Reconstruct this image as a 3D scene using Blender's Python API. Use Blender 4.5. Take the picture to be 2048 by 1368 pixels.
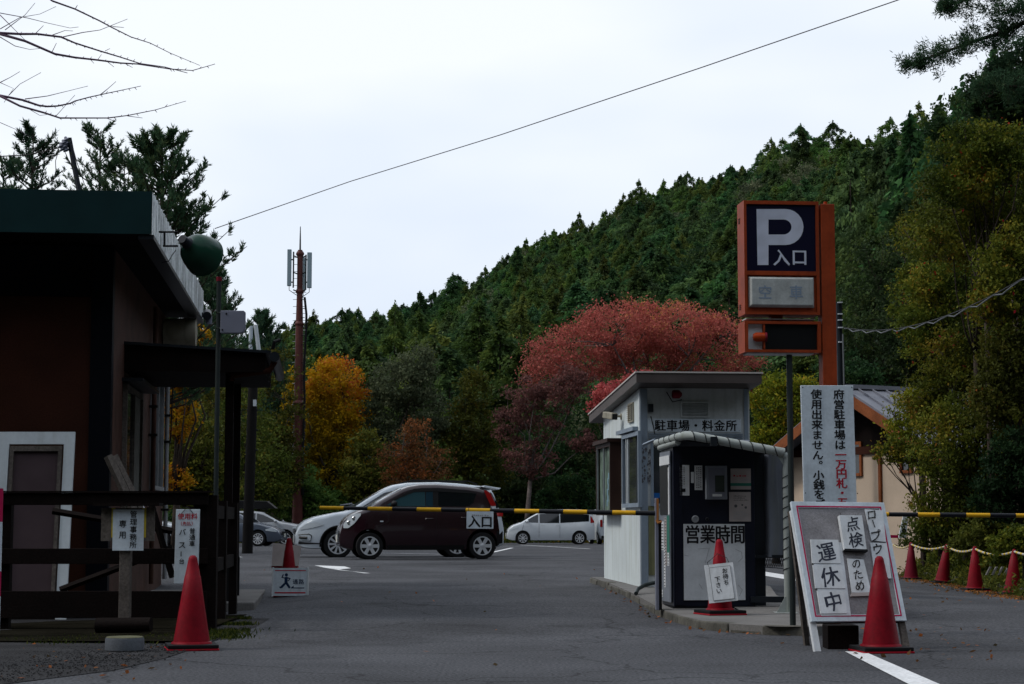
import bpy, math, random
import numpy as np
from mathutils import Vector, Matrix, noise

SC = bpy.context.scene
COL = SC.collection
for _o in list(bpy.data.objects):
    bpy.data.objects.remove(_o)
R = math.radians
PI = math.pi

# ------------------------------------------------------------------ camera
F = 3800.0                      # focal length in pixels of the 2048 wide photograph
PITCH = math.atan(361.0 / F)
HC = 0.945
cam_d = bpy.data.cameras.new('camera')
cam_d.sensor_width = 36.0
cam_d.lens = F / 2048.0 * 36.0
cam_d.clip_start = 0.1
cam_d.clip_end = 4000.0
cam = bpy.data.objects.new('camera', cam_d)
COL.objects.link(cam)
cam.location = (0, 0, HC)
cam.rotation_euler = (R(90) + PITCH, 0, 0)
SC.camera = cam

# ------------------------------------------------------------------ sky, sun, exposure
SUN_EL, SUN_AZ = R(46), R(-97)          # azimuth from +Y, negative = to the left
world = bpy.data.worlds.new('World')
SC.world = world
world.use_nodes = True
nt = world.node_tree
nt.nodes.clear()
wo = nt.nodes.new('ShaderNodeOutputWorld')
sky = nt.nodes.new('ShaderNodeTexSky')
sky.sky_type = 'NISHITA'
sky.sun_disc = False
sky.sun_elevation = SUN_EL
sky.sun_rotation = SUN_AZ
sky.dust_density = 3.0
bg1 = nt.nodes.new('ShaderNodeBackground'); bg1.inputs['Strength'].default_value = 0.10
nt.links.new(sky.outputs['Color'], bg1.inputs['Color'])
tc = nt.nodes.new('ShaderNodeTexCoord')
nz = nt.nodes.new('ShaderNodeTexNoise'); nz.inputs['Scale'].default_value = 2.2; nz.inputs['Detail'].default_value = 4; nz.inputs['Roughness'].default_value = .45
mp = nt.nodes.new('ShaderNodeMapping'); mp.inputs['Scale'].default_value = (1, 1, 2.6)
nt.links.new(tc.outputs['Generated'], mp.inputs['Vector']); nt.links.new(mp.outputs['Vector'], nz.inputs['Vector'])
cr = nt.nodes.new('ShaderNodeValToRGB')
cr.color_ramp.elements[0].position = .38; cr.color_ramp.elements[0].color = (.66, .755, .92, 1)
cr.color_ramp.elements[1].position = .60; cr.color_ramp.elements[1].color = (.92, .96, 1.0, 1)
nt.links.new(nz.outputs['Fac'], cr.inputs['Fac'])
bg2 = nt.nodes.new('ShaderNodeBackground'); bg2.inputs['Strength'].default_value = 1.16
nt.links.new(cr.outputs['Color'], bg2.inputs['Color'])
mx = nt.nodes.new('ShaderNodeMixShader'); mx.inputs[0].default_value = .86
nt.links.new(bg1.outputs[0], mx.inputs[1]); nt.links.new(bg2.outputs[0], mx.inputs[2])
nt.links.new(mx.outputs[0], wo.inputs['Surface'])

sun_d = bpy.data.lights.new('sun', 'SUN')
sun_d.energy = 1.5
sun_d.angle = R(12)
sun_d.color = (1.0, .96, .9)
sun = bpy.data.objects.new('sun', sun_d)
COL.objects.link(sun)
_sd = Vector((math.sin(SUN_AZ) * math.cos(SUN_EL), math.cos(SUN_AZ) * math.cos(SUN_EL), math.sin(SUN_EL)))
sun.rotation_euler = _sd.to_track_quat('Z', 'Y').to_euler()

SC.view_settings.view_transform = 'Standard'
SC.view_settings.look = 'None'
SC.view_settings.exposure = 0.0
SC.view_settings.gamma = 1.0
SC.view_settings.use_curve_mapping = False
SC.render.engine = 'CYCLES'
SC.cycles.max_bounces = 6
SC.cycles.transparent_max_bounces = 8

# ------------------------------------------------------------------ helpers
_ct, _st = math.cos(PITCH), math.sin(PITCH)

def at(u, v, Y):
    """point at forward distance Y that the photograph shows at pixel (u, v)"""
    xc = (u - 1024) / F; yc = (684 - v) / F
    dy = _ct - yc * _st; dz = _st + yc * _ct
    t = Y / dy
    return Vector((xc * t, Y, HC + dz * t))

def X(u, Y): return at(u, 1045, Y).x
def Z(v, Y): return at(1024, v, Y).z

def sm(a, b, x):
    t = min(1, max(0, (x - a) / (b - a)))
    return t * t * (3 - 2 * t)

_PY = [-60, 14, 19, 20.5, 23, 37, 60, 93, 140]
_PZ = [0, 0, .02, .07, .11, .19, .06, -.12, -.12]
def gz(x, y):
    z = float(np.interp(y, _PY, _PZ))
    if y < 26: z *= sm(-3.0, -2.1, x) + (1 - sm(-3.0, -2.1, x)) * sm(21, 26, y)
    z -= .065 * min(6.5, max(0, x - 3.0)) * sm(18, 28, y) * (1 - sm(60, 85, y))
    return z

WM = {}
def setp(o, parent):
    if parent is not None:
        o.parent = parent
        WM[o.name] = WM[parent.name]
def thing(name, label, cat, loc=(0, 0, 0), rz=0, group=None):
    o = bpy.data.objects.new(name, None)
    COL.objects.link(o)
    o.empty_display_size = .1
    o.location = loc
    o.rotation_euler = (0, 0, rz)
    o['label'] = label; o['category'] = cat
    if group: o['group'] = group
    WM[o.name] = Matrix.Translation(Vector(loc)) @ Matrix.Rotation(rz, 4, 'Z')
    return o

class MB:
    def __init__(s): s.v = []; s.f = []
    def add(s, vs, fs):
        n = len(s.v)
        s.v += [tuple(p) for p in vs]
        s.f += [tuple(i + n for i in f) for f in fs]
        return s
    def box(s, a, b, M=None):
        x0, y0, z0 = a; x1, y1, z1 = b
        P = [Vector(p) for p in ((x0,y0,z0),(x1,y0,z0),(x1,y1,z0),(x0,y1,z0),(x0,y0,z1),(x1,y0,z1),(x1,y1,z1),(x0,y1,z1))]
        if M is not None: P = [M @ p for p in P]
        return s.add(P, [(0,3,2,1),(4,5,6,7),(0,1,5,4),(1,2,6,5),(2,3,7,6),(3,0,4,7)])
    def hull8(s, P):
        return s.add(P, [(0,3,2,1),(4,5,6,7),(0,1,5,4),(1,2,6,5),(2,3,7,6),(3,0,4,7)])
    def tube(s, pts, rad, n=8, cap=True):
        pts = [Vector(p) for p in pts]
        if not hasattr(rad, '__len__'): rad = [rad] * len(pts)
        vs = []; up = None
        for i, p in enumerate(pts):
            d = (pts[min(i + 1, len(pts) - 1)] - pts[max(i - 1, 0)]).normalized()
            if up is None:
                up = Vector((0, 0, 1)) if abs(d.z) < .9 else Vector((1, 0, 0))
            a = d.cross(up)
            a = a.normalized() if a.length > 1e-5 else Vector((1, 0, 0))
            b = d.cross(a).normalized(); up = -b
            for k in range(n):
                t = 2 * PI * k / n
                vs.append(p + (a * math.cos(t) + b * math.sin(t)) * rad[i])
        fs = []
        for i in range(len(pts) - 1):
            for k in range(n):
                k2 = (k + 1) % n
                fs.append((i*n+k, (i+1)*n+k, (i+1)*n+k2, i*n+k2))
        if cap:
            fs.append(tuple(range(n))); fs.append(tuple(reversed(range((len(pts)-1)*n, len(pts)*n))))
        return s.add(vs, fs)
    def lathe(s, prof, n=24, M=None, cap=True):
        vs = []
        for r, z in prof:
            for k in range(n):
                t = 2 * PI * k / n
                p = Vector((r * math.cos(t), r * math.sin(t), z))
                vs.append(M @ p if M is not None else p)
        fs = []
        for i in range(len(prof) - 1):
            for k in range(n):
                k2 = (k + 1) % n
                fs.append((i*n+k, i*n+k2, (i+1)*n+k2, (i+1)*n+k))
        if cap:
            fs.append(tuple(reversed(range(n)))); fs.append(tuple(range((len(prof)-1)*n, len(prof)*n)))
        return s.add(vs, fs)
    def prism(s, poly, vec):
        n = len(poly); P = [Vector(p) for p in poly]; vec = Vector(vec)
        return s.add(P + [p + vec for p in P], [tuple(reversed(range(n))), tuple(range(n, 2*n))] + [(i, (i+1) % n, n + (i+1) % n, n + i) for i in range(n)])
    def build(s, name, mat, parent=None, local=False, smooth=False, origin=None, bevel=0, kind=None, label=None):
        me = bpy.data.meshes.new(name)
        vs = s.v
        o = None
        if parent is not None and not local:
            inv = WM[parent.name].inverted()
            vs = [inv @ Vector(p) for p in vs]
        elif origin is not None:
            O = Vector(origin); vs = [Vector(p) - O for p in vs]
        me.from_pydata([tuple(p) for p in vs], [], s.f)
        me.update()
        if mat is not None: me.materials.append(mat)
        o = bpy.data.objects.new(name, me)
        COL.objects.link(o)
        if parent is not None: setp(o, parent)
        else:
            WM[o.name] = Matrix.Translation(Vector(origin)) if origin is not None else Matrix.Identity(4)
            if origin is not None: o.location = origin
        if smooth:
            me.polygons.foreach_set('use_smooth', [True] * len(me.polygons))
            if smooth == 'auto':
                try: me.set_sharp_from_angle(angle=R(38))
                except Exception: pass
        if bevel:
            bm = o.modifiers.new('bevel', 'BEVEL'); bm.width = bevel; bm.segments = 2; bm.limit_method = 'ANGLE'; bm.angle_limit = R(40)
        if kind: o['kind'] = kind
        if label: o['label'] = label
        return o

def tag(o, label, cat, group=None):
    o['label'] = label; o['category'] = cat
    if group: o['group'] = group
    return o

def copy_tree(o, parent=None):
    c = o.copy(); COL.objects.link(c)
    if parent is not None: c.parent = parent
    for ch in [k for k in KIDS.get(o.name, [])]:
        copy_tree(ch, c)
    return c
KIDS = {}
def index_kids():
    KIDS.clear()
    for o in bpy.data.objects:
        if o.parent: KIDS.setdefault(o.parent.name, []).append(o)
def dup(root, loc, rz, label, group=None):
    if root.name not in KIDS: index_kids()
    c = copy_tree(root)
    c.location = loc; c.rotation_euler = (0, 0, rz)
    c['label'] = label
    if group: c['group'] = group
    return c

class Fr:
    """a flat frame: origin, right, up; h is proud of it, towards the viewer"""
    def __init__(s, O, U, V):
        s.O = Vector(O); s.U = Vector(U).normalized(); s.V = Vector(V).normalized(); s.N = s.U.cross(s.V).normalized()
    def p(s, x, y, h=0): return s.O + s.U * x + s.V * y + s.N * h
    def box(s, mb, x0, x1, y0, y1, h0, h1):
        return mb.hull8([s.p(x0,y0,h0), s.p(x1,y0,h0), s.p(x1,y0,h1), s.p(x0,y0,h1), s.p(x0,y1,h0), s.p(x1,y1,h0), s.p(x1,y1,h1), s.p(x0,y1,h1)])
    def bar(s, mb, pts, w, h0, h1, close=False):
        """strip of width w along pts (list of (x, y))"""
        n = len(pts)
        for i in range(n if close else n - 1):
            a = Vector((pts[i][0], pts[i][1])); b = Vector((pts[(i+1) % n][0], pts[(i+1) % n][1]))
            d = (b - a).normalized(); q = Vector((-d.y, d.x)) * w / 2; a = a - d * w / 2; b = b + d * w / 2
            hh = h1 + .0002 * (i % 2)
            P = [a - q, b - q, b + q, a + q]
            mb.hull8([s.p(c.x, c.y, h0) for c in P] + [s.p(c.x, c.y, hh) for c in P])
        return mb

_glyph = {}
def glyph(ch, off):
    k = (ch, off)
    if k not in _glyph:
        c = bpy.data.curves.new('g', 'FONT'); c.body = ch; c.size = 1; c.offset = off; c.align_x = 'CENTER'; c.resolution_u = 2
        o = bpy.data.objects.new('g', c); COL.objects.link(o)
        bpy.context.view_layer.update()
        ev = o.evaluated_get(bpy.context.evaluated_depsgraph_get())
        m = ev.to_mesh()
        _glyph[k] = ([(v.co.x, v.co.y - .38) for v in m.vertices], [tuple(p.vertices) for p in m.polygons])
        ev.to_mesh_clear()
        bpy.data.objects.remove(o); bpy.data.curves.remove(c)
    return _glyph[k]

def text(fr, items, mat, parent, h=.002, off=.012, bold=None, sx=1.0, slant=0, name='lettering', brush=0):
    """items: (char, x, y, size[, rot])"""
    mb = MB()
    for it in items:
        ch, x, y, s = it[:4]; rot = it[4] if len(it) > 4 else 0
        gv, gf = glyph(ch, .0035)
        e = off if bold is None else bold
        c, sn = math.cos(rot), math.sin(rot)
        for kk, (ox, oy) in enumerate(((0, 0), (e, 0), (-e, 0), (0, e * .55), (0, -e * .55)) if e > .004 else ((0, 0),)):
            vs = []
            for (a, b) in gv:
                if brush:
                    a2 = a + brush * math.sin(b * 7 + x * 40) * .5; b2 = b + a * brush * 2.0; a, b = a2, b2
                a, b = (a + ox) * c - (b + oy) * sn, (a + ox) * sn + (b + oy) * c
                a = a * sx + slant * b
                vs.append(fr.p(x + a * s, y + b * s, h + .00025 * kk))
            mb.add(vs, gf)
    return mb.build(name, mat, parent)

def column(s, x, y, step, size):
    out = []
    for i, ch in enumerate(s):
        yy = y - i * step
        if ch == '。': out.append((ch, x + size * .62, yy + size * .55, size))
        elif ch == 'ー': out.append((ch, x, yy, size, PI / 2))
        elif ch == ' ': pass
        else: out.append((ch, x, yy, size))
    return out

# ------------------------------------------------------------------ materials
def mat(name, col, rough=.7, metal=0, n1=0, s1=4, n2=0, s2=40, bump=0, bs=60, streak=0, streak_col=(.05, .05, .03), spec=.14, coat=0, obj_rand=0):
    m = bpy.data.materials.new(name); m.use_nodes = True
    t = m.node_tree; b = t.nodes['Principled BSDF']
    L = t.links
    b.inputs['Roughness'].default_value = rough; b.inputs['Metallic'].default_value = metal
    b.inputs['Specular IOR Level'].default_value = spec
    if coat: b.inputs['Coat Weight'].default_value = coat; b.inputs['Coat Roughness'].default_value = .04
    tcn = t.nodes.new('ShaderNodeTexCoord')
    rgb = t.nodes.new('ShaderNodeRGB'); rgb.outputs[0].default_value = (*col, 1)
    out = rgb.outputs[0]
    def noisen(scale, detail=5, src=None):
        n = t.nodes.new('ShaderNodeTexNoise'); n.inputs['Scale'].default_value = scale; n.inputs['Detail'].default_value = detail
        L.new(src or tcn.outputs['Object'], n.inputs['Vector']); return n
    def mulnoise(out, amt, scale):
        n = noisen(scale)
        mr = t.nodes.new('ShaderNodeMapRange'); mr.inputs['From Min'].default_value = .3; mr.inputs['From Max'].default_value = .7
        mr.inputs['To Min'].default_value = 1 - amt; mr.inputs['To Max'].default_value = 1 + amt
        L.new(n.outputs['Fac'], mr.inputs['Value'])
        mm = t.nodes.new('ShaderNodeMix'); mm.data_type = 'RGBA'; mm.blend_type = 'MULTIPLY'; mm.inputs[0].default_value = 1
        L.new(out, mm.inputs[6]); L.new(mr.outputs[0], mm.inputs[7]); return mm.outputs[2]
    if n1: out = mulnoise(out, n1, s1)
    if n2: out = mulnoise(out, n2, s2)
    if streak:
        mpn = t.nodes.new('ShaderNodeMapping'); mpn.inputs['Scale'].default_value = (14, 14, .9)
        L.new(tcn.outputs['Object'], mpn.inputs['Vector'])
        n = noisen(1.0, 6, mpn.outputs[0])
        mr = t.nodes.new('ShaderNodeMapRange'); mr.inputs['From Min'].default_value = .5; mr.inputs['From Max'].default_value = .78; mr.inputs['To Max'].default_value = streak
        L.new(n.outputs['Fac'], mr.inputs['Value'])
        mm = t.nodes.new('ShaderNodeMix'); mm.data_type = 'RGBA'
        L.new(mr.outputs[0], mm.inputs[0]); L.new(out, mm.inputs[6]); mm.inputs[7].default_value = (*streak_col, 1); out = mm.outputs[2]
    if obj_rand:
        oi = t.nodes.new('ShaderNodeObjectInfo')
        mr = t.nodes.new('ShaderNodeMapRange'); mr.inputs['To Min'].default_value = 1 - obj_rand; mr.inputs['To Max'].default_value = 1 + obj_rand
        L.new(oi.outputs['Random'], mr.inputs['Value'])
        mm = t.nodes.new('ShaderNodeMix'); mm.data_type = 'RGBA'; mm.blend_type = 'MULTIPLY'; mm.inputs[0].default_value = 1
        L.new(out, mm.inputs[6]); L.new(mr.outputs[0], mm.inputs[7]); out = mm.outputs[2]
    L.new(out, b.inputs['Base Color'])
    if bump:
        n = noisen(bs, 6)
        bp = t.nodes.new('ShaderNodeBump'); bp.inputs['Strength'].default_value = bump; bp.inputs['Distance'].default_value = .01
        L.new(n.outputs['Fac'], bp.inputs['Height']); L.new(bp.outputs[0], b.inputs['Normal'])
    return m

def leafmat(name, cols, rand=.25, rough=.6, trans=.35):
    """cols: list of (pos, rgb) on the leaf's own tone"""
    m = bpy.data.materials.new(name); m.use_nodes = True
    t = m.node_tree; t.nodes.clear(); L = t.links
    o = t.nodes.new('ShaderNodeOutputMaterial')
    a = t.nodes.new('ShaderNodeAttribute'); a.attribute_name = 'tone'
    c = t.nodes.new('ShaderNodeValToRGB')
    els = c.color_ramp.elements
    while len(els) > 1: els.remove(els[-1])
    els[0].position = cols[0][0]; els[0].color = (*cols[0][1], 1)
    for p, q in cols[1:]:
        e = els.new(p); e.color = (*q, 1)
    L.new(a.outputs['Fac'], c.inputs['Fac'])
    oi = t.nodes.new('ShaderNodeObjectInfo')
    hs = t.nodes.new('ShaderNodeHueSaturation')
    mr = t.nodes.new('ShaderNodeMapRange'); mr.inputs['To Min'].default_value = 1 - rand; mr.inputs['To Max'].default_value = 1 + rand
    L.new(oi.outputs['Random'], mr.inputs['Value']); L.new(mr.outputs[0], hs.inputs['Value'])
    mr2 = t.nodes.new('ShaderNodeMapRange'); mr2.inputs['To Min'].default_value = .5 - rand * .12; mr2.inputs['To Max'].default_value = .5 + rand * .05
    mu = t.nodes.new('ShaderNodeMath'); mu.operation = 'MULTIPLY'; mu.inputs[1].default_value = 7.31
    fr = t.nodes.new('ShaderNodeMath'); fr.operation = 'FRACT'
    L.new(oi.outputs['Random'], mu.inputs[0]); L.new(mu.outputs[0], fr.inputs[0]); L.new(fr.outputs[0], mr2.inputs['Value']); L.new(mr2.outputs[0], hs.inputs['Hue'])
    L.new(c.outputs['Color'], hs.inputs['Color'])
    d = t.nodes.new('ShaderNodeBsdfPrincipled'); d.inputs['Roughness'].default_value = rough; d.inputs['Specular IOR Level'].default_value = .06
    tr = t.nodes.new('ShaderNodeBsdfTranslucent')
    ms = t.nodes.new('ShaderNodeMixShader'); ms.inputs[0].default_value = trans
    L.new(hs.outputs[0], d.inputs['Base Color']); L.new(hs.outputs[0], tr.inputs['Color'])
    L.new(d.outputs[0], ms.inputs[1]); L.new(tr.outputs[0], ms.inputs[2]); L.new(ms.outputs[0], o.inputs['Surface'])
    return m

def glassmat(name, col=(.02, .025, .03), rough=.03, alpha=.0):
    m = bpy.data.materials.new(name); m.use_nodes = True
    b = m.node_tree.nodes['Principled BSDF']
    b.inputs['Base Color'].default_value = (*col, 1); b.inputs['Roughness'].default_value = rough
    b.inputs['Specular IOR Level'].default_value = .6
    return m

M = dict(
    asphalt=mat('asphalt', (.064, .066, .073), .9, 0, .30, .5, .6, 45, 1.0, 80, spec=.1),
    concrete=mat('concrete', (.15, .145, .14), .9, 0, .25, 2, .15, 60, .4, 120),
    kerb=mat('kerb_stone', (.09, .086, .074), .92, 0, .35, 5, .2, 60, .6, 90, obj_rand=.1),
    gravel=mat('gravel', (.030, .030, .032), .95, 0, .3, 3, .55, 130, 1, 130),
    soil=mat('forest_soil', (.022, .024, .012), .95, 0, .5, .08, .3, 3, .5, 2),
    linepaint=mat('road_paint', (.62, .63, .64), .75, 0, .12, 3, .22, 40, .2, 200),
    darkwood=mat('dark_stained_wood', (.007, .0045, .004), .8, 0, .3, 3, .3, 50, .4, 60, spec=.08),
    redwood=mat('red_brown_cladding', (.040, .012, .006), .8, 0, .25, 1.5, .2, 60, .3, 50),
    brownwall=mat('brown_wall', (.070, .034, .026), .85, 0, .25, 3, .2, 60, .3, 80, streak=.4),
    navypost=mat('navy_post', (.003, .004, .007), .6, spec=.06),
    greenfascia=mat('green_painted_metal', (.004, .024, .026), .5, 0, .2, 2),
    corrug=mat('weathered_galvanised', (.80, .84, .86), .5, .3, .3, 3, .15, 30, streak=.6, streak_col=(.08, .09, .1)),
    soffit=mat('soffit', (.008, .007, .007), .8, spec=.06),
    cream=mat('cream_plastic', (.32, .30, .24), .6, 0, .2, 4, streak=.5, streak_col=(.1, .1, .08)),
    whitepaint=mat('white_painted_metal', (.60, .65, .68), .5, 0, .06, 3, .04, 30, streak=.3, streak_col=(.24, .25, .2)),
    boothwhite=mat('booth_white_panel', (.62, .68, .69), .5, 0, .08, 2, .04, 30, streak=.55, streak_col=(.27, .29, .2)),
    boothshaded=mat('booth_front_shaded', (.47, .50, .51), .55, 0, .1, 2, .05, 30, streak=.3, streak_col=(.12, .13, .1)),  # darker copy of the booth white, shade put into the front's colour
    bluegrey=mat('blue_grey_metal', (.22, .27, .33), .5, .1, .1, 3, .05, 30, streak=.3, streak_col=(.1, .11, .12)),
    roofbrown=mat('brown_roof_sheet', (.085, .07, .066), .45, 0, .15, 3),
    roofedge=mat('pale_roof_edge', (.5, .47, .44), .5),
    casewood=mat('case_brown', (.035, .017, .013), .6, 0, .2, 4),
    navy=mat('navy_cabinet', (.010, .012, .022), .35, 0, .2, 3),
    greyface=mat('grey_steel_face', (.20, .22, .26), .45, .2, .15, 4, streak=.4, streak_col=(.08, .09, .1)),
    black=mat('black_rubber', (.008, .008, .009), .6),
    blackgloss=mat('black_plastic', (.01, .01, .011), .3),
    paper=mat('white_paper', (.62, .64, .66), .8, 0, .1, 6, .05, 60),
    paperw=mat('pale_sheet', (.58, .61, .64), .7, 0, .12, 5, .05, 50),
    paperp=mat('pinkish_paper', (.37, .33, .32), .8, 0, .1, 8),
    signwhite=mat('sign_white', (.56, .63, .69), .55, 0, .12, 5, .06, 40, streak=.3, streak_col=(.18, .22, .25)),
    signgrey=mat('weathered_grey_board', (.25, .24, .25), .85, 0, .2, 6, .15, 60, .4, 90),
    cardwhite=mat('card_white', (.62, .65, .68), .7, 0, .12, 7, .05, 60, streak=.25, streak_col=(.25, .25, .2)),
    ink=mat('black_ink', (.012, .012, .014), .6),
    inkblue=mat('dark_blue_ink', (.015, .035, .085), .6),
    inkgrey=mat('faded_ink', (.09, .09, .1), .8),
    inkpale=mat('pale_worn_ink', (.30, .31, .33), .8),
    redink=mat('red_ink', (.42, .012, .03), .6),
    crimson=mat('crimson_line', (.42, .008, .07), .6),
    yellow=mat('yellow_paint', (.62, .34, .012), .5, 0, .12, 12),
    barblack=mat('bar_black', (.010, .011, .015), .4),
    conered=mat('cone_red', (.19, .0015, .009), .55, 0, .22, 6, .15, 40, streak=.5, streak_col=(.16, .004, .01), obj_rand=.2),
    conedark=mat('cone_dark_red', (.15, .006, .018), .55, 0, .15, 8),
    conebase=mat('cone_base_red', (.30, .005, .015), .6),
    orange=mat('orange_painted_steel', (.27, .042, .011), .5, 0, .2, 4, .1, 30, streak=.5, streak_col=(.12, .02, .008)),
    pblue=mat('deep_navy_panel', (.004, .004, .020), .45),
    pwhite=mat('p_letter_white', (.55, .58, .68), .45, 0, .1, 8),
    lampbox=mat('milky_lamp_cover', (.42, .44, .43), .35, 0, .18, 8, .1, 60, streak=.3, streak_col=(.2, .2, .18)),
    amber=mat('amber_lens', (.30, .035, .006), .2),
    polegreen=mat('grey_green_pole', (.03, .038, .038), .4, .2, .2, 4),
    pipewhite=mat('white_pipe', (.29, .32, .31), .5, 0, .12, 4, .05, 30, streak=.5, streak_col=(.14, .16, .08)),
    screen=mat('dark_vinyl_screen', (.10, .11, .13), .25, 0, .4, 1.2, streak=.6, streak_col=(.16, .17, .19)),
    towerbrown=mat('tower_brown_steel', (.10, .036, .032), .45, .1, .15, 2),
    antenna=mat('antenna_grey', (.26, .34, .38), .5),
    concpole=mat('concrete_pole', (.010, .009, .009), .8, 0, .2, 2),
    steel=mat('galvanised_steel', (.35, .37, .4), .4, .6, .15, 8),
    darksteel=mat('dark_steel', (.02, .024, .03), .4, .3),
    domegreen=mat('lamp_green_enamel', (.010, .045, .028), .25, 0, .15, 5),
    boxgrey=mat('grey_box', (.17, .18, .23), .5, 0, .08, 6),
    bark=mat('bark', (.045, .034, .028), .9, 0, .3, 3, .3, 20, .6, 20),
    barkpale=mat('pale_bark', (.12, .10, .095), .9, 0, .3, 3, .3, 20),
    twig=mat('bare_twig', (.11, .07, .11), .8),
    wire=mat('wire', (.03, .025, .025), .6),
    wiregrey=mat('grey_cable', (.13, .14, .15), .6),
    houseplaster=mat('beige_plaster', (.50, .40, .31), .85, 0, .08, 1.5, .04, 40),
    housewood=mat('orange_brown_timber', (.20, .062, .022), .7, 0, .3, 3, .2, 30),
    houseroof=mat('grey_standing_seam', (.20, .21, .25), .4, .2, .1, 2),
    stone=mat('pale_stone', (.09, .10, .115), .85, 0, .2, 6, .1, 60, .4, 80),
    moss=mat('mossy_top', (.10, .10, .06), .9, 0, .3, 8),
    yellowboard=mat('yellow_board', (.42, .33, .03), .7, 0, .2, 6),
    oldwood=mat('grey_old_wood', (.11, .095, .085), .9, 0, .3, 4, .3, 40, .5, 60, streak=.5),
    glass=glassmat('window_glass', (.03, .035, .04)),
    curtain=mat('curtain', (.16, .16, .15), .9, 0, .2, 10),
    poster=mat('map_poster', (.10, .14, .11), .7, 0, .6, 5, .3, 25),
    tyre=mat('tyre', (.012, .012, .013), .8),
    rim=mat('silver_rim', (.55, .57, .60), .35, .25, spec=.5),
    chrome=mat('chrome', (.6, .6, .62), .12, 1),
    carglass=glassmat('car_glass', (.012, .016, .02), .02),
    cartint=glassmat('tinted_car_glass', (.004, .005, .008), .02),
    lens=glassmat('headlamp_lens', (.55, .60, .64), .12),
    taillens=glassmat('tail_lens', (.32, .008, .01), .1),
    trim=mat('black_trim', (.012, .012, .013), .5),
    plate=mat('number_plate', (.5, .5, .45), .5),
    rope_y=mat('rope_yellow', (.50, .36, .06), .8),
    rope_w=mat('rope_pale', (.42, .40, .38), .8),
    tape=mat('brown_tape', (.36, .15, .045), .5),
    greent=mat('teal_band', (.03, .16, .12), .6),
    bluet=mat('blue_tarp', (.01, .09, .30), .6),
    leafdry=mat('fallen_leaf', (.20, .11, .05), .9, 0, .4, 9, obj_rand=.4),
)
def crackle(m, scale=.42, dark=.55):
    """thin branching cracks and old oil stains in the tarmac"""
    t = m.node_tree; b = t.nodes['Principled BSDF']; L = t.links
    src = b.inputs['Base Color'].links[0].from_socket
    tcn = t.nodes.new('ShaderNodeTexCoord'); nz = t.nodes.new('ShaderNodeTexNoise'); nz.inputs['Scale'].default_value = 1.6; nz.inputs['Detail'].default_value = 8
    L.new(tcn.outputs['Object'], nz.inputs['Vector'])
    mixv = t.nodes.new('ShaderNodeMix'); mixv.data_type = 'RGBA'; mixv.blend_type = 'LINEAR_LIGHT'; mixv.inputs[0].default_value = .35
    L.new(tcn.outputs['Object'], mixv.inputs[6]); L.new(nz.outputs['Color'], mixv.inputs[7])
    vo = t.nodes.new('ShaderNodeTexVoronoi'); vo.feature = 'DISTANCE_TO_EDGE'; vo.inputs['Scale'].default_value = scale
    L.new(mixv.outputs[2], vo.inputs['Vector'])
    mr = t.nodes.new('ShaderNodeMapRange'); mr.inputs['From Min'].default_value = .002; mr.inputs['From Max'].default_value = .009; mr.inputs['To Min'].default_value = dark; mr.inputs['To Max'].default_value = 1
    L.new(vo.outputs['Distance'], mr.inputs['Value'])
    n2 = t.nodes.new('ShaderNodeTexNoise'); n2.inputs['Scale'].default_value = .9; n2.inputs['Detail'].default_value = 3; L.new(tcn.outputs['Object'], n2.inputs['Vector'])
    m2 = t.nodes.new('ShaderNodeMapRange'); m2.inputs['From Min'].default_value = .60; m2.inputs['From Max'].default_value = .72; m2.inputs['To Min'].default_value = 1; m2.inputs['To Max'].default_value = .66
    L.new(n2.outputs['Fac'], m2.inputs['Value'])
    mu = t.nodes.new('ShaderNodeMath'); mu.operation = 'MULTIPLY'; L.new(mr.outputs[0], mu.inputs[0]); L.new(m2.outputs[0], mu.inputs[1])
    mm = t.nodes.new('ShaderNodeMix'); mm.data_type = 'RGBA'; mm.blend_type = 'MULTIPLY'; mm.inputs[0].default_value = 1
    L.new(src, mm.inputs[6]); L.new(mu.outputs[0], mm.inputs[7]); L.new(mm.outputs[2], b.inputs['Base Color'])
crackle(M['asphalt'])
def paint(name, col, rough=.25):
    return mat(name, col, rough, 0, .05, 2, spec=.4, coat=.45)
# ------------------------------------------------------------------ ground, road, kerb island, paint
def sheet(name, xs, ys, m, dz=0, kind='structure', smooth=True):
    vs = [(x, y, gz(x, y) + dz) for y in ys for x in xs]
    nx = len(xs)
    fs = [(j*nx+i, j*nx+i+1, (j+1)*nx+i+1, (j+1)*nx+i) for j in range(len(ys)-1) for i in range(nx-1)]
    return MB().add(vs, fs).build(name, m, smooth=smooth, kind=kind)
sheet('car_park_asphalt', [-60,-40,-30,-20,-12,-8,-5,-4,-3,-2.6,-2.2,-1.5,-.5,1,2,3,4,5,6,7,8,9,10,14,20,30,60], [-30,-10,0,6,10,12,13,14,15,16,17,18,19,20,21,22,23,24,26,28,30,34,37,42,48,54,60,70,80,90,95,112], M['asphalt'])

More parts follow.
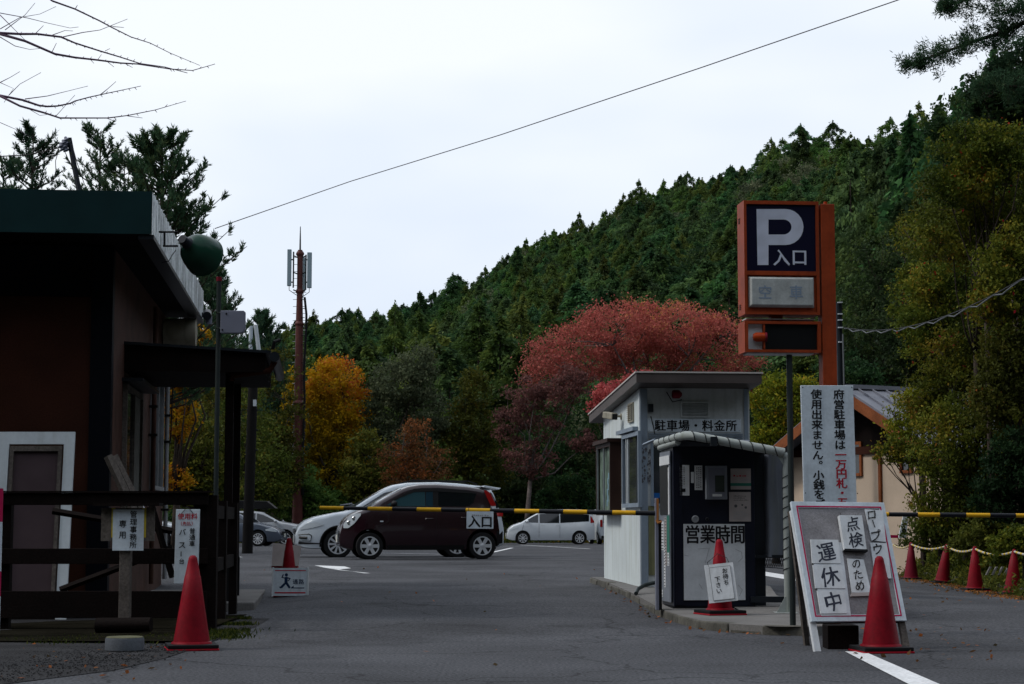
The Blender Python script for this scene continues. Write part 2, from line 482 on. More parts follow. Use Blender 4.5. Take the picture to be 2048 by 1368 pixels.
def patch(poly, dz, m, name, kind='structure', sub=6, label=None):
    """a flat marking: poly of (x, y) quads laid on the ground; poly is a list of quads"""
    mb = MB()
    for q in poly:
        a, b, c, d = [Vector((*p, 0)) for p in q]
        vs = []
        for j in range(sub + 1):
            t = j / sub
            l = a.lerp(d, t); r = b.lerp(c, t)
            for p in (l, r): vs.append((p.x, p.y, gz(p.x, p.y) + dz))
        mb.add(vs, [(2*j, 2*j+1, 2*j+3, 2*j+2) for j in range(sub)])
    o = mb.build(name, m, kind=kind)
    if label: o['label'] = label
    return o
def gnd(u, v, z=0):
    """where the line of sight through (u, v) meets the ground"""
    Y = 15.0
    for _ in range(30):
        p = at(u, v, Y); g = gz(p.x, Y) + z
        Y = Y * (HC - g) / max(1e-3, HC - p.z) if p.z < HC else Y
        Y = min(Y, 200)
    return at(u, v, Y)
def gp(u, v, z=0):
    p = gnd(u, v, z); return (p.x, p.y)
# white edge line, bottom right
patch([[gp(1690, 1304), gp(1728, 1304), gp(1880, 1370), gp(1818, 1370)], [gp(1818, 1370), gp(1880, 1370), gp(2110, 1470), gp(2000, 1470)]], .005, M['linepaint'], 'white_edge_line', sub=4)
# arrow painted in the drive
patch([[gp(629, 1132), gp(672, 1140), gp(742, 1147), gp(728, 1147)], [gp(629, 1131), gp(690, 1133.5), gp(702, 1137), gp(672, 1140)]], .005, M['linepaint'], 'road_arrow', sub=2)
# line on the right lane behind the machine
patch([[gp(1525, 1143), gp(1530, 1152), gp(1612, 1166), gp(1612, 1157)]], .005, M['linepaint'], 'lane_line', sub=3)
mbq = []
for (a, b) in (((975, 1107), (1024, 1096)), ((1040, 1090), (1180, 1098)), ((740, 1106), (960, 1110)), ((440, 1108), (480, 1115)), ((1000, 1093), (1160, 1093))):
    p, q = Vector(gp(*a)), Vector(gp(*b)); d = (q - p).normalized(); n = Vector((-d.y, d.x)) * (.07)
    mbq.append([tuple(p - n), tuple(p + n), tuple(q + n), tuple(q - n)])
patch(mbq, .006, M['linepaint'], 'parking_bay_lines', sub=6)

# gravel verge, bottom left, a thin sheet over the asphalt
edge = [(-9, 8.0), (-3.0, 11.2), (-2.55, 12.3), (-2.42, 13.4), (-2.38, 14.6), (-2.36, 16), (-2.3, 17.2), (-2.35, 18.6)]
mb = MB(); vs = []
for i, (x, y) in enumerate(edge):
    vs += [(x, y, gz(x, y) + .004), (x * .5 - 3.2, y + .3, gz(x, y) + .02), (-12, y + 2, .05)]
mb.add(vs, [(3*i+k, 3*i+3+k, 3*i+4+k, 3*i+1+k) for i in range(len(edge)-1) for k in (0, 1)])
mb.build('gravel_verge', M['gravel'], kind='structure')
xs_ = [-14, -9, -6, -4, -3.2, -2.62]
vs = [(x, y, gz(x, y) + .03 + .012 * noise.noise(Vector((x * 2, y * 2, 1)))) for y in (14.9, 15.3, 16, 16.6, 17.2, 17.8, 18.2, 18.6, 19) for x in xs_]
MB().add(vs, [(j*6+i, j*6+i+1, (j+1)*6+i+1, (j+1)*6+i) for j in range(8) for i in range(5)]).build('bare_soil', mat('dark_soil', (.012, .011, .008), .95, 0, .4, 2, .3, 40, 1, 40, spec=0), kind='structure', smooth=True)
rng = np.random.default_rng(5)
def blobs(name, pts, s0, s1, m, seed=0, flat=.6, label=None):
    r = np.random.default_rng(seed); vs = []; fs = []
    base = np.array([(1,0,0),(-1,0,0),(0,1,0),(0,-1,0),(0,0,1),(0,0,-1)], float)
    ff = [(0,2,4),(2,1,4),(1,3,4),(3,0,4),(2,0,5),(1,2,5),(3,1,5),(0,3,5)]
    for p in pts:
        s = r.uniform(s0, s1); b = base * s * r.uniform(.6, 1.3, (6, 1)); b[:, 2] *= flat
        a = r.uniform(0, PI); c, sn = math.cos(a), math.sin(a)
        b = b @ np.array([[c, sn, 0], [-sn, c, 0], [0, 0, 1]])
        n = len(vs); vs += (b + np.array(p)).tolist(); fs += [tuple(i + n for i in f) for f in ff]
    o = MB().add(vs, fs).build(name, m, kind='stuff')
    if label: o['label'] = label
    return o
pts = []
while len(pts) < 8000:
    x = rng.uniform(-5.2, -2.2); y = rng.uniform(11.2, 17)
    ex = np.interp(y, [e[1] for e in edge], [e[0] for e in edge]) + rng.normal(0, .05)
    if x < ex: pts.append((x, y, gz(x, y) + .012))
blobs('gravel_stones', pts, .004, .010, M['gravel'], 3, label='loose dark gravel along the left edge of the road')

# kerb island
ISL = [(2.46, 15.95), (2.1, 16.1), (1.86, 16.42), (1.66, 16.9), (1.55, 17.8), (1.48, 18.8), (1.40, 20.2), (1.34, 21.6), (1.22, 24), (1.08, 26.2), (3.0, 26.5), (3.1, 23), (2.9, 21), (2.86, 18), (2.84, 16.2)]
IZ = .075
def iz(x, y): return gz(2.0, y) + IZ
c = Vector((2.2, 21, 0))
mb = MB()
K = len(ISL)
top = [(x, y, iz(x, y)) for x, y in ISL]; bot = [(x, y, gz(x, y) - .1) for x, y in ISL]
cx = [(2.2, y, iz(2.2, y)) for x, y in ISL]
mb.add(top + cx, [(i, (i+1) % K, K + (i+1) % K, K + i) for i in range(K)])
mb.add(top + bot, [(i, i + K, (i+1) % K + K, (i+1) % K) for i in range(K)])
isl = mb.build('concrete_island', M['concrete'], kind='structure')
rs = random.Random(2)
for i in range(9):
    a = Vector(ISL[i]); b = Vector(ISL[i + 1]); L_ = (b - a).length; n = max(1, round(L_ / .42)); d = (b - a).normalized(); q = Vector((-d.y, d.x))
    if q.x > 0 and i > 1: q = -q
    for k in range(n):
        p0 = a + d * (L_ * k / n + .006); p1 = a + d * (L_ * (k + 1) / n - .006)
        o_ = q * (.02 + rs.uniform(-.014, .014)); inn = q * -.10
        P = [p0 + o_, p1 + o_, p1 + inn, p0 + inn]; zt = iz(a.x, a.y) + rs.uniform(-.006, .004)
        mb = MB().hull8([(p.x, p.y, gz(p.x, p.y) - .06) for p in P] + [(p.x + (0 if j > 1 else -q.x * .012), p.y + (0 if j > 1 else -q.y * .012), zt) for j, p in enumerate(P)])
        mb.build('kerb_stone', M['kerb'], isl, bevel=.012)

# ------------------------------------------------------------------ office building on the left
BR = math.atan(.0995 / .995)
BW = Vector((X(215, 19.0), 19.0, 0))
bld = thing('office_building', 'dark brown wooden office with green roof fascia at the left edge', 'building', (BW.x, BW.y, 0), BR)
def bx(name, a, b, m, parent=bld, **k): return MB().box(a, b).build(name, m, parent, local=True, **k)
bx('wall', (-9, 0, 0), (-.2, .15, 3.72), M['redwood'], label='red brown front wall')
for i in range(60):
    x1 = -.2 - i * .145
    break
    bx('cladding_board', (x1 - .141, -.022, .02), (x1 - .003, -.001, 3.70), M['redwood'])
bx('wall', (-.15, .15, 0), (0, 6.6, 3.72), M['brownwall'], label='brown side wall')
bx('wall', (-9, 6.45, 0), (-.15, 6.6, 3.72), M['redwood'])
bx('corner_post', (-.2, -.03, 0), (.012, .149, 3.71), M['navypost'])
bx('eave_shade_strip', (-9, -.09, 3.2), (-.21, -.023, 3.71), M['navypost'])  # dark strip painting in the shade under the eave, no real beam
for (y0, y1, z0, z1, nm) in ((1.2, 3.05, .95, 2.42, 0), (4.5, 6.0, 1.35, 2.78, 1)):
    f = MB()
    f.box((.001, y0, z0), (.05, y0 + .06, z1)); f.box((.001, y1 - .06, z0), (.05, y1, z1)); f.box((.001, y0 + .06, z1 - .06), (.05, y1 - .06, z1)); f.box((-.001 + .002, y0 + .06, z0), (.07, y1 - .06, z0 + .05))
    f.box((.001, (y0 + y1) / 2 - .02, z0 + .05), (.045, (y0 + y1) / 2 + .02, z1 - .06))
    fo = f.build('window', M['steel'] if nm else M['oldwood'], bld, local=True)
    MB().box((.002, y0 + .06, z0 + .05), (.02, (y0 + y1) / 2 - .02, z1 - .06)).build('pane', M['glass'], fo, local=True)
    MB().box((.002, (y0 + y1) / 2 + .02, z0 + .05), (.022, y1 - .06, z1 - .06)).build('pane', M['curtain'] if not nm else M['glass'], fo, local=True)
    MB().box((.001, y0 - .1, z1 + .02), (.22, y1 + .1, z1 + .055)).build('window_hood', M['darksteel'], fo, local=True)
# roof slab, soffit, fascias
E0, E1, XO = -1.0, 6.85, .47
bx('soffit', (-9.5, E0 + .03, 3.73), (XO - .03, E1, 3.76), M['soffit'])
rf = MB(); rf.hull8([(-9.5, E0 + .03, 3.765), (XO - .03, E0 + .03, 3.765), (XO - .03, E1, 3.765), (-9.5, E1, 3.765), (-9.5, E0 + .03, 4.09), (XO - .03, E0 + .03, 4.09), (XO - .03, E1, 4.05), (-9.5, E1, 4.05)])
rfo = rf.build('roof', M['greenfascia'], bld, local=True)
bx('fascia', (-9.5, E0, 3.70), (XO, E0 + .025, 4.115), M['greenfascia'], label='dark green front fascia')
# corrugated side fascia, curved lower edge
n = 58
for i in range(n):
    y0 = E0 + .03 + (E1 - E0 - .03) * i / n; y1 = E0 + .03 + (E1 - E0 - .03) * (i + 1) / n
    r = .012 if i % 2 else .0
    MB().hull8([(XO - .025 + r, y0 + .003, 3.70), (XO + r, y0 + .003, 3.70), (XO + r, y1 - .001, 3.70), (XO - .025 + r, y1 - .001, 3.70), (XO - .025 + r, y0 + .003, 4.105), (XO + r, y0 + .003, 4.105), (XO + r, y1 - .001, 4.105), (XO - .025 + r, y1 - .001, 4.105)]).build('fascia_sheet', M['corrug'], bld, local=True)
bx('eave_trim', (XO - .13, E0 + .03, 3.655), (XO + .02, E1, 3.698), M['darksteel'])
# rolled awning at the far end of the eave
MB().lathe([(.02, 0), (.19, .02), (.2, .3), (.2, .44), (.0, .46)], 20, Matrix.Translation((.0, 6.1, 3.45)) @ Matrix.Rotation(R(90), 4, 'Y')).build('awning_roll', M['cream'], bld, local=True, smooth='auto')
for y in (4.35, 6.35):
    MB().tube([(.06, y, .2), (.06, y, 3.6)], .03, 10).build('drainpipe', M['steel'] if y > 5 else M['brownwall'], bld, local=True, smooth='auto')
    for z in (1.1, 2.0, 2.35): MB().box((0.0, y - .045, z), (.105, y + .045, z + .03)).build('pipe_clamp', M['black'], bld, local=True)
MB().tube([(.09, 6.5, 3.6), (.12, 6.52, 3.0), (.1, 6.45, 2.0)], .01, 6).build('cable', M['black'], bld, local=True)
bx('meter_box', (.0, 5.2, 2.85), (.12, 5.45, 3.2), M['black'])
# porch canopy over the side door
cn = MB(); cn.hull8([(0, 1.3, 2.56), (1.5, 1.3, 2.56), (1.5, 3.7, 2.56), (0, 3.7, 2.56), (0, 1.3, 2.84), (1.5, 1.3, 2.755), (1.5, 3.7, 2.755), (0, 3.7, 2.84)])
can = cn.build('porch_canopy', M['darkwood'], bld, local=True)
MB().hull8([(-.0, 1.24, 2.845), (1.56, 1.24, 2.76), (1.56, 3.76, 2.76), (0, 3.76, 2.845), (0, 1.24, 2.875), (1.56, 1.24, 2.79), (1.56, 3.76, 2.79), (0, 3.76, 2.875)]).build('roof_sheet', M['darksteel'], can, local=True)
MB().tube([(1.60, 1.2, 2.72), (1.60, 3.8, 2.70)], .055, 10).build('gutter', M['darksteel'], can, local=True, smooth='auto')
MB().tube([(1.6, 1.3, 2.68), (1.55, 1.32, 2.58), (1.14, 1.4, 2.53), (1.14, 1.42, 2.48)], .035, 10).build('gutter_pipe', M['redwood'], can, local=True, smooth='auto')
MB().tube([(1.58, 1.2, 2.80), (1.60, 1.18, 2.88), (1.66, 1.2, 2.90)], .02, 8).build('gutter_bracket', M['black'], can, local=True)
for (x, y) in ((1.11, 1.6), (1.12, 3.2)):
    MB().box((x - .045, y - .045, .1), (x + .045, y + .045, 2.56)).build('porch_post', M['darkwood'], bld, local=True, bevel=.006)
    MB().box((x - .055, y - .055, .1), (x + .055, y + .055, .55)).build('post_sleeve', M['black'], bld, local=True)
bx('porch_slab', (-.0, 1.25, -.05), (1.42, 5.2, .10), M['concrete'], bevel=.015)
# floodlight, camera on the fascia
cl = thing('security_camera', 'small dark camera on the far end of the corrugated fascia', 'camera', at(400, 628, 25.6))
q = at(412, 629, 25.6)
MB().tube([at(396, 629, 25.6), at(410, 630, 25.6)], .035, 8).build('arm', M['darksteel'], cl)
MB().tube([q + Vector((0, .1, .03)), q + Vector((.03, -.1, -.03))], .06, 12).build('body', M['darksteel'], cl, smooth='auto')
MB().tube([q + Vector((.04, 0, -.02)), q + Vector((.04, 0, -.13))], .045, 10).build('lens', M['boxgrey'], cl, smooth='auto')

# green bell lamp
lp = at(392, 500, 18.3)
lamp = thing('bell_floodlight', 'large dark green bell shaped floodlight on a bracket beside the roof', 'floodlight', lp)
ax = Vector((.30, -.50, -.34)).normalized()
ax = Vector((.34, .86, -.26)).normalized()
Mx = Matrix.Translation(lp + Vector((.0, 0, .0))) @ ax.to_track_quat('Z', 'Y').to_matrix().to_4x4()
prof = [(.02, -.20), (.045, -.19), (.05, -.15), (.075, -.12), (.12, -.085), (.158, -.03), (.18, .04), (.197, .12), (.2, .17), (.205, .175)]
MB().lathe(prof, 40, Mx, cap=False).build('shade', M['domegreen'], lamp, smooth=True)
MB().lathe([(.2, .172), (.15, .165), (.0, .16)], 40, Mx, cap=False).build('glass', M['glass'], lamp)
MB().lathe([(.042, -.27), (.045, -.19), (.06, -.17)], 16, Mx).build('socket', M['darksteel'], lamp, smooth='auto')
a1, a2 = at(318, 464, 18.2), at(356, 464, 18.2); b1, b2 = at(326, 492, 18.2), at(356, 492, 18.2)
mb = MB(); mb.tube([a1, a2], .010, 8); mb.tube([b1, b2], .010, 8); mb.tube([at(329, 464, 18.2), at(329, 492, 18.2)], .010, 8)
mb.build('bracket', M['black'], lamp, smooth='auto')
MB().tube([at(352, 500, 18.2), at(343, 512, 18.2), at(338, 522, 18.2), at(324, 525, 18.3)], .004, 5).build('cable', M['black'], lamp)

# roof bracket with insulators
rb = at(157, 376, 20); rbt = at(138, 276, 20)
brk = thing('roof_mast', 'leaning black steel mast with insulators on the office roof', 'mast', (rb.x, rb.y, rb.z))
mb = MB(); d = rbt - rb
mb.tube([rb - d * .05, rbt], [.028, .028], 4); mo = mb.build('mast_post', M['darksteel'], brk)
for k in (.2, .42, .68, .93):
    p = rb + d * k; MB().tube([p + Vector((0, -.03, 0)), p + Vector((0, -.036, 0))], .012, 8).build('bolt', M['chrome'], mo)
for i, (u, v) in enumerate(((124, 294), (129, 288), (134, 282), (131, 296))):
    p = at(u, v, 20); MB().lathe([(.01, -.04), (.04, -.03), (.02, -.01), (.042, .01), (.02, .03), (.012, .05)], 12, Matrix.Translation(p) @ Matrix.Rotation(R(-25), 4, 'Y')).build('insulator', M['boxgrey'], brk, smooth='auto')
MB().tube([at(0, 313, 20), at(60, 309, 20), at(118, 296, 20)], .006, 5).build('service_wire', M['wire'], brk)
mb = MB(); mb.tube([at(118, 298, 20), at(111, 322, 20), at(112, 350, 20)], .004, 4); mb.tube([at(128, 300, 20), at(142, 330, 20), at(158, 372, 20)], .004, 4); mb.tube([at(145, 292, 20), at(154, 325, 20), at(170, 372, 20)], .004, 4)
mb.build('slack_wire', M['wire'], brk)

# thin pole with grey box
pb = Vector((X(431, 17.4), 17.4, 0)); pt = at(440, 556, 17.4)
pole = thing('junction_pole', 'thin dark pole with red cap and grey box beside the fence', 'pole', pb)
MB().tube([(pb.x, pb.y, -.02), (pb.x, pb.y, pt.z - .03)], .022, 14).build('shaft', M['polegreen'], pole, smooth='auto')
MB().tube([(pb.x, pb.y, pt.z - .03), (pb.x, pb.y, pt.z + .01)], .026, 14).build('cap', M['conedark'], pole, smooth='auto')
z0, z1 = Z(667, 17.4), Z(622, 17.4)
w = .222; x0 = pb.x + .024; rr = .035
poly = [(x0, 17.36, z0), (x0 + w - rr, 17.36, z0), (x0 + w - rr * .3, 17.36, z0 + rr * .3), (x0 + w, 17.36, z0 + rr), (x0 + w, 17.36, z1 - .01), (x0 + w - .01, 17.36, z1), (x0, 17.36, z1)]
bo = MB().prism(poly, (0, .08, 0)).build('grey_box', M['boxgrey'], pole, bevel=.006)
for (a, b) in ((.055, z1 - .03), (.02, z0 + .03)): MB().tube([(x0 + a, 17.35, b), (x0 + a, 17.362, b)], .008, 8).build('screw', M['black'], bo)
for zz in (z1 - .02, z0 + .045): MB().tube([(pb.x, pb.y, zz), (pb.x, pb.y, zz + .008)], .027, 12).build('hose_clamp', M['chrome'], pole)

# ------------------------------------------------------------------ fence, signs, debris on the left
FY = 16.6
fence = thing('wooden_fence', 'low dark wooden rail fence in front of the office', 'fence', (X(200, FY), FY, 0))
xl, xr = -6.4, X(416, FY)
for (z0, z1, y0, y1) in ((Z(1010, FY), Z(986, FY), FY - .03, FY + .03), (Z(1128, FY), Z(1097, FY), FY - .02, FY + .02), (Z(1236, FY), Z(1182, FY), FY - .02, FY + .02)):
    MB().box((xl, y0, z0), (xr, y1, z1)).build('rail', M['darkwood'], fence, bevel=.004)
MB().box((xl, FY - .06, Z(986, FY) + .002), (xr + .04, FY + .07, Z(982, FY))).build('cap_rail', M['darkwood'], fence)
for u in (8, 398, 421, -300):
    x = X(u, FY); MB().box((x - .05, FY + .032, -.03), (x + .05, FY + .13, Z(990, FY))).build('fence_post', M['darkwood'], fence, bevel=.004)
# return run going back towards the porch
for (z0, z1) in ((.98, 1.1), (.5, .62)):
    MB().hull8([(xr - .02, FY + .14, z0), (xr + .02, FY + .14, z0), (xr - .22, 19.7, z0), (xr - .26, 19.7, z0), (xr - .02, FY + .14, z1), (xr + .02, FY + .14, z1), (xr - .22, 19.7, z1), (xr - .26, 19.7, z1)]).build('rail', M['darkwood'], fence)
for y in (18.2, 19.7):
    x = xr - .12 * (y - FY) / 1.6; MB().box((x - .04, y, 0), (x + .04, y + .08, 1.15)).build('fence_post', M['darkwood'], fence)
# a pair of oblique rails leaning behind the fence
for i, (a, b) in enumerate((((105, 1022), (345, 1062)), ((120, 1180), (345, 1095)), ((300, 1000), (345, 1155)))):
    p, q = at(a[0], a[1], FY + .4), at(b[0], b[1], FY + .5)
    o = MB().tube([p, q], .03, 4).build('leaning_rail', M['darkwood'], fence)
xg = X(-2, 16)
mk = thing('red_white_marker', 'red and white marker post cut by the left edge of the photo', 'post', (X(-14, 15.5), 15.5, 0))
for i, (z0, z1, m) in enumerate(((0, .35, 'signwhite'), (.35, .55, 'crimson'), (.55, .95, 'signwhite'), (.95, 1.22, 'crimson'))):
    MB().lathe([(.075, z0 + .001), (.075, z1)], 20, Matrix.Translation((X(-14, 15.5), 15.5, 0))).build('band', M[m], mk, smooth='auto')

# office sign on a post
sy = 16.15
sp = thing('office_sign', 'white board with office lettering on a grey wooden post', 'sign', (X(251, sy), sy, 0))
MB().box((X(240, sy), sy, .05), (X(262, sy), sy + .09, Z(1018, sy))).build('post', M['oldwood'], sp, bevel=.006)
yb = MB().box((X(203, sy), sy - .015, Z(1082, sy)), (X(310, sy), sy - .002, Z(1016, sy))).build('backing_board', M['oldwood'], sp)
for (a, b) in ((224, 231), (285, 293)): MB().box((X(a, sy), sy - .020, Z(1075, sy)), (X(b, sy), sy - .016, Z(1016, sy))).build('yellow_strip', M['yellowboard'], sp)
MB().box((X(190, sy), sy - .1, Z(1012, sy)), (X(322, sy), sy + .1, Z(1006, sy))).build('little_roof', M['darkwood'], sp)
fr = Fr((X(227, sy), sy - .024, Z(1101, sy)), (1, 0, 0), (0, 0, 1))
mb = MB(); fr.box(mb, 0, .262, 0, .345, -.004, .004); mb.build('board', M['signwhite'], sp)
text(fr, column('管理事務所', .175, .305, .064, .062) + column('専', .085, .225, .09, .066) + column('用', .085, .132, .09, .066), M['ink'], sp, h=.006, off=.01)
lg = MB().tube([(X(198, 16.0), 16.0, .09), (X(308, 16.0), 15.95, .10)], [.065, .06], 14).build('timber_log', M['darkwood'], smooth='auto', origin=(X(250, 16), 16, 0))
tag(lg, 'dark round log lying at the foot of the office sign post', 'log')
dc = thing('stone_disc', 'round grey stone base lying on the gravel by the cone', 'stone base', (X(254, 14.1), 14.1, .005))
MB().lathe([(.13, .0), (.142, .01), (.142, .085), (.136, .1)], 32, Matrix.Translation((X(254, 14.1), 14.1, .005))).build('drum', M['stone'], dc, smooth='auto')
MB().lathe([(.136, .101), (.13, .106)], 32, Matrix.Translation((X(254, 14.1), 14.1, .005))).build('mossy_rim', M['moss'], dc)

# fee sign hanging on the fence
fy = 16.45
fs = thing('fee_sign', 'tall white parking fee board with red heading hung on the fence', 'sign', (X(374, fy), fy, Z(1167, fy)))
fr = Fr((X(350, fy), fy, Z(1167, fy)), (1, 0, 0), (.012, 0, 1))
mb = MB(); fr.box(mb, 0, .207, 0, .635, -.006, .006); mb.build('board', M['signwhite'], fs, bevel=.002)
text(fr, [('使', .045, .575, .056), ('用', .103, .575, .056), ('料', .160, .575, .056)], M['redink'], fs, h=.008, off=.014)
text(fr, [('（', .04, .513, .038), ('先', .078, .513, .038), ('払', .116, .513, .038), ('）', .155, .513, .038)], M['redink'], fs, h=.008, off=.012)
text(fr, [('普', .147, .450, .052), ('通', .147, .396, .052), ('車', .147, .342, .052), ('バ', .062, .440, .062), ('ス', .062, .330, .066), ('1', .055, .255, .06), ('台', .062, .19, .05), ('8', .155, .20, .07, R(90)), ('0', .155, .15, .07, R(90)), ('0', .155, .10, .07, R(90))], M['ink'], fs, h=.008, off=.012)
MB().tube([fr.p(.05, .60, .01), fr.p(.1, .66, .01), fr.p(.15, .60, .01)], .003, 5).build('hanging_wire', M['wire'], fs)

# white door frame leaning on the front wall, boards, ladder
fy = 18.15
df = thing('propped_door_frame', 'white painted frame with a brown panel leaning behind the fence', 'frame', (X(68, fy), fy, 0))
xa, xb, zt = X(-16, fy), X(137, fy), Z(864, fy)
fr = Fr((xa, fy, .02), (1, 0, 0), (0, .12, 1))
W_, H_ = xb - xa, zt
for (a, b, c_, d_) in ((0, .10, 0, H_), (W_ - .10, W_, 0, H_), (.10, W_ - .10, H_ - .12, H_), (.10, W_ - .10, .0, .08)):
    mb = MB(); fr.box(mb, a, b, c_, d_, 0, .03); mb.build('frame_board', M['whitepaint'] if d_ > .1 else M['darkwood'], df)
for (a, b, c_, d_) in ((.115, .15, .1, H_ - .14), (W_ - .15, W_ - .115, .1, H_ - .14), (.15, W_ - .15, H_ - .19, H_ - .14)):
    mb = MB(); fr.box(mb, a, b, c_, d_, .005, .045); mb.build('inner_batten', M['oldwood'], df)
mb = MB(); fr.box(mb, .15, W_ - .15, .1, H_ - .19, -.005, .01); mb.build('panel', mat('plum_panel', (.065, .045, .05), .8, 0, .1, 4), df)
pl = thing('leaning_planks', 'weathered planks leaning against the brown office wall', 'planks', (X(240, 18.3), 18.3, .3))
for i, (a, b, w_) in enumerate((((216, 912), (262, 1010), .045), ((228, 912), (276, 1010), .04), ((246, 938), (284, 1010), .008))):
    p, q = at(a[0], a[1], 18.3 + i * .05), at(b[0], b[1], 18.3 + i * .05); q = p + (q - p) * 1.6
    MB().tube([p, q], w_, 4).build('plank', M['chrome'] if i == 2 else M['oldwood'], pl)
def pix(fr, u, v, h=0):
    """frame coordinates of the spot seen at (u, v)"""
    C = Vector((0, 0, HC)); d = at(u, v, 1.0) - C
    t = (fr.p(0, 0, h) - C).dot(fr.N) / d.dot(fr.N)
    q = C + d * t - fr.O
    return q.dot(fr.U), q.dot(fr.V)
def pbox(fr, u0, v0, u1, v1, h0, h1, m, name, parent, **k):
    """box in frame whose front shows between those pixels"""
    x0, y1 = pix(fr, u0, v0, h1); x1, y0 = pix(fr, u1, v1, h1)
    mb = MB(); fr.box(mb, x0, x1, y0, y1, h0, h1)
    return mb.build(name, m, parent, **k)
def pframe(fr, u0, v0, u1, v1, w, h0, h1, m, name, parent):
    x0, y1 = pix(fr, u0, v0, h1); x1, y0 = pix(fr, u1, v1, h1)
    mb = MB(); fr.box(mb, x0, x0 + w, y0, y1, h0, h1); fr.box(mb, x1 - w, x1, y0, y1, h0, h1); fr.box(mb, x0 + w, x1 - w, y1 - w, y1, h0, h1); fr.box(mb, x0 + w, x1 - w, y0, y0 + w, h0, h1)
    return mb.build(name, m, parent)
def ptext(fr, s, u0, v0, u1, v1, m, parent, h=.004, off=.014, vertical=False, sx=None):
    x0, y1 = pix(fr, u0, v0); x1, y0 = pix(fr, u1, v1); n = len(s)
    if vertical:
        st = (y1 - y0) / n; sz = st * 1.0
        return text(fr, column(s, (x0 + x1) / 2, y1 - st / 2, st, sz), m, parent, h, off, sx=sx or (x1 - x0) / sz / 1.0)
    st = (x1 - x0) / n; sz = (y1 - y0)
    return text(fr, [(c, x0 + st * (i + .5), (y0 + y1) / 2, sz) for i, c in enumerate(s)], m, parent, h, off, sx=sx or 1.0)
def scribble(fr, u0, v0, u1, v1, rows, m, parent, seed=0, vert=False, h=.0035):
    """small print too small to read: rows of short dark marks"""
    r = random.Random(seed); x0, y1 = pix(fr, u0, v0); x1, y0 = pix(fr, u1, v1); mb = MB()
    if vert:
        st = (x1 - x0) / rows
        for i in range(rows):
            y = y1
            while y > y0 + st * .5:
                l = st * r.uniform(.35, .7); q = st * r.uniform(.1, .25)
                fr.box(mb, x0 + st * i + q, x0 + st * (i + 1) - st * .2, y - l, y - l * .3, h - .001, h); y -= st * r.uniform(.8, 1.1)
    else:
        st = (y1 - y0) / rows
        for i in range(rows):
            x = x0 + r.uniform(0, .1) * (x1 - x0); xe = x1 - r.uniform(0, .3) * (x1 - x0)
            while x < xe:
                l = st * r.uniform(.3, .6); fr.box(mb, x, x + l, y0 + st * i + st * .25, y0 + st * i + st * r.uniform(.5, .75), h - .001, h); x += l + st * r.uniform(.15, .4)
    return mb.build('small_print', m, parent)

FWD = Vector((-.0995, .995, 0)); RGT = Vector((.995, .0995, 0)); UP = Vector((0, 0, 1))

# ------------------------------------------------------------------ toll booth
C0 = Vector((X(1282, 22.8), 22.8, iz(1.6, 22.8)))
bo = thing('toll_booth', 'small white parking toll booth with brown lean-to roof', 'booth', C0, BR)
bfr = Fr(C0, RGT, UP); blf = Fr(C0, -FWD, UP)
W, D = 1.335, 3.0
ztf = Z(766, 22.8) - C0.z; 
def rz_(y): return 2.555 - C0.z - .068 * (y)     # underside of the roof at local depth y
MB().hull8([(0, 0, 0), (W, 0, 0), (W, .06, 0), (0, .06, 0), (0, 0, rz_(0)), (W, 0, rz_(0)), (W, .06, rz_(.06)), (0, .06, rz_(.06))]).build('wall', M['boothshaded'], bo, local=True, label='front wall with shade in its colour')
MB().hull8([(0, .062, 0), (.06, .062, 0), (.06, D, 0), (0, D, 0), (0, .062, rz_(.06)), (.06, .062, rz_(.06)), (.06, D, rz_(D)), (0, D, rz_(D))]).build('wall', M['boothwhite'], bo, local=True, label='white side wall')
MB().hull8([(W - .06, .062, 0), (W, .062, 0), (W, D, 0), (W - .06, D, 0), (W - .06, .062, rz_(.06)), (W, .062, rz_(.06)), (W, D, rz_(D)), (W - .06, D, rz_(D))]).build('wall', M['boothwhite'], bo, local=True)
MB().hull8([(.06, D - .06, 0), (W - .06, D - .06, 0), (W - .06, D, 0), (.06, D, 0), (.06, D - .06, rz_(D)), (W - .06, D - .06, rz_(D)), (W - .06, D, rz_(D)), (.06, D, rz_(D))]).build('wall', M['boothwhite'], bo, local=True)
ro = MB(); OV = [(-.12, -.45), (W + .05, -.45), (W + .05, D + .55), (-.12, D + .55)]
ro.hull8([(x, y, rz_(y) + .003) for x, y in OV] + [(x, y, rz_(y) + .115) for x, y in OV])
roof = ro.build('roof', M['roofbrown'], bo, local=True)
OV2 = [(-.135, -.465), (W + .065, -.465), (W + .065, D + .56), (-.135, D + .56)]
MB().hull8([(x, y, rz_(y) + .117) for x, y in OV2] + [(x, y, rz_(y) + .135) for x, y in OV2]).build('roof_edge', M['roofedge'], roof, local=True)
pbox(bfr, 1281, 778, 1297, 1172, .0005, .02, M['bluegrey'], 'corner_trim', bo)
pbox(bfr, 1488, 778, 1500, 1172, .0005, .02, M['bluegrey'], 'corner_trim', bo)
mb = MB(); blf.box(mb, -.05, .0, 0, rz_(0) - .01, .001, .012); mb.build('corner_trim', M['whitepaint'], bo)
